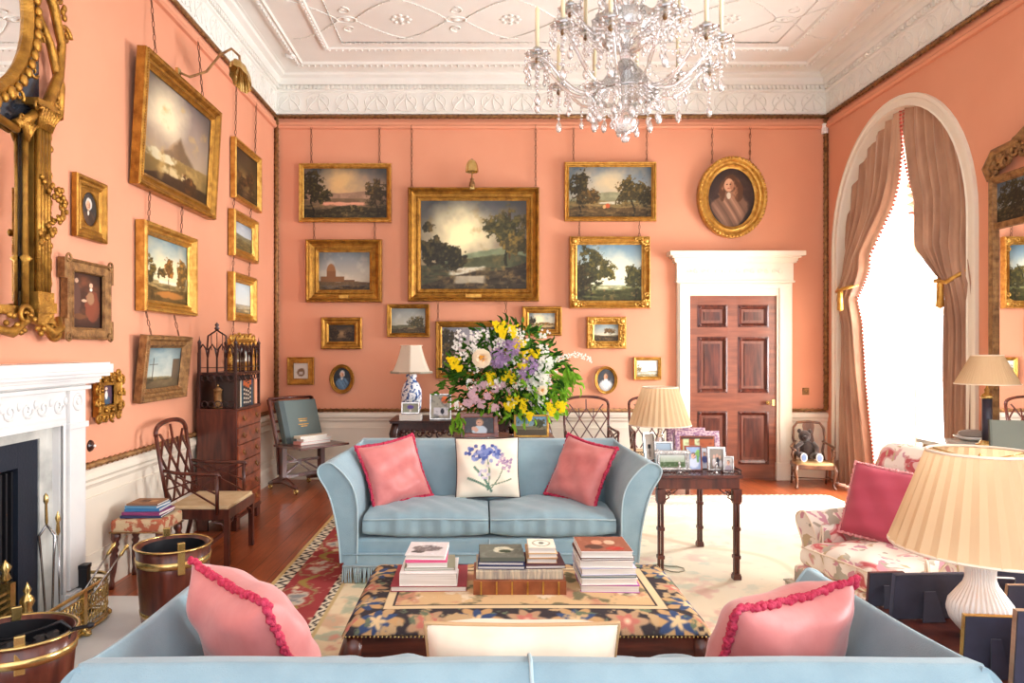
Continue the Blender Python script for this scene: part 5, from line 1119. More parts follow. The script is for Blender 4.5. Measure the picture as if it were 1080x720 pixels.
# ------------------------------------------------------------ lattice-back (cockpen) armchair; faces local -y
SEATC = M('pale_seat_linen', c(214, 190, 150), .8, col2=c(200, 172, 130), vs=9)
def clipseg(p, q, inside):
    pts = [tuple(p[i]+(q[i]-p[i])*t/40 for i in range(2)) for t in range(41)]; ins = [s for s in pts if inside(*s)]
    return (ins[0], ins[-1]) if len(ins) > 3 else None
def lattice_chair(org, rz, label, group, ht=1.06, arms=True):
    e = empty('lattice_armchair', org, rz, label, 'chair', group); fw, bw, d, sz = .60, .50, .50, .43
    def bk(x, z): return (x, d/2-.02+.16*max(0, (z-sz))/.6*.6, z)     # raked back plane
    MB().box(-fw/2+.01, fw/2-.01, -d/2+.01, d/2-.03, sz-.01, sz+.025).build('seat', SEATC, e, .012)
    s = MB(); s.box(-fw/2, fw/2, -d/2, -d/2+.025, sz-.075, sz); s.box(-fw/2, -fw/2+.025, -d/2, d/2, sz-.075, sz); s.box(fw/2-.025, fw/2, -d/2, d/2, sz-.075, sz); s.box(-bw/2, bw/2, d/2-.025, d/2, sz-.075, sz)
    for a, b, ax in ((-fw/2+.04, 1, 0), (fw/2-.04, -1, 0)):
        for (i0, i1) in ((.0, .1),):
            s.tube([(a, -d/2+.012, sz-.16), (a+b*.02, -d/2+.012, sz-.11), (a+b*.07, -d/2+.012, sz-.10), (a+b*.09, -d/2+.012, sz-.075)], .008, 5)
    for sx in (-1, 1): s.tube([(sx*(fw/2-.012), -d/2+.04, sz-.16), (sx*(fw/2-.012), -d/2+.06, sz-.11), (sx*(fw/2-.012), -d/2+.12, sz-.10), (sx*(fw/2-.012), -d/2+.14, sz-.075)], .008, 5)
    s.build('seat_frame', MAHOG, e)
    for sx in (-1, 1):
        MB().box(sx*(fw/2-.02)-.02, sx*(fw/2-.02)+.02, -d/2, -d/2+.04, 0, sz-.07).build('leg', MAHOG, e, .003)
        MB().tube([(sx*bw/2*.96, d/2+.07, 0), (sx*bw/2*.98, d/2+.02, .2), (sx*bw/2, d/2-.02, sz)], .019, 6).build('leg', MAHOG, e)
    MB().bar((-fw/2+.03, -d/2+.22, .12), (fw/2-.03, -d/2+.22, .12), .018, .03).build('stretcher', MAHOG, e)
    b = MB(); tw = bw/2+.02; zs = ht-.10
    for sx in (-1, 1): b.tube([bk(sx*bw/2, sz), bk(sx*(bw/2+.015), (sz+zs)/2), bk(sx*tw, zs)], .017, 6)
    cr = [bk(tw*math.cos(a), zs+(ht-zs)*math.sin(a)**.7 if 0 < a < PI else zs) for a in [PI*i/16 for i in range(17)]]
    b.tube(cr, .019, 6); b.build('back_frame', MAHOG, e)
    l = MB(); z0 = sz+.03; zi = ht-.14
    ins = lambda x, z: abs(x) <= bw/2+.012*(z-sz) and z0 <= z <= ht-.10+.1*math.sqrt(max(0, 1-(x/tw)**2))-.005
    for k in range(-4, 5):
        x0 = k*.165
        for sg in (-1, 1):
            r = clipseg((x0-sg*.5, zi-.75), (x0+sg*.5*.0, zi), lambda x, z: abs(x) <= bw/2+.01 and z0 <= z <= zi)
            if r: l.bar(bk(*r[0]), bk(*r[1]), .013, .016, up=(0, 1, 0))
    for x in (-.165, 0, .165): l.bar(bk(x, zi), bk(x*1.25, ht-.03-.06*abs(x)/.165), .013, .016, up=(0, 1, 0))
    for x in (-.0825, .0825): l.bar(bk(x*1., zi-.12), bk(x*1.1, zi+.0), .012, .014, up=(0, 1, 0))
    l.build('lattice_back', MAHOG, e)
    for sx in (-1, 1):
        a = MB(); zr = .70; xb, xf = sx*(bw/2+.012), sx*fw/2; yb, yf = bk(0, zr)[1], -d/2+.10
        a.tube([(xb, yb, zr+.02), (xb*1.06, yb-.12, zr), (xf, yf+.05, zr-.005), (xf, yf-.02, zr-.005), (xf, yf-.03, zr-.03)], .014, 6); a.tube([(xf, yf-.01, zr-.01), (xf, yf-.01, sz-.04)], .015, 6); 
        y0, y1 = yf, d/2
        for (p, q) in (((y0, sz+.03), (y1, zr-.02)), ((y0, zr-.03), (y1, sz+.03)), ((y0+.06, zr-.02), (y1, sz+.14)), ((y0, sz+.12), (y1-.08, zr-.02))):
            fx = lambda y: xf+(xb-xf)*(y-y0)/(y1-y0); a.bar((fx(p[0]), p[0], p[1]), (fx(q[0]), q[0], q[1]), .012, .014, up=(1, 0, 0))
        a.build('arm', MAHOG, e)
    return e
G_ = 'lattice-back armchairs around the walls'
lattice_chair((-2.17, 5.63, .001), R(90), 'lattice-back mahogany armchair beside the tapestry stool, facing the window wall', G_, 1.08)
lattice_chair((1.27, 8.22, .001), 0, 'lattice-back mahogany armchair against the end wall, right of the flowers', G_, 1.07)
lattice_chair((2.06, 8.22, .001), 0, 'lattice-back mahogany armchair mostly hidden behind the pleated lamp and photographs', G_, 1.07)
# ------------------------------------------------------------ tall cabinet with fretwork gallery (local -y front -> rotated to face +x)
def cabinet():
    w, d = .68, .36; e = empty('gallery_cabinet', (XL+.05, 6.68, .001), R(90), 'tall narrow mahogany chest of drawers with a pierced arched gallery on top', 'cabinet')
    H1, H2 = 1.10, 1.43; c0 = MB(); c0.box(-w/2, w/2, -d, 0, .10, H1); c0.box(-w/2-.006, w/2+.006, -d-.006, 0, H1-.012, H1+.008); c0.box(-w/2-.008, w/2+.008, -d-.008, 0, .10, .13)
    for sx in (-1, 1): c0.box(sx*(w/2-.05)-.05, sx*(w/2-.05)+.05, -d, -d+.03, 0, .1); c0.box(sx*(w/2-.015)-.015, sx*(w/2-.015)+.015, -d, -d+.1, 0, .1); c0.box(sx*(w/2-.015)-.015, sx*(w/2-.015)+.015, -.1, 0, 0, .1)
    c0.build('carcase', MAHOG, e, .003)
    for i in range(6):
        z0 = .15+i*.157; dr = MB().box(-w/2+.02, w/2-.02, -d-.010, -d+.01, z0, z0+.148).build('drawer', MAHOGR, e, .004)
        for sx in (-1, 1):
            h = MB(); h.ball((sx*.18, -d-.014, z0+.08), (.028, .006, .022), 8, 5); h.tube([(sx*.18+.03*math.cos(a), -d-.028, z0+.078-.028*math.sin(a)) for a in [PI*j/8 for j in range(9)]], .004, 5); h.build('drawer_handle', GOLDD, dr)
    s = MB(); s.box(-w/2, w/2, -d, 0, H2-.015, H2); s.box(-w/2, w/2, -.012, 0, H1, H2)
    for sx in (-1, 1):
        for y in (-d+.012, -.02): s.box(sx*(w/2-.012)-.012, sx*(w/2-.012)+.012, y-.012, y+.012, H1, H2+.27)
    s.build('open_shelf', MAHOGD, e, .002)
    g = MB(); rr = .012
    def arcade(p0, p1, n, z0, hgt):
        p0 = Vector(p0); p1 = Vector(p1)
        for i in range(n+1):
            p = p0.lerp(p1, i/n); g.bar(p+Vector((0, 0, z0)), p+Vector((0, 0, z0+hgt*.72)), .013)
        for i in range(n):
            a = p0.lerp(p1, i/n); b = p0.lerp(p1, (i+1)/n); m_ = (a+b)/2
            g.tube([a+Vector((0, 0, z0+hgt*.55)), a.lerp(m_, .35)+Vector((0, 0, z0+hgt*.85)), m_+Vector((0, 0, z0+hgt)), b.lerp(m_, .35)+Vector((0, 0, z0+hgt*.85)), b+Vector((0, 0, z0+hgt*.55))], .009, 5)
        g.bar(p0+Vector((0, 0, z0)), p1+Vector((0, 0, z0)), .012, .016); g.bar(p0+Vector((0, 0, z0+.05)), p1+Vector((0, 0, z0+.05)), .006)
    for z0, h in ((H2, .26),):
        arcade((-w/2, -d+.01, 0), (w/2, -d+.01, 0), 6, z0, h); arcade((-w/2+.01, -d+.01, 0), (-w/2+.01, -.01, 0), 4, z0, h); arcade((w/2-.01, -d+.01, 0), (w/2-.01, -.01, 0), 4, z0, h)
        g.tube([(-w/2, -d+.01, z0+h*.6), (-w/4, -d+.01, z0+h*1.05), (0, -d+.01, z0+h*.7), (w/4, -d+.01, z0+h*1.05), (w/2, -d+.01, z0+h*.6)], .009, 6)
        yc = -d/2; g.tube([(-w/2+.01, yc-.09, z0+h*.8), (-w/2+.01, yc-.08, z0+h*1.3), (-w/2+.01, yc, z0+h*1.5), (-w/2+.01, yc+.08, z0+h*1.3), (-w/2+.01, yc+.09, z0+h*.8)], .009, 6)
        for q in (-.05, 0, .05): g.bar((-w/2+.01, yc+q, z0+h*.8), (-w/2+.01, yc+q, z0+h*1.42), .006)
        g.lathe([(.012, z0+h*1.5), (.025, z0+h*1.56), (.01, z0+h*1.62), (.02, z0+h*1.68), (0, z0+h*1.78)], (-w/2+.01, yc, 0), 10)
        for sx in (-1, 1):
            for y in (-d+.012, -.02): g.lathe([(.014, z0+.26), (.02, z0+.28), (.006, z0+.3), (0, z0+.34)], (sx*(w/2-.012), y, 0), 8)
    g.build('fretwork_gallery', MAHOGD, e)
    g = MB()
    for i in range(9): g.torus((-w/2+.04+i*(w-.08)/8, -d+.008, H2-.045), .028, .005, (1, 0, 0), (0, 0, 1), 12, 4)
    for i in range(5): g.torus((-w/2+.006, -d+.05+i*.06, H2-.045), .028, .005, (0, 1, 0), (0, 0, 1), 12, 4); g.torus((-w/2+.006, -d+.05+i*.06, H1+.05), .028, .005, (0, 1, 0), (0, 0, 1), 12, 4)
    g.build('pierced_apron', MAHOGD, e)
cabinet()
def upright_book(label, x, y, z, w, d, h, cover, rz, group, deco=None):
    """standing book: w thickness along local x, spine faces local -y"""
    e = empty('book', (x, y, z), rz, label, 'book', group); m = MB(); m.box(-w/2, w/2, -d/2, -d/2+.003, 0, h); m.box(-w/2, -w/2+.003, -d/2, d/2, 0, h); m.box(w/2-.003, w/2, -d/2, d/2, 0, h); m.build('cover', cover, e, .001)
    MB().box(-w/2+.003, w/2-.003, -d/2+.003, d/2-.005, .003, h-.004).build('pages', PAGES, e)
    if deco: 
        t = MB(); [t.box(-w/2-.0005, w/2+.0005, -d/2-.0015, -d/2+.001, h*z0, h*z1) for z0, z1 in ((.68, .84), (.9, .93))]; t.build('spine_label', deco, e); t = MB(); [t.box(-w*.3, w*.3, -d/2-.0015, -d/2+.001, h*z0, h*(z0+.06)) for z0 in (.1, .24, .38, .52)]; t.build('pale_spine_tooling', CR, e)
OR_ = solid(206, 110, 60); GB = 'books on the open shelf of the cabinet'; xf = XL+.05+.36
yb = 6.45
for i, (wd, cl, dc, lb) in enumerate(((.05, solid(60, 44, 36), None, 'brown book at the near end of the cabinet shelf'), (.018, solid(226, 220, 200), None, 'thin cream book second from the near end of the cabinet shelf'), (.03, solid(44, 92, 110), None, 'teal book third from the near end of the cabinet shelf'),
    (.036, solid(64, 62, 62), OR_, 'first grey spined book with an orange label after the teal book'), (.036, solid(74, 70, 68), OR_, 'second grey spined book with an orange label, cabinet shelf'), (.036, solid(62, 60, 62), OR_, 'third grey spined book with an orange label, cabinet shelf'), (.036, solid(72, 68, 64), OR_, 'fourth grey spined book with an orange label, cabinet shelf'),
    (.03, solid(56, 84, 112), None, 'blue book beyond the orange labelled spines on the cabinet shelf'), (.03, solid(120, 92, 60), None, 'brown book at the far end of the cabinet shelf'))):
    wd *= 1.55; upright_book(lb, xf-.13, yb+wd/2, 1.109, wd, .2, .29-.02*(i % 3), cl, R(90), GB, dc); yb += wd+.002
cd = empty('brass_candlestick', (XL+.22, 6.40, 1.109), 0, 'small brown turned box standing at the near end of the cabinet shelf', 'box'); cd.name = 'turned_box'
MB().lathe([(.04, 0), (.045, .01), (.035, .05), (.035, .16), (.045, .17), (.0, .2)], n=16).build('body', GOLDD, cd); MB().ball((0, 0, .21), .012).build('finial', BRASS, cd)
# ------------------------------------------------------------ book stand with folio
def bookstand():
    e = empty('folio_stand', (-2.12, 8.30, .001), R(50), 'mahogany folio stand on trestle feet with brass castors holding a large album', 'book stand')
    # faces local -y/+x ; two trestles
    for sx in (-1, 1):
        t = MB(); x = sx*.27; t.tube([(x, -.27, .07), (x, -.15, .10), (x, 0, .13), (x, .15, .10), (x, .27, .07)], [.02, .028, .034, .028, .02], 8); t.box(x-.03, x+.03, -.035, .035, .12, .52)
        t.bar((x, .05, .16), (x, .2, .1), .03); t.bar((x, -.05, .16), (x, -.2, .1), .03); t.build('trestle', MAHOG, e)
        for sy in (-1, 1): k = MB(); k.torus((x, sy*.25, .036), .022, .014, (0, 1, 0), (0, 0, 1), 14, 6); k.tube([(x, sy*.25, .03), (x, sy*.25, .07)], .008, 6); k.build('castor', BRASS, e)
    b = MB(); b.bar((-.27, 0, .17), (.27, 0, .17), .03, .04); b.bar((-.27, 0, .34), (.27, 0, .34), .02, .03); b.bar((-.27, .0, .18), (.0, 0, .34), .018); b.bar((.27, .0, .18), (.0, 0, .34), .018); b.bar((-.27, .0, .48), (.1, .0, .2), .014); b.build('stretcher', MAHOG, e)
    s = MB(); s.box(-.33, .36, -.42, .1, .52, .545); s.build('shelf', MAHOG, e, .005)
    r = MB(); 
    for x in (-.3, .3): r.bar((x, .06, .54), (x, .24, 1.06), .03, .045)
    for k in range(5): z = .58+k*.11; r.bar((-.3, .075+(z-.54)*.346, z), (.3, .075+(z-.54)*.346, z), .02, .03)
    r.tube([(-.3, .24, 1.06), (0, .24, 1.07), (.3, .24, 1.06)], .018, 8); r.build('slatted_rest', MAHOG, e)
    for x in (-.3, .3): MB().bar((x, .06, .52), (x, .03, .2), .03).build('brace', MAHOG, e)
    return e
bookstand()
M4 = Matrix.Translation((-2.12, 8.30, .001))@Matrix.Rotation(R(50), 4, 'Z')
q = M4@Vector((-.02, -.02, .548)); al_ = empty('album', q, R(50), 'very large grey-green album with gold lettering leaning on the folio stand', 'album', tilt=R(-19))
MB().box(-.21, .31, 0, .012, 0, .52).box(-.21, .31, .078, .088, 0, .52).box(-.21, -.198, 0, .088, 0, .52).build('cover', M('album_cloth', c(98, 114, 112), .6), al_, .002); MB().box(-.198, .30, .012, .078, .005, .512).build('pages', PAGES, al_)
MB().box(-.21, -.14, -.0015, 0, 0, .52).build('spine_strip', solid(70, 84, 86), al_)
mb = MB(); [mb.box(.0+dx, .15-dx, -.0015, 0, zz, zz+.009) for zz, dx in ((.28, .01), (.255, .02), (.215, .0), (.19, .03))]; mb.build('gold_lettering', GOLD2, al_)
def on_stand(x, y): return M4@Vector((x, y, .547))
zz = .547
for lb, w, d_, t, cv, dx in (('pink covered book lying in front of the large album', .42, .15, .035, solid(214, 150, 140), .02), ('thick white book lying on the pink one in front of the large album', .40, .14, .032, W_, .05), ('white book with tan spine, top of the pile by the large album', .38, .13, .03, CR, .0)):
    q = M4@Vector((dx, -.165, zz)); book(lb, q.x, q.y, q.z, w, d_, t, cv, R(50), 'left', group='books in front of the large album'); zz += t+.0015
# ------------------------------------------------------------ tapestry stool
def stool():
    e = empty('tapestry_stool', (-2.37, 4.98, .001), 0, 'square stool with a floral tapestry seat and turned legs beside the fireplace', 'stool')
    TAP = M('stool_tapestry', c(196, 172, 136), .95, col2=c(168, 92, 66), vs=16, lo=.5, hi=.56, bump=.3)
    s = MB(); s.box(-.18, .18, -.17, .17, .385, .475); s.build('upholstered_seat', TAP, e, .02)
    p = MB(); p.tube([(-.182, -.172, .39), (.182, -.172, .39), (.182, .172, .39), (-.182, .172, .39), (-.182, -.172, .39)], .005, 5); p.build('braid', GOLDD, e)
    for sx in (-1, 1):
        for sy in (-1, 1):
            x, y = sx*.15, sy*.14; l = MB(); pr = [(.016, 0), (.02, .03), (.014, .06), (.022, .12), (.026, .22), (.018, .24), (.028, .26), (.018, .28), (.028, .30), (.02, .32), (.03, .34), (.03, .39)]
            l.lathe(pr, (0, 0, 0), 12); l.v = [(px_+x+sx*.025*(1-pz/.39), py_+y+sy*.02*(1-pz/.39), pz) for px_, py_, pz in l.v]; l.build('leg', MAHOG, e)
stool()
z = .478
stack([('navy book at the bottom of the pile on the tapestry stool', 0, 0, .28, .24, .016, NV, R(3), 'front', {}), ('white book with magenta spine, second in the pile on the tapestry stool', .01, 0, .27, .23, .02, solid(140, 60, 110), R(-3), 'front', {}),
       ('blue book in the middle of the pile on the tapestry stool', .0, .01, .24, .21, .02, solid(50, 116, 166), R(2), 'front', {}), ('light blue book near the top of the pile on the tapestry stool', .0, .01, .23, .2, .016, solid(96, 150, 186), R(-4), 'front', {}),
       ('brown picture-covered book on top of the pile on the tapestry stool', -.0, .01, .22, .19, .014, solid(136, 100, 80), R(0), 'front', dict(top=photoart(9, (150, 112, 84), [(.4, .5, .2, .25, (96, 70, 60), 3, .8), (.7, .5, .15, .2, (190, 150, 110), 3, .8)])))], -2.37, 4.98, z, 'books piled on the tapestry stool')
# ------------------------------------------------------------ brass-bound buckets
def bucket(org, label, r, h, sx=1., fill='dark', la=R(35)):
    e = empty('brass_bound_bucket', org, 0, label, 'bucket', None)
    MB().lathe([(r*.80, 0), (r*.88, h*.3), (r*.95, h*.7), (r, h), (r-.015, h), (r*.93-.015, h*.7), (r*.8-.01, .03), (0, .03)], n=40, sx=sx).build('staves', MAHOG, e)
    MB().lathe([(r*.93-.02, h-.012), (r*.9-.02, h*.6), (r*.8-.016, .035), (0, .034)], n=40, sx=sx, closed=True).build('dark_liner', BLACK, e)
    for z0, z1 in ((h*.80, h*.88), (h*.22, h*.28)):
        k = lambda z: r*(.80+.2*z/h)+.004
        MB().lathe([(k(z0)-.004, z0), (k(z0)+.003, z0), (k(z1)+.003, z1), (k(z1)-.004, z1)], n=40, sx=sx, closed=True).build('brass_band', BRASS, e)
    m = MB(); m.grid(lambda u, v: ((r+.002+.009*math.cos(2*PI*v))*math.cos(2*PI*u)*sx, (r+.002+.009*math.cos(2*PI*v))*math.sin(2*PI*u), h+.006*math.sin(2*PI*v)), 48, 6, True, True); m.build('brass_rim', BRASS, e)
    for s in (-1, 1): b = MB(); b.box(s*r*.98*sx-.012, s*r*.98*sx+.012, -.02, .02, h*.74, h*1.08) if False else b.box(-.02, .02, s*r*.98-.008, s*r*.98+.012, h*.74, h*1.1); b.xf(Matrix.Rotation(la, 4, 'Z')); b.build('handle_lug', BRASS, e, .004)
    return e
B1 = (-1.80, 4.10, .014); bucket(B1, 'round brass-bound mahogany bucket between the tapestry stool and the foreground sofa', .205, .50)
B2 = (-1.97, 2.98, .014); bucket(B2, 'oval brass-bound mahogany coal bucket at the left edge holding coal and tongs', .20, .44, 1.15)
rn = random.Random(12)
def coals(org, r, z, label, n=22, grp='coals in the left bucket'):
    for i in range(n):
        a = rn.uniform(0, 2*PI); q = r*math.sqrt(rn.random()); s = rn.uniform(.03, .05); m = MB(); m.ball((0, 0, 0), s, 7, 5); m.v = [(x*rn.uniform(.75, 1.2), y*rn.uniform(.75, 1.2), zz*rn.uniform(.6, 1.)) for x, y, zz in m.v]; m.s = [False]*len(m.s)
        o = m.build('coal', COAL); o.location = (org[0]+q*math.cos(a)*1.1, org[1]+q*math.sin(a), z+rn.uniform(-.02, .05)); tag(o, label, 'coal', grp)
COAL = M('coal', c(30, 28, 30), .35)
coals(B2, .13, .34, 'lump of black coal in the left brass-bound bucket')
m = MB().lathe([(0, 0), (.17, 0), (.175, .06), (0, .09)], n=24); m.xf(Matrix.Translation((B2[0], B2[1], .25))); o = m.build('coal_bed', COAL); tag(o, 'bed of fine coal filling the left brass-bound bucket', 'coal', None, 'stuff')
m = MB().lathe([(0, 0), (.165, 0), (.168, .05), (0, .07)], n=24); m.xf(Matrix.Translation((B1[0], B1[1], .28))); o = m.build('peat_bed', COAL); tag(o, 'dark peat filling the bucket by the stool', 'peat', None, 'stuff')
for i in range(9):
    a = i*2*PI/9; o = MB().box(-.06, .06, -.035, .035, -.022, .022).build('peat_block', solid(38, 28, 26), None, .006); o.location = (B1[0]+.09*math.cos(a), B1[1]+.09*math.sin(a), .375); o.rotation_euler = (.3*math.sin(i*3), .25, a); tag(o, 'dark block of peat in the bucket by the stool', 'peat', 'peat blocks in the bucket')
def tongs(org, eul, L, label, mat=STEEL, knob=BRASS, cat='fire tongs', spread=.035):
    e = empty('fire_tongs', org, 0, label, cat); e.rotation_euler = eul
    for s in (-1, 1): MB().tube([(0, 0, L*.78), (s*spread*1.3, 0, L*.70), (s*spread, 0, L*.55), (s*spread*.6, 0, L*.2), (s*spread*.8, 0, 0)], [.006, .008, .006, .006, .009], 6).build('arm', mat, e)
    MB().lathe([(.006, L*.78), (.009, L*.8), (.007, L*.92), (.014, L*.94), (.012, L*.98), (0, L)], n=10).build('handle', knob, e)
    return e
tongs((B2[0]-.08, B2[1]-.05, .40), (R(18), R(78), R(25)), .42, 'black iron tongs lying across the coal in the left bucket', BLACK, BLACK)
q = LW(52, 640, .155+.14); Yq = 3.98
tongs((-2.445, 3.97, .018), (0, R(-1.5), 0), .82, 'polished steel fire tongs with brass handle leaning against the marble jamb')
def poker(org, eul, L, label, mat=STEEL): 
    e = empty('fire_poker', org, 0, label, 'poker'); e.rotation_euler = eul; MB().tube([(0, 0, 0), (0, 0, L*.8)], [.004, .006], 6).build('shaft', mat, e); MB().lathe([(.006, L*.8), (.012, L*.83), (.008, L*.9), (.015, L*.94), (0, L)], n=10).build('knob', BRASS, e)
poker((-2.435, 4.05, .018), (0, R(-1), 0), .70, 'polished steel poker standing beside the fire tongs')
poker((-2.34, 3.98, .15), (R(-42), R(18), 0), .46, 'brass-knobbed poker resting over the end of the fender')
poker((-2.30, 4.02, .15), (R(-40), R(24), 0), .44, 'brass-knobbed shovel handle resting over the end of the fender')
# fender
def fender():
    e = empty('brass_fender', (-2.27, 3.25, .013), 0, 'pierced brass fender with paw feet around the marble hearth', 'fender'); x1 = 0; Lh = 1.10; h = .255
    path = [(-.2, -Lh-.02), (-.05, -Lh), (0, -Lh+.1), (0, Lh-.35), (0, Lh-.1), (-.05, Lh), (-.2, Lh+.02)]
    path = [(-.2, -Lh), (-.09, -Lh), (-.03, -Lh+.03), (0, -Lh+.12)]+[(0, -Lh+.12+(2*Lh-.24)*i/14) for i in range(1, 15)]+[(-.03, Lh-.03), (-.09, Lh), (-.2, Lh)]
    r = MB()
    for z, rad in ((h, .011), (h-.035, .005), (.14, .006), (.045, .006), (.02, .012)): r.tube([(x, y, z) for x, y in path], rad, 7)
    r.build('rails', BRASS, e)
    p = MB(); L = 0; pts = []
    for (a, b) in zip(path, path[1:]):
        d_ = math.hypot(b[0]-a[0], b[1]-a[1]); n = max(1, int(d_/.034))
        for j in range(n): t = (j+.5)/n; pts.append((a[0]+(b[0]-a[0])*t, a[1]+(b[1]-a[1])*t, (b[0]-a[0])/d_, (b[1]-a[1])/d_))
    for i, (x, y, tx, ty) in enumerate(pts):
        p.torus((x, y, .085), .015, .004, (tx, ty, 0), (0, 0, 1), 10, 4); p.torus((x, y, .18), .016, .004, (tx, ty, 0), (0, 0, 1), 10, 4, 1., 1.9)
        p.tube([(x-tx*.017, y-ty*.017, .05), (x+tx*.017, y+ty*.017, .135)], .003, 4); p.tube([(x+tx*.017, y+ty*.017, .145), (x-tx*.017, y-ty*.017, h-.03)], .003, 4)
    p.build('pierced_panel', BRASS, e)
    for y in (-Lh+.14, -.37, .75, Lh-.14 if False else -.0, ):
        if y == 0: continue
        f = MB(); f.box(-.012, .014, y-.016, y+.016, .02, h); f.ball((.02, y, .018), (.03, .02, .018), 8, 5); f.ball((.005, y, .035), .022, 8, 5); f.build('paw_foot', BRASS, e)
    f = MB(); f.ball((-.04, Lh-.02, .02), (.03, .022, .02), 8, 5); f.build('paw_foot', BRASS, e)
fender()
an = empty('brass_andiron', (-2.28, 3.52, .013), 0, 'tall brass andiron with urn finial at the left edge by the grate', 'andiron')
MB().lathe([(.06, 0), (.05, .03), (.02, .06), (.03, .12), (.055, .17), (.06, .26), (.03, .30), (.02, .34), (.035, .37), (.03, .39), (.012, .41), (.02, .43), (0, .47)], n=18).build('urn_column', BRASS, an); MB().bar((-.02, 0, .06), (-.2, 0, .06), .02).build('iron_bar', BLACK, an)
bp = empty('bell_push', tuple(LW(95, 470, .0)), 0, 'small round dark bell push on the salmon wall beside the mantel', 'bell push'); MB().lathe([(0, .03), (.012, .028), (.014, .012), (.035, .01), (.04, 0)], n=18).xf(Matrix.Rotation(R(90), 4, 'Y')).build('rosette', MAHOGD, bp); MB().ball((.03, 0, 0), .01).build('button', WHITEP, bp)
bs = empty('black_letter_box', (-2.46, 4.28, .013), R(8), 'small black upright box behind the end of the fender', 'box'); bs.name = 'black_hearth_box'; MB().box(-.06, .06, -.03, .03, 0, .32).build('body', BLACK, bs, .004); MB().box(-.064, .064, -.034, .034, .3, .325).build('rim', BLACK, bs, .003)
# ------------------------------------------------------------ lamps
def pleated_shade(e, r0, r1, z0, z1, mat, n=56, amp=.018, name='lamp_shade', poly=0):
    """r0 bottom radius at z0, r1 top radius at z1"""
    m = MB()
    def fn(u, v):
        a = 2*PI*u; r = r0+(r1-r0)*v
        if poly: q = PI/poly; k = math.cos(q)/math.cos(((a+q) % (2*q))-q); r *= k; r *= 1-.05*math.sin(PI*v)
        else: r *= 1+amp*(1 if int(u*n*2+1e-6) % 2 else -1)
        return (r*math.cos(a), r*math.sin(a), z0+(z1-z0)*v)
    m.grid(fn, n*2, 8, cu=True, sm=bool(poly)); o = m.build(name, mat, e, fixn=False)
    for r, z in ((r0, z0), (r1, z1)):
        t = MB()
        if poly: t.tube([(r*math.cos(a), r*math.sin(a), z) for a in [2*PI*i/poly+PI/poly*0 for i in range(poly+1)]], .006, 6)
        else: t.torus((0, 0, z), r, .005, n=40, m=6)
        t.build('shade_trim', CREAMC, o)
    f = MB(); f.torus((0, 0, z1-.03), .012, .004, n=12, m=5)
    for a in (0, PI*2/3, PI*4/3): f.tube([(.012*math.cos(a), .012*math.sin(a), z1-.03), (r1*.97*math.cos(a), r1*.97*math.sin(a), z1-.004)], .0025, 4)
    f.build('shade_carrier', BRASS, o)
    return o
BW = M('blue_and_white_glaze', c(232, 236, 240), .12, col2=c(58, 92, 150), vs=26, lo=.5, hi=.54, coat=.5, detail=3)
def jar_lamp(px, label):
    Y = 8.42; q = P(px, 445, Y); e = empty('jar_lamp', (q.x, Y, .822), 0, label, 'lamp')
    MB().lathe([(.0, 0), (.085, 0), (.09, .015), (.07, .02)], n=24).build('lamp_foot', MAHOGD, e)
    MB().lathe([(.075, .02), (.09, .05), (.118, .14), (.125, .26), (.12, .34), (.095, .41), (.06, .45), (.055, .48), (.07, .50), (.06, .53), (0, .535)], n=32).build('ginger_jar', BW, e)
    MB().lathe([(.012, .53), (.014, .56), (.006, .58), (.006, .84), (0, .86)], n=12).build('lamp_stem', BRASS, e)
    s = pleated_shade(e, .245, .13, .56, .87, SHADEW, 36, poly=6); f = MB()
    for i in range(6):
        a, b = 2*PI*i/6, 2*PI*(i+1)/6
        for j in range(14): t = j/14; x = .247*((1-t)*math.cos(a)+t*math.cos(b)); y = .247*((1-t)*math.sin(a)+t*math.sin(b)); f.tube([(x, y, .563), (x*1.01, y*1.01, .535)], .006, 4)
    f.build('shade_fringe', solid(176, 170, 150), s)
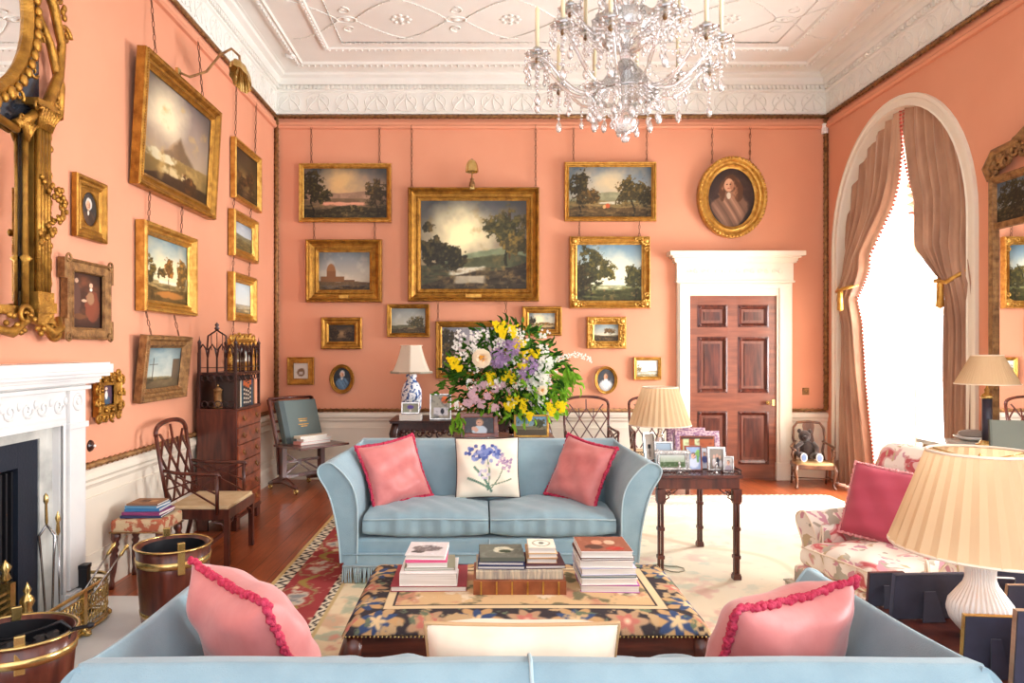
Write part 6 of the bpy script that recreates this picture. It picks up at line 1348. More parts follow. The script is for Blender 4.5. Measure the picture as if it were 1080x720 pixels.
# carved console table against the end wall
def console():
    Y0_, Y1_ = 8.12, 8.84; xa, xb = P(411, 0, Y0_).x, P(582, 0, Y0_).x; w = xb-xa; d = Y1_-Y0_; e = empty('carved_side_table', ((xa+xb)/2, (Y0_+Y1_)/2, .001), 0, 'dark carved side table with a pierced apron against the end wall, carrying the jar lamps', 'table')
    MB().box(-w/2, w/2, -d/2, d/2, .785, .81).box(-w/2-.01, w/2+.01, -d/2-.01, d/2, .808, .82).build('table_top', MAHOGD, e, .005)
    a = MB(); a.box(-w/2+.04, w/2-.04, -d/2+.03, -d/2+.05, .70, .785); a.box(-w/2+.04, -w/2+.06, -d/2+.03, d/2, .62, .785); a.box(w/2-.06, w/2-.04, -d/2+.03, d/2, .62, .785)
    n = 15
    for i in range(n):
        x = -w/2+.1+(w-.2)*i/(n-1); a.scroll((x, -d/2+.03, .665), .045, (1, 0, 0), (0, 0, 1), 1.3, .013, i*1.1, 1 if i % 2 else -1); a.ball((x+.05, -d/2+.03, .69), (.03, .02, .03), 6, 4)
    a.tube([(-w/2+.08, -d/2+.035, .62), (-w/4, -d/2+.035, .60), (0, -d/2+.03, .55), (w/4, -d/2+.035, .60), (w/2-.08, -d/2+.035, .62)], .016, 6); a.ball((0, -d/2+.03, .61), (.08, .03, .07), 10, 6); a.build('pierced_apron', MAHOGD, e)
    for sx in (-1, 1):
        for sy in (-1, 1):
            l = MB(); x, y = sx*(w/2-.07), sy*(d/2-.07); l.tube([(x, y, .785), (x+sx*.03, y+sy*.02, .66), (x+sx*.02, y, .5), (x-sx*.01, y, .3), (x-sx*.005, y, .12), (x+sx*.03, y+sy*.02, .05), (x+sx*.035, y+sy*.03, 0)], [.05, .055, .04, .026, .022, .04, .035], 10); l.build('leg', MAHOGD, e)
console()
jar_lamp(434, 'blue and white ginger jar lamp at the left end of the carved side table'); jar_lamp(566, 'blue and white jar lamp with a six-sided cream shade, half hidden behind the flowers')
# plain table behind the sofa under the flowers
SY = 6.95; xa, xb = P(478, 0, SY-.2).x, P(585, 0, SY-.2).x
st_ = empty('sofa_table', ((xa+xb)/2, SY, .0115), 0, 'plain dark mahogany table behind the far sofa carrying the flowers', 'table'); w = xb-xa
MB().box(-w/2, w/2, -.22, .22, .765, .79).build('table_top', MAHOGD, st_, .004); MB().box(-w/2+.03, w/2-.03, -.19, .19, .67, .765).build('apron', MAHOGD, st_)
for sx in (-1, 1):
    for sy in (-1, 1): MB().box(sx*(w/2-.05)-.02, sx*(w/2-.05)+.02, sy*.17-.02, sy*.17+.02, 0, .67).build('leg', MAHOGD, st_, .003)
# ------------------------------------------------------------ photo frames
def photo_frame(label, px0, py0, px1, py1, Y, zt, mat, bw, img=None, rz=0., back=False, lean=9, group=None, depth=.012, cat='photo frame', beads=False):
    a = P(px0, py1, Y); b = P(px1, py0, Y); w = b.x-a.x; h = b.z-zt; e = empty('photo_frame', ((a.x+b.x)/2, Y, zt+.001), rz+(PI if back else 0), label, cat, group, tilt=R(-lean))
    f = MB(); f.ring([(0, depth), (0, -.0), (bw*.15, -depth*.6), (bw*.85, -depth*.6), (bw, .0)], lambda i, p, q: ((-w/2+p, w/2-p, w/2-p, -w/2+p)[i], q, (p, p, h-p, h-p)[i]), 4)
    f.build('frame', mat, e)
    if beads:
        g = MB(); rn = random.Random(9)
        for i in range(26):
            for x, z in ((-w/2+w*i/25, bw*.5), (-w/2+w*i/25, h-bw*.5), (-w/2+bw*.5, h*i/25), (w/2-bw*.5, h*i/25)): g.ball((x, -depth*.7, z), (bw*.28, .003, bw*.28), 5, 3)
        g.build('embossed_border', mat, e)
    MB().box(-w/2+.003, w/2-.003, .002, depth, .003, h-.003).build('backing', BACKV, e)
    if img is not None: colgrid('photograph', lambda U, V: ((U-.5)*(w-2*bw), -.0012+0*U, bw+V*(h-2*bw)), img, PAINTED, e)
    s = MB(); hh = h*.62; q = math.tan(R(lean))+.28
    s.add([(-w*.08, depth, hh), (w*.08, depth, hh), (w*.16, depth+hh*q*.8, .002+hh*q*.8*math.tan(R(lean))), (-w*.16, depth+hh*q*.8, .002+hh*q*.8*math.tan(R(lean))), (-w*.08, depth+.004, hh), (w*.08, depth+.004, hh), (w*.16, depth+.004+hh*q*.8, .002+hh*q*.8*math.tan(R(lean))), (-w*.16, depth+.004+hh*q*.8, .002+hh*q*.8*math.tan(R(lean)))], [(0, 1, 2, 3), (7, 6, 5, 4), (0, 3, 7, 4), (1, 5, 6, 2), (3, 2, 6, 7), (0, 4, 5, 1)])
    s.build('easel_strut', BACKV, e); return e
BACKV = M('dark_velvet_backing', c(52, 50, 70), .9, col2=c(38, 36, 52), vs=8, sheen=.3)
def person_art(seed, w, h, bg, coat, head=(.5, .65, .12), hair=(90, 70, 56)):
    a = Art(w, h, seed, bg); a.fleck(tuple(min(255, q+24) for q in bg), .4, 5); s = a.asp; x, y, r = head
    a.blob(x, y-r*2.6, r*2.1/s, r*1.9, coat, 5, .2); a.blob(x, y+.15*r, r*1.05/s, r*1.25, hair, 5); a.blob(x-.1*r/s, y-.05*r, r*.85/s, r*1.0, (222, 172, 146), 5)
    a.blob(x-.35*r/s, y+.1*r, r*.12/s, r*.1, (70, 50, 44), 3); a.blob(x+.2*r/s, y+.1*r, r*.12/s, r*.1, (70, 50, 44), 3); return a
TB = .8215
ba = person_art(3, 40, 26, (78, 76, 82), (206, 220, 234), (.52, .66, .2), (180, 140, 110)); ba.blob(.33, .3, .1, .13, (226, 180, 160), 5); ba.blob(.4, .2, .08, .14, (224, 176, 156), 4)
photo_frame('red wood framed photograph of a baby, behind the far sofa', 485, 435.5, 525.5, 464, 6.78, .792, MAHOGR, .045, ba.im)
la = Art(36, 28, 12, (120, 150, 180)).sky((120, 160, 200), (206, 216, 214)); la.hill(.5, .03, (120, 110, 84), 2); la.rect(.15, .4, .5, .62, (206, 180, 150)); la.tree(.75, .65, .2, .25, (64, 66, 44), False); la.band(.0, .35, (90, 76, 56)); la.rect(.05, .9, .3, .36, (150, 130, 100))
photo_frame('gilt framed photograph of a country house and lawn, right of the flower vase', 542, 437, 579, 464, 6.80, .792, GOLD2, .022, la.im)
a = Art(26, 30, 14, (166, 164, 150)).blob(.72, .8, .2, .17, (232, 110, 50), 5).rect(.12, .9, .12, .46, (210, 210, 216)); a.fleck((60, 64, 76), .4, 7, .55); a.blob(.6, .3, .1, .14, (40, 44, 56), 4)
photo_frame('silver framed photograph with an orange shape, between the jar lamp and the flowers', 453, 415, 476, 446, 8.22, TB, SILVER, .018, a.im)
book('white book lying flat under the small photograph by the jar lamp', P(433, 0, 8.2).x, 8.22, TB, .26, .18, .065, W_, 0, 'back')
a = Art(16, 12, 15, (150, 152, 130)).blob(.5, .6, .25, .25, (90, 70, 150), 3, .5).blob(.5, .2, .1, .15, (220, 214, 206), 4)
photo_frame('small silver framed picture of purple flowers standing on the white book', 423, 424, 442.5, 440, 8.22, TB+.068, SILVER, .02, a.im)
# ------------------------------------------------------------ flowers in a glass vase
FY = 6.97; fc = P(538, 455, FY); vz = .792
vs_ = empty('glass_vase', (P(543, 0, FY).x, FY, vz), 0, 'clear glass cylinder vase full of green stems on the table behind the sofa', 'vase')
MB().lathe([(0, .0), (.055, .0), (.06, .01), (.065, .14), (.075, .26), (.071, .26), (.06, .14), (.052, .02), (0, .018)], n=24).build('glass_body', GLASS, vs_)
def fp(px, py, dy=0.): v = P(px, py, FY+dy); return Vector((v.x-vs_.location.x, dy, v.z-vz))
fl = empty('flower_arrangement', tuple(vs_.location+Vector((0, 0, .02))), 0, 'huge mixed bouquet of yellow, lilac, pink and white blossom in the glass vase', 'flowers')
rn = random.Random(21)
def leaf(m, p, d, L, wd):
    d = Vector(d).normalized(); s = d.cross(Vector((rn.uniform(-1, 1), rn.uniform(-1, 1), rn.uniform(-1, 1)))).normalized()*wd; n_ = d.cross(s).normalized()*L*.12; p = Vector(p)
    m.add([p, p+d*L*.35+s+n_, p+d*L*.4-n_*.2, p+d*L*.35-s+n_, p+d*L*.75+s*.7+n_*.5, p+d*L*.78-n_*.6, p+d*L*.75-s*.7+n_*.5, p+d*L-n_*2], [(0, 1, 2), (0, 2, 3), (1, 4, 5, 2), (2, 5, 6, 3), (4, 7, 5), (5, 7, 6)], True)
cen = fp(536, 392); RX, RZ, RY = .60, .46, .36
stems = MB()
for i in range(34):
    a = rn.uniform(0, 2*PI); q = rn.uniform(.3, 1); e_ = Vector((cen.x+RX*.8*q*math.cos(a), RY*.7*rn.uniform(-1, 1), cen.z+RZ*.8*q*math.sin(a)))
    b = Vector((rn.uniform(-.035, .035), rn.uniform(-.035, .035), .0)); stems.tube([b, Vector((b.x*.8, b.y*.8, .24)), e_.lerp(Vector((0, 0, .3)), .45), e_], .004, 4)
stems.build('stems', LEAFD, fl)
for nm, mt, k, L in (('dark_foliage', LEAFD, 620, .11), ('mid_foliage', LEAF, 560, .10), ('bright_foliage', LEAFL, 300, .12)):
    m = MB(); rn = random.Random(k)
    for i in range(k):
        while True:
            x, y, z = [rn.uniform(-1, 1) for _ in range(3)]; r_ = x*x+y*y+z*z
            if r_ < 1: break
        sc_ = rn.uniform(.75, 1.12)/math.sqrt(r_+.05) if rn.random() < .5 else 1.
        if nm == 'bright_foliage': x = abs(x) if rn.random() < .8 else x; z = z-.3
        w_ = 1-.35*max(0, z)
        p = Vector((cen.x+RX*x*sc_*w_, RY*y*sc_, cen.z+RZ*z*sc_)); p.z = max(p.z, .12+.25*abs(p.x))
        d = Vector((x+rn.uniform(-.6, .6), y+rn.uniform(-.6, .6), z*.6+rn.uniform(-.9, .5))); leaf(m, p, d, L*rn.uniform(.6, 1.25), L*.16)
    if nm == 'bright_foliage':
        for (px, py) in ((600, 398), (604, 405), (596, 412), (590, 424), (597, 390), (478, 440), (480, 447), (586, 418), (606, 396)):
            for j in range(7): leaf(m, fp(px+rn.uniform(-7, 7), py+rn.uniform(-8, 6), -.2), (rn.uniform(-.3, .8), -.2, -rn.uniform(.3, 1)), .11, .02)
    if nm == 'mid_foliage':
        for t in range(16): 
            for j in range(3): leaf(m, fp(462+t*2+rn.uniform(-4, 4), 412-t*1.2+rn.uniform(-6, 6), -.1), (-1, rn.uniform(-.3, .3), rn.uniform(-.4, .3)), .06, .012)
    tag(m.build(nm, mt, fl), kind='stuff')
def florets(name, mat, px, py, rx, rz_, n, s, dy=-.3, droop=0., core=None):
    m = MB()
    for i in range(n):
        if droop: t = i/n; p = Vector((rn.uniform(-rx, rx)*(1-t*.7), rn.uniform(-rx, rx), -t*rz_*2))
        else: a, b = rn.uniform(0, 2*PI), rn.uniform(-1, 1); q = rn.uniform(.6, 1); p = Vector((rx*q*math.sqrt(1-b*b)*math.cos(a), rx*q*math.sqrt(1-b*b)*math.sin(a), rz_*q*b))
        c0 = fp(px, py, dy)+p; k = 4
        for j in range(k):
            a = 2*PI*j/k+i; u = Vector((math.cos(a), rn.uniform(-.5, .1), math.sin(a))); v = Vector((-math.sin(a), 0, math.cos(a))); m.add([c0, c0+u*s*.6+v*s*.45, c0+u*s*1.1, c0+u*s*.6-v*s*.45], [(0, 1, 2, 3)], True)
    return m.build(name, mat, fl)
YEL = shade_mat('yellow_petal', c(246, 222, 40), .25); LIL = shade_mat('lilac_petal', c(178, 148, 190), .2); WHT = shade_mat('white_petal', c(246, 244, 236), .25); PKP = shade_mat('blush_petal', c(224, 190, 200), .25); PEO = shade_mat('cream_peony_petal', c(248, 234, 208), .25)
for px, py, r, l in ((479, 384, .06, .08), (475, 381, .04, .04), (484, 390, .04, .04), (526, 345, .07, .08), (530, 352, .05, .08), (541, 350, .05, .1), (543, 362, .04, .08), (549, 366, .05, .09), (555, 375, .05, .07), (551, 388, .05, .06), (518, 400, .06, .1), (532, 397, .06, .08), (540, 400, .05, .07), (541, 424, .07, .09), (552, 428, .06, .11), (536, 430, .05, .06), (582, 432, .06, .1), (592, 430, .05, .08), (565, 374, .05, .06), (558, 440, .04, .06)):
    florets('laburnum_raceme', YEL, px, py-l*50, r, l*.62, 60, .0125, -.30, 1)
for px, py, r, l in ((533, 372, .09, .1), (524, 380, .07, .08), (543, 368, .07, .08), (558, 388, .08, .09), (553, 396, .06, .07), (530, 384, .06, .06)): florets('lilac_cluster', LIL, px, py, r*1.1, l*1.1, 150, .012, -.30)
for px, py, r, l in ((568, 398, .09, .1), (573, 404, .08, .09), (563, 405, .07, .08), (575, 385, .08, .08), (566, 412, .06, .06)): florets('white_flower_cluster', WHT, px, py, r, l, 130, .014, -.25)
for px, py, r, l in ((503, 411, .05, .05), (511, 408, .045, .045), (522, 412, .05, .05), (530, 409, .045, .045), (500, 424, .07, .07), (493, 427, .05, .05), (508, 428, .05, .05), (521, 432, .05, .05), (514, 420, .04, .04), (538, 414, .04, .04), (497, 417, .04, .04)): florets('blossom_cluster', PKP, px, py, r*.8, l*.8, 26, .016, -.30)
for i in range(34): px, py = rn.uniform(480, 578), rn.uniform(350, 430); florets('small_white_blossom', WHT, px, py, .06, .05, 18, .012, -.3)
for i in range(16): t = i/15; florets('white_spray_blossom', WHT, 586+t*38, 382-8*math.sin(t*2.6)+t*4, .02, .03, 7, .008, -.2)
for px, py, s in ((508, 380, .095), (572, 414, .05)):
    m = MB(); c0 = fp(px, py, -.34)
    for ring_, k, r_ in ((0, 9, 1.), (1, 8, .8), (2, 7, .55)):
        for j in range(k):
            a = 2*PI*j/k+ring_*.4; u = Vector((math.cos(a), 0, math.sin(a))); v = Vector((-math.sin(a), 0, math.cos(a))); o_ = Vector((0, -1, 0))
            m.add([c0, c0+u*s*.35*r_+v*s*.25*r_+o_*s*.1, c0+u*s*.85*r_+v*s*.38*r_+o_*s*(.2+.15*ring_), c0+u*s*1.0*r_+o_*s*(.25+.2*ring_), c0+u*s*.85*r_-v*s*.38*r_+o_*s*(.2+.15*ring_), c0+u*s*.35*r_-v*s*.25*r_+o_*s*.1], [(0, 1, 2, 3, 4, 5)], True)
    pe = m.build('peony', PEO, fl); y_ = MB(); [y_.ball(tuple(c0+Vector((rn.uniform(-.25, .25)*s, -.3*s, rn.uniform(-.25, .25)*s))), s*.09, 5, 4) for _ in range(16)]; y_.build('yellow_stamens', solid(226, 160, 60), pe)
# ------------------------------------------------------------ silver table with photographs
def fret_table():
    xa, xb = 1.275, 1.815; cx, cy, w, d = 1.545, 5.42, .62, .90; e = empty('fretwork_table', (cx, cy, .0115), 0, 'mahogany table with cluster-column legs and fret corner brackets crowded with photographs', 'table')
    zt = .752; MB().box(-w/2, w/2, -d/2, d/2, zt-.03, zt-.008).build('table_top', MAHOG, e, .003)
    MB().box(-w/2+.02, w/2-.02, -d/2+.02, d/2-.02, zt-.11, zt-.03).build('frieze', MAHOG, e, .003)
    g = MB()
    for a, b in (((-w/2+.01, -d/2+.01), (w/2-.01, -d/2+.01)), ((-w/2+.01, d/2-.01), (w/2-.01, d/2-.01)), ((-w/2+.01, -d/2+.01), (-w/2+.01, d/2-.01)), ((w/2-.01, -d/2+.01), (w/2-.01, d/2-.01))):
        A, B = Vector((*a, zt+.008)), Vector((*b, zt+.008)); L = (B-A).length; n = int(L/.034); t = (B-A)/L; g.bar(A+Vector((0, 0, .018)), B+Vector((0, 0, .018)), .006)
        for i in range(n): c0 = A+t*(L*(i+.5)/n); g.bar(c0-t*.015+Vector((0, 0, -.015)), c0+t*.015+Vector((0, 0, .017)), .004); g.bar(c0+t*.015+Vector((0, 0, -.015)), c0-t*.015+Vector((0, 0, .017)), .004)
    g.build('fret_gallery', MAHOGD, e)
    for sx in (-1, 1):
        for sy in (-1, 1):
            x, y = sx*.27, sy*.42; l = MB(); q = .012
            for dx in (-q, q):
                for dy in (-q, q): l.tube([(x+dx, y+dy, .0), (x+dx, y+dy, zt-.2)], .0085, 6)
            for z in (.03, .16, .36, .55): l.box(x-.025, x+.025, y-.025, y+.025, z-.012, z+.012)
            l.box(x-.03, x+.03, y-.03, y+.03, zt-.2, zt-.11); l.box(x-.028, x+.028, y-.028, y+.028, 0, .03)
            l.build('leg', MAHOG, e, .002); b = MB()
            b.tube([(x-sx*.03, y, zt-.19), (x-sx*.06, y, zt-.17), (x-sx*.05, y, zt-.14), (x-sx*.09, y, zt-.14), (x-sx*.12, y, zt-.112)], .006, 5); b.tube([(x-sx*.03, y, zt-.15), (x-sx*.08, y, zt-.12)], .005, 4); b.torus((x-sx*.055, y, zt-.14), .016, .004, (1, 0, 0), (0, 0, 1), 10, 4); b.build('corner_bracket', MAHOG, e)
fret_table()
TZ = .7565
e = empty('pleated_lamp', (P(696, 0, 5.66).x, 5.66, TZ), 0, 'table lamp with a cream pleated shade and glass column on the photograph table', 'lamp')
MB().lathe([(0, 0), (.06, 0), (.06, .012), (.03, .02), (.035, .05), (.04, .14), (.03, .2), (.018, .22), (.02, .25), (0, .26)], n=20).build('glass_column', CRYST, e)
MB().lathe([(.008, .25), (.008, .52), (.012, .54), (0, .56)], n=10).build('lamp_stem', BRASS, e); pleated_shade(e, .245, .14, .285, .585, SHADE, 30)
# photographs
a = Art(12, 24, 40, (206, 200, 190)).blob(.5, .5, .22, .1, (20, 20, 22), 6).blob(.5, .25, .15, .2, (120, 110, 100), 4)
photo_frame('narrow silver frame with a tiny black round shape under the pleated lamp shade', 679, 456, 693, 484, 5.62, TZ, SILVER, .014, a.im, R(20), group=None)
a = Art(18, 10, 41, (170, 190, 206)).rect(.0, 1, 0, .35, (120, 130, 120))
photo_frame('small silver frame with a pale blue view, just behind the ornate silver frame', 690.5, 465.5, 710.5, 500, 5.30, TZ, SILVER, .018, a.im)
a = Art(26, 14, 42, (70, 92, 60)).sky((200, 206, 200), (120, 140, 96)); a.band(0, .45, (74, 96, 58)); a.fleck((200, 200, 190), .4, 7, .6)
photo_frame('ornate embossed silver frame with a green landscape photograph at the front of the table', 691.5, 475, 728, 499, 5.10, TZ, SILVER, .036, a.im, beads=True)
PUR2 = M('purple_patterned_frame', c(150, 110, 140), .6, col2=c(214, 184, 190), vs=60, lo=.45, hi=.55)
a = Art(24, 12, 43, (140, 120, 130)).blob(.5, .4, .2, .3, (80, 96, 60), 3, .5)
photo_frame('wide purple mosaic frame at the back of the photograph table', 704, 451, 745, 486, 5.77, TZ, PUR2, .05, a.im)
a = Art(30, 20, 44, (170, 88, 50)).rect(.08, .26, .3, .95, (206, 220, 170)).rect(.42, .58, .3, .95, (206, 220, 170)).rect(.0, 1, .86, 1, (70, 40, 34)).fleck((110, 50, 36), .4, 6)
photo_frame('largest purple patterned frame showing a red room with two windows', 712.5, 454.5, 760, 492, 5.48, TZ, PUR2, .042, a.im)
a = person_art(45, 14, 22, (150, 170, 206), (206, 214, 230), (.5, .6, .12)); a.tree(.85, .6, .15, .3, (96, 150, 80), False)
photo_frame('red edged photograph of a person outdoors, front centre of the photograph table', 723, 470, 741, 499, 5.14, TZ, MAHOGR, .012, a.im)
a = person_art(46, 10, 20, (214, 214, 222), (90, 96, 150), (.5, .7, .1))
photo_frame('narrow unframed-looking photograph of a person in blue beside the group portrait', 739, 472, 748.5, 497, 5.22, TZ, SILVER, .006, a.im)
a = Art(22, 24, 47, (150, 140, 130)).blob(.3, .62, .1, .1, (214, 170, 150), 5).blob(.55, .66, .1, .1, (206, 160, 140), 5).blob(.76, .58, .1, .1, (214, 172, 150), 5).blob(.3, .3, .16, .24, (226, 222, 222), 4).blob(.6, .34, .14, .26, (50, 50, 64), 4).blob(.8, .25, .14, .2, (220, 214, 214), 4)
photo_frame('silver framed black and white group portrait at the right front of the table', 746.5, 471, 766, 499, 5.12, TZ, SILVER, .022, a.im, R(-4))
a = person_art(48, 10, 14, (200, 196, 192), (160, 150, 160), (.5, .6, .16))
photo_frame('tiny silver frame at the right front corner of the photograph table', 763, 481, 774, 500, 5.06, TZ, SILVER, .012, a.im, R(-12))
for px, lb in ((717, 'small clear crystal figurine in front of the ornate silver frame'), (756, 'small clear crystal figurine in front of the group portrait')):
    q = P(px, 0, 5.03); e = empty('crystal_figurine', (q.x, 5.04, TZ), 0, lb, 'figurine'); MB().lathe([(0, 0), (.018, 0), (.014, .01), (.006, .02), (.014, .04), (.01, .06), (.004, .066)], n=10).build('body', CRYST, e); MB().ball((0, 0, .075), .011, 8, 6).build('head', CRYST, e)
# ------------------------------------------------------------ child's armchair with slumped soft toy
def child_chair():
    e = empty('child_armchair', (3.97, 8.42, .001), R(-14), 'small curved walnut child-size armchair with cabriole legs to the right of the door', 'chair'); m_ = M('walnut', c(126, 84, 56), .35, col2=c(84, 50, 34), vs=4, stretch=(5, 5, 1), coat=.3)
    w, d, sz = .44, .36, .30
    MB().grid(lambda u, v: ((abs(math.cos(2*PI*u))**.6*math.copysign(1, math.cos(2*PI*u)))*w/2*(1-.0*v)*min(1, v*4 if v < .5 else (1-v)*4)**.5, (abs(math.sin(2*PI*u))**.6*math.copysign(1, math.sin(2*PI*u)))*d/2*min(1, v*4 if v < .5 else (1-v)*4)**.5, sz-.04+.05*v), 28, 8, cu=True).build('seat', M('tan_seat_leather', c(196, 160, 110), .5), e)
    s = MB(); s.box(-w/2, w/2, -d/2, -d/2+.02, sz-.07, sz-.02); s.box(-w/2, -w/2+.02, -d/2, d/2, sz-.07, sz-.02); s.box(w/2-.02, w/2, -d/2, d/2, sz-.07, sz-.02); s.box(-w/2, w/2, d/2-.02, d/2, sz-.07, sz-.02); s.build('seat_frame', m_, e, .006)
    for sx in (-1, 1):
        x = sx*(w/2-.02); y = -d/2+.02
        MB().tube([(x, y, sz-.02), (x+sx*.02, y-.02, sz-.09), (x+sx*.005, y-.005, .12), (x-sx*.005, y, .05), (x+sx*.01, y-.02, .012), (x+sx*.01, y-.03, 0)], [.022, .026, .015, .011, .018, .016], 8).build('leg', m_, e)
        MB().tube([(x, d/2-.02, sz-.02), (x*.98, d/2, .15), (x*.98, d/2+.04, 0)], .013, 6).build('leg', m_, e)
        a = MB(); a.tube([(x, .0-.02, sz-.02), (x+sx*.03, -.02, sz+.08), (x+sx*.01, -.02, sz+.16)], [.013, .015, .012], 6); a.tube([(sx*.15, d/2+.02, sz+.22), (x+sx*.0, .08, sz+.2), (x+sx*.04, .0, sz+.17), (x+sx*.03, -.07, sz+.15), (x-sx*.0, -.09, sz+.14)], [.012, .014, .015, .016, .014], 6); a.build('arm', m_, e)
    b = MB(); pts = [(-.17, d/2, sz-.02), (-.15, d/2+.01, sz+.1), (-.18, d/2+.03, sz+.25), (-.17, d/2+.05, sz+.38), (-.13, d/2+.06, sz+.44), (0, d/2+.065, sz+.455), (.13, d/2+.06, sz+.44), (.17, d/2+.05, sz+.38), (.18, d/2+.03, sz+.25), (.15, d/2+.01, sz+.1), (.17, d/2, sz-.02)]; b.tube(pts, .015, 8); b.build('back_frame', m_, e)
    MB().prism([(-.035, 0), (.035, 0), (.03, .1), (.065, .2), (.05, .3), (.07, .4), (.06, .44), (-.06, .44), (-.07, .4), (-.05, .3), (-.065, .2), (-.03, .1)], lambda x, z, s: (x, d/2+.012+.11*z+(.012 if s else 0), sz-.0+z)).build('back_splat', m_, e)
    MB().tube([(-w/2+.02, 0, .1), (w/2-.02, 0, .1)], .008, 6).tube([(-w/2+.02, -d/2+.02, .11), (-w/2+.02, d/2+.02, .09)], .008, 6).tube([(w/2-.02, -d/2+.02, .11), (w/2-.02, d/2+.02, .09)], .008, 6).build('stretcher', m_, e)
    t = empty('soft_toy', (3.93, 8.44, .317), R(-14), 'dark brown long-limbed soft toy with pale-rimmed blue foot soles slumped in the small chair', 'soft toy'); fur = M('dark_brown_plush', c(66, 46, 38), .95, col2=c(40, 28, 26), vs=24, bump=.6, bs=80, sheen=.4)
    k = MB(); k.ball((-.0, .08, .11), (.085, .07, .12), 14, 10); k.ball((-.03, .06, .28), (.07, .065, .07), 14, 10); k.ball((-.03, .0, .265), (.035, .03, .028), 10, 6)
    for sx in (-1, 1): k.ball((-.03+sx*.06, .06, .34), (.025, .015, .028), 8, 6)
    k.build('body', fur, t)
    for sx in (-1, 1):
        MB().tube([(sx*.06, .06, .2), (sx*.12-.02, .02, .14), (sx*.1-.02, -.05, .06), (sx*.07-.02, -.09, .05)], [.03, .028, .024, .026], 8).build('front_limb', fur, t)
        lg = MB().tube([(sx*.05, .04, .04), (sx*.09, -.06, .07), (sx*.085, -.15, .045)], [.04, .035, .035], 8).build('hind_limb', fur, t)
        MB().prism([(.038*math.cos(a), .052*math.sin(a)) for a in [2*PI*i/20 for i in range(20)]], lambda x, z, s: (sx*.085+x, -.186-(.012 if s else 0), .055+z)).build('pale_sole_rim', W_, lg)
        MB().prism([(.027*math.cos(a), .040*math.sin(a)) for a in [2*PI*i/20 for i in range(20)]], lambda x, z, s: (sx*.085+x, -.195-(.008 if s else 0), .055+z)).build('blue_sole', solid(110, 134, 170), lg)
    for sx in (-1, 1): k = MB(); k.ball((-.03+sx*.025, .005, .295), .008, 6, 4); k.build('eye', BLACK, t)
child_chair()
# ------------------------------------------------------------ chintz armchair and its cushion
def chintz():
    m = bpy.data.materials.new('rose_chintz'); m.use_nodes = True; nt = m.node_tree; N = nt.nodes; L = nt.links; b = N['Principled BSDF']; b.inputs['Roughness'].default_value = .8
    tc = N.new('ShaderNodeTexCoord'); cur = None
    for sc_, off, t0, t1, col in ((5.5, 0, .56, .58, c(216, 168, 160)), (5.5, 0, .61, .63, c(196, 92, 96)), (5.5, 0, .67, .69, c(232, 200, 186)), (8, 7, .59, .61, c(196, 176, 140)), (10, 19, .60, .62, c(206, 150, 160)), (9, 31, .62, .64, c(176, 168, 150))):
        mp = N.new('ShaderNodeMapping'); mp.inputs['Location'].default_value = (off, off*.7, off*.3); L.new(tc.outputs['Object'], mp.inputs[0])
        n = N.new('ShaderNodeTexNoise'); n.inputs['Scale'].default_value = sc_; n.inputs['Detail'].default_value = 2.5; n.inputs['Distortion'].default_value = .6; L.new(mp.outputs[0], n.inputs['Vector'])
        r = N.new('ShaderNodeMapRange'); r.inputs[1].default_value = t0; r.inputs[2].default_value = t1; L.new(n.outputs['Fac'], r.inputs[0])
        x = N.new('ShaderNodeMixRGB'); L.new(r.outputs[0], x.inputs[0]); x.inputs[2].default_value = (*col, 1)
        if cur is None: x.inputs[1].default_value = (*c(238, 228, 214), 1)
        else: L.new(cur, x.inputs[1])
        cur = x.outputs[0]
    L.new(cur, b.inputs['Base Color']); return m
CHZ = chintz()
sofa((2.44, 4.05, .0115), R(-75), .92, .88, 1.03, .60, 'rose-patterned chintz armchair with scrolled arms to the right of the rug', .13, ncush=1, fringe=False, BLUE=CHZ, BLUEP=CREAMC, hae=.72, name='chintz_armchair', cat='armchair', slope=2.5, inset=.2)
q = P(934, 533, 4.2); pillow('cushion', 'raspberry pink cushion with a bobbled edge on the chintz armchair', tuple(q), (R(-18), R(4), R(-56)), .46, .44, .15, PINKH, fringe=solid(226, 160, 160), sag=.04, ruf=.009)
# ------------------------------------------------------------ console under the pier mirror
e = empty('pier_table', (4.0, 5.2, .001), 0, 'gilt side table under the pier mirror on the window wall', 'table')
MB().box(-.32, .34, -.75, .75, .86, .895).build('table_top', MARBLE2, e, .006); MB().box(-.29, .34, -.71, .71, .76, .86).build('frieze', GOLDD, e, .004)
for sy in (-1, 1):
    for sx in (-1, 1): MB().lathe([(.025, 0), (.03, .05), (.018, .08), (.034, .6), (.028, .66), (.04, .70), (.04, .76)], (sx*.25+.02, sy*.66, 0), 12).build('leg', GOLDD, e)
lz = .8965; q = P(1041, 0, 5.42); e = empty('column_lamp', (q.x, 5.42, lz), 0, 'lamp with black column, brass fittings and plain cream shade beside the pier mirror', 'lamp')
MB().lathe([(0, 0), (.075, 0), (.075, .02), (.05, .03), (.045, .05), (.0, .05)], n=20).build('lamp_foot', BRASS, e); MB().lathe([(.034, .05), (.034, .37), (0, .37)], n=16).build('column', solid(48, 46, 62, .3), e)
MB().lathe([(.036, .37), (.045, .38), (.04, .40), (.015, .42), (.02, .44), (.008, .46), (.008, .68), (0, .70)], n=14).build('brass_capital', BRASS, e); pleated_shade(e, .215, .105, .485, .705, SHADE, 60, .004)
q = P(1070, 0, 4.75); e = empty('dark_green_folder', (q.x+.03, 4.75, lz), R(-14), 'tall dark grey-green folder standing on the pier table at the right edge', 'folder', tilt=R(-7)); MB().box(-.16, .16, 0, .02, 0, .27).build('board', solid(84, 88, 78), e, .003); MB().box(-.163, -.15, -.003, .023, 0, .272).build('spine', solid(66, 70, 62), e)
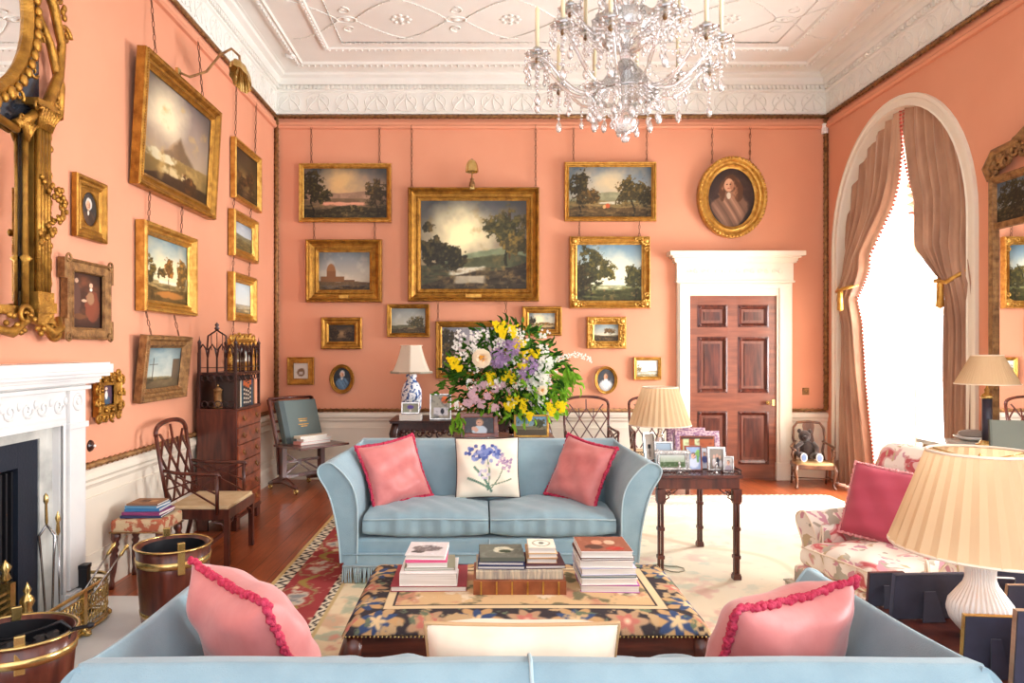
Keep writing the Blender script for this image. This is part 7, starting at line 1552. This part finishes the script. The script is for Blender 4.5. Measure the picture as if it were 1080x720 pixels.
q = P(1020, 0, 5.86); e = empty('silver_dish', (q.x, 5.8, lz), 0, 'low pale dish with a folded grey cloth at the far end of the pier table', 'dish'); MB().lathe([(0, .004), (.06, 0), (.12, .02), (.135, .035), (.13, .037), (.06, .012), (0, .012)], n=28).build('dish', WHITEP, e); m = MB(); m.ball((.0, 0, .05), (.11, .08, .035), 14, 8); tag(m.build('folded_cloth', solid(150, 140, 132)), 'folded grey cloth lying in the pale dish on the pier table', 'cloth'); bpy.data.objects['folded_cloth'].location = (q.x, 5.8, lz+.005)
# ------------------------------------------------------------ foreground side table crowded with frame backs
FT = .70; e = empty('side_table', (1.86, 2.10, .01), 0, 'dark mahogany side table in the right foreground crowded with picture frames', 'table')
MB().box(-.46, .5, -.6, .58, FT-.035, FT-.01).build('table_top', MAHOG, e, .005); MB().box(-.42, .46, -.56, .54, FT-.12, FT-.035).build('apron', MAHOG, e)
for sx in (-.38, .42):
    for sy in (-.52, .5): MB().lathe([(.014, 0), (.018, .05), (.03, FT-.14), (.03, FT-.11)], (sx, sy, 0), 10).build('leg', MAHOG, e)
FT = .7015
e = empty('ribbed_lamp', (P(1034, 0, 2.3).x, 2.3, FT), 0, 'large foreground lamp with a ribbed white gourd base and wide cream box-pleated shade', 'lamp')
MB().lathe([(0, 0), (.055, 0), (.058, .012), (.0, .014)], n=24).build('lamp_foot', GOLDD, e)
def ribbed():
    pr = [(.045, .014), (.062, .03), (.085, .06), (.094, .09), (.088, .12), (.068, .15), (.048, .18), (.042, .20), (.043, .225), (.050, .25), (.047, .28), (.036, .30), (.02, .305)]
    m = MB(); n = 144
    def fn(u, v):
        t = v*(len(pr)-1); i = min(int(t), len(pr)-2); q = t-i; r = pr[i][0]*(1-q)+pr[i+1][0]*q; z = pr[i][1]*(1-q)+pr[i+1][1]*q
        a = 2*PI*u; r *= 1+.035*math.cos(36*a+v*2); return (r*math.cos(a), r*math.sin(a), z)
    return m.grid(fn, 288, 30, cu=True)
ribbed().build('gourd_base', M('ribbed_white_glass', c(240, 234, 226), .2, coat=.3, sss=.1), e)
MB().lathe([(.012, .30), (.012, .34), (.006, .36), (.006, .6), (0, .61)], n=10).build('lamp_stem', BRASS, e); pleated_shade(e, .262, .152, .30, .612, SHADE, 30, .016)
PW = M('plain_oak_frame', c(176, 140, 112), .6, col2=c(150, 116, 90), vs=5, stretch=(1, 1, 8))
photo_frame('back of a small dark red leather frame left of the big black frame back', 912, 601, 950, 660, 2.60, FT, solid(96, 40, 36), .03, None, R(4), True, 6)
photo_frame('back of a wide purple-black frame with a triangular strut left of the ribbed lamp', 937, 602, 1014, 690, 2.48, FT, solid(70, 66, 84), .008, None, R(3), True, 7)
photo_frame('back of a black frame with a thin gilt edge in front of the ribbed lamp', 1014, 646, 1076, 720, 2.06, FT, GOLD2, .005, None, R(-6), True, 6)
photo_frame('back of a tall black frame cut off by the right border of the picture', 1066, 640, 1140, 720, 1.92, FT, PW, .005, None, R(-4), True, 5)
photo_frame('plain oak picture frame seen from behind to the right of the ribbed lamp', 1056, 613, 1110, 660, 2.42, FT, PW, .03, None, R(0), True, 8)
photo_frame('white card mount standing between the ribbed lamp and the oak frame', 1036, 606, 1064, 650, 2.5, FT, W_, .02, None, R(-8), True, 8)
photo_frame('back of a low dark frame far behind the ribbed lamp', 1042, 598, 1100, 620, 2.60, FT, solid(60, 56, 76), .008, None, R(0), True, 8)
# cable on the rug
cb = MB(); cpts = [(655, 598), (668, 597.5), (684, 596.5), (693, 595), (700, 596), (706, 597), (714, 597), (721, 599), (722, 601.5), (716, 603), (708, 602.5), (700, 600), (694, 597), (700, 604), (708, 612), (716, 622)]
cb.tube([FL(x, y, .016) for x, y in cpts], .004, 6); tag(cb.build('lamp_cable', solid(150, 138, 110)), 'thin beige cable looping over the rug beside the footstool', 'cable')
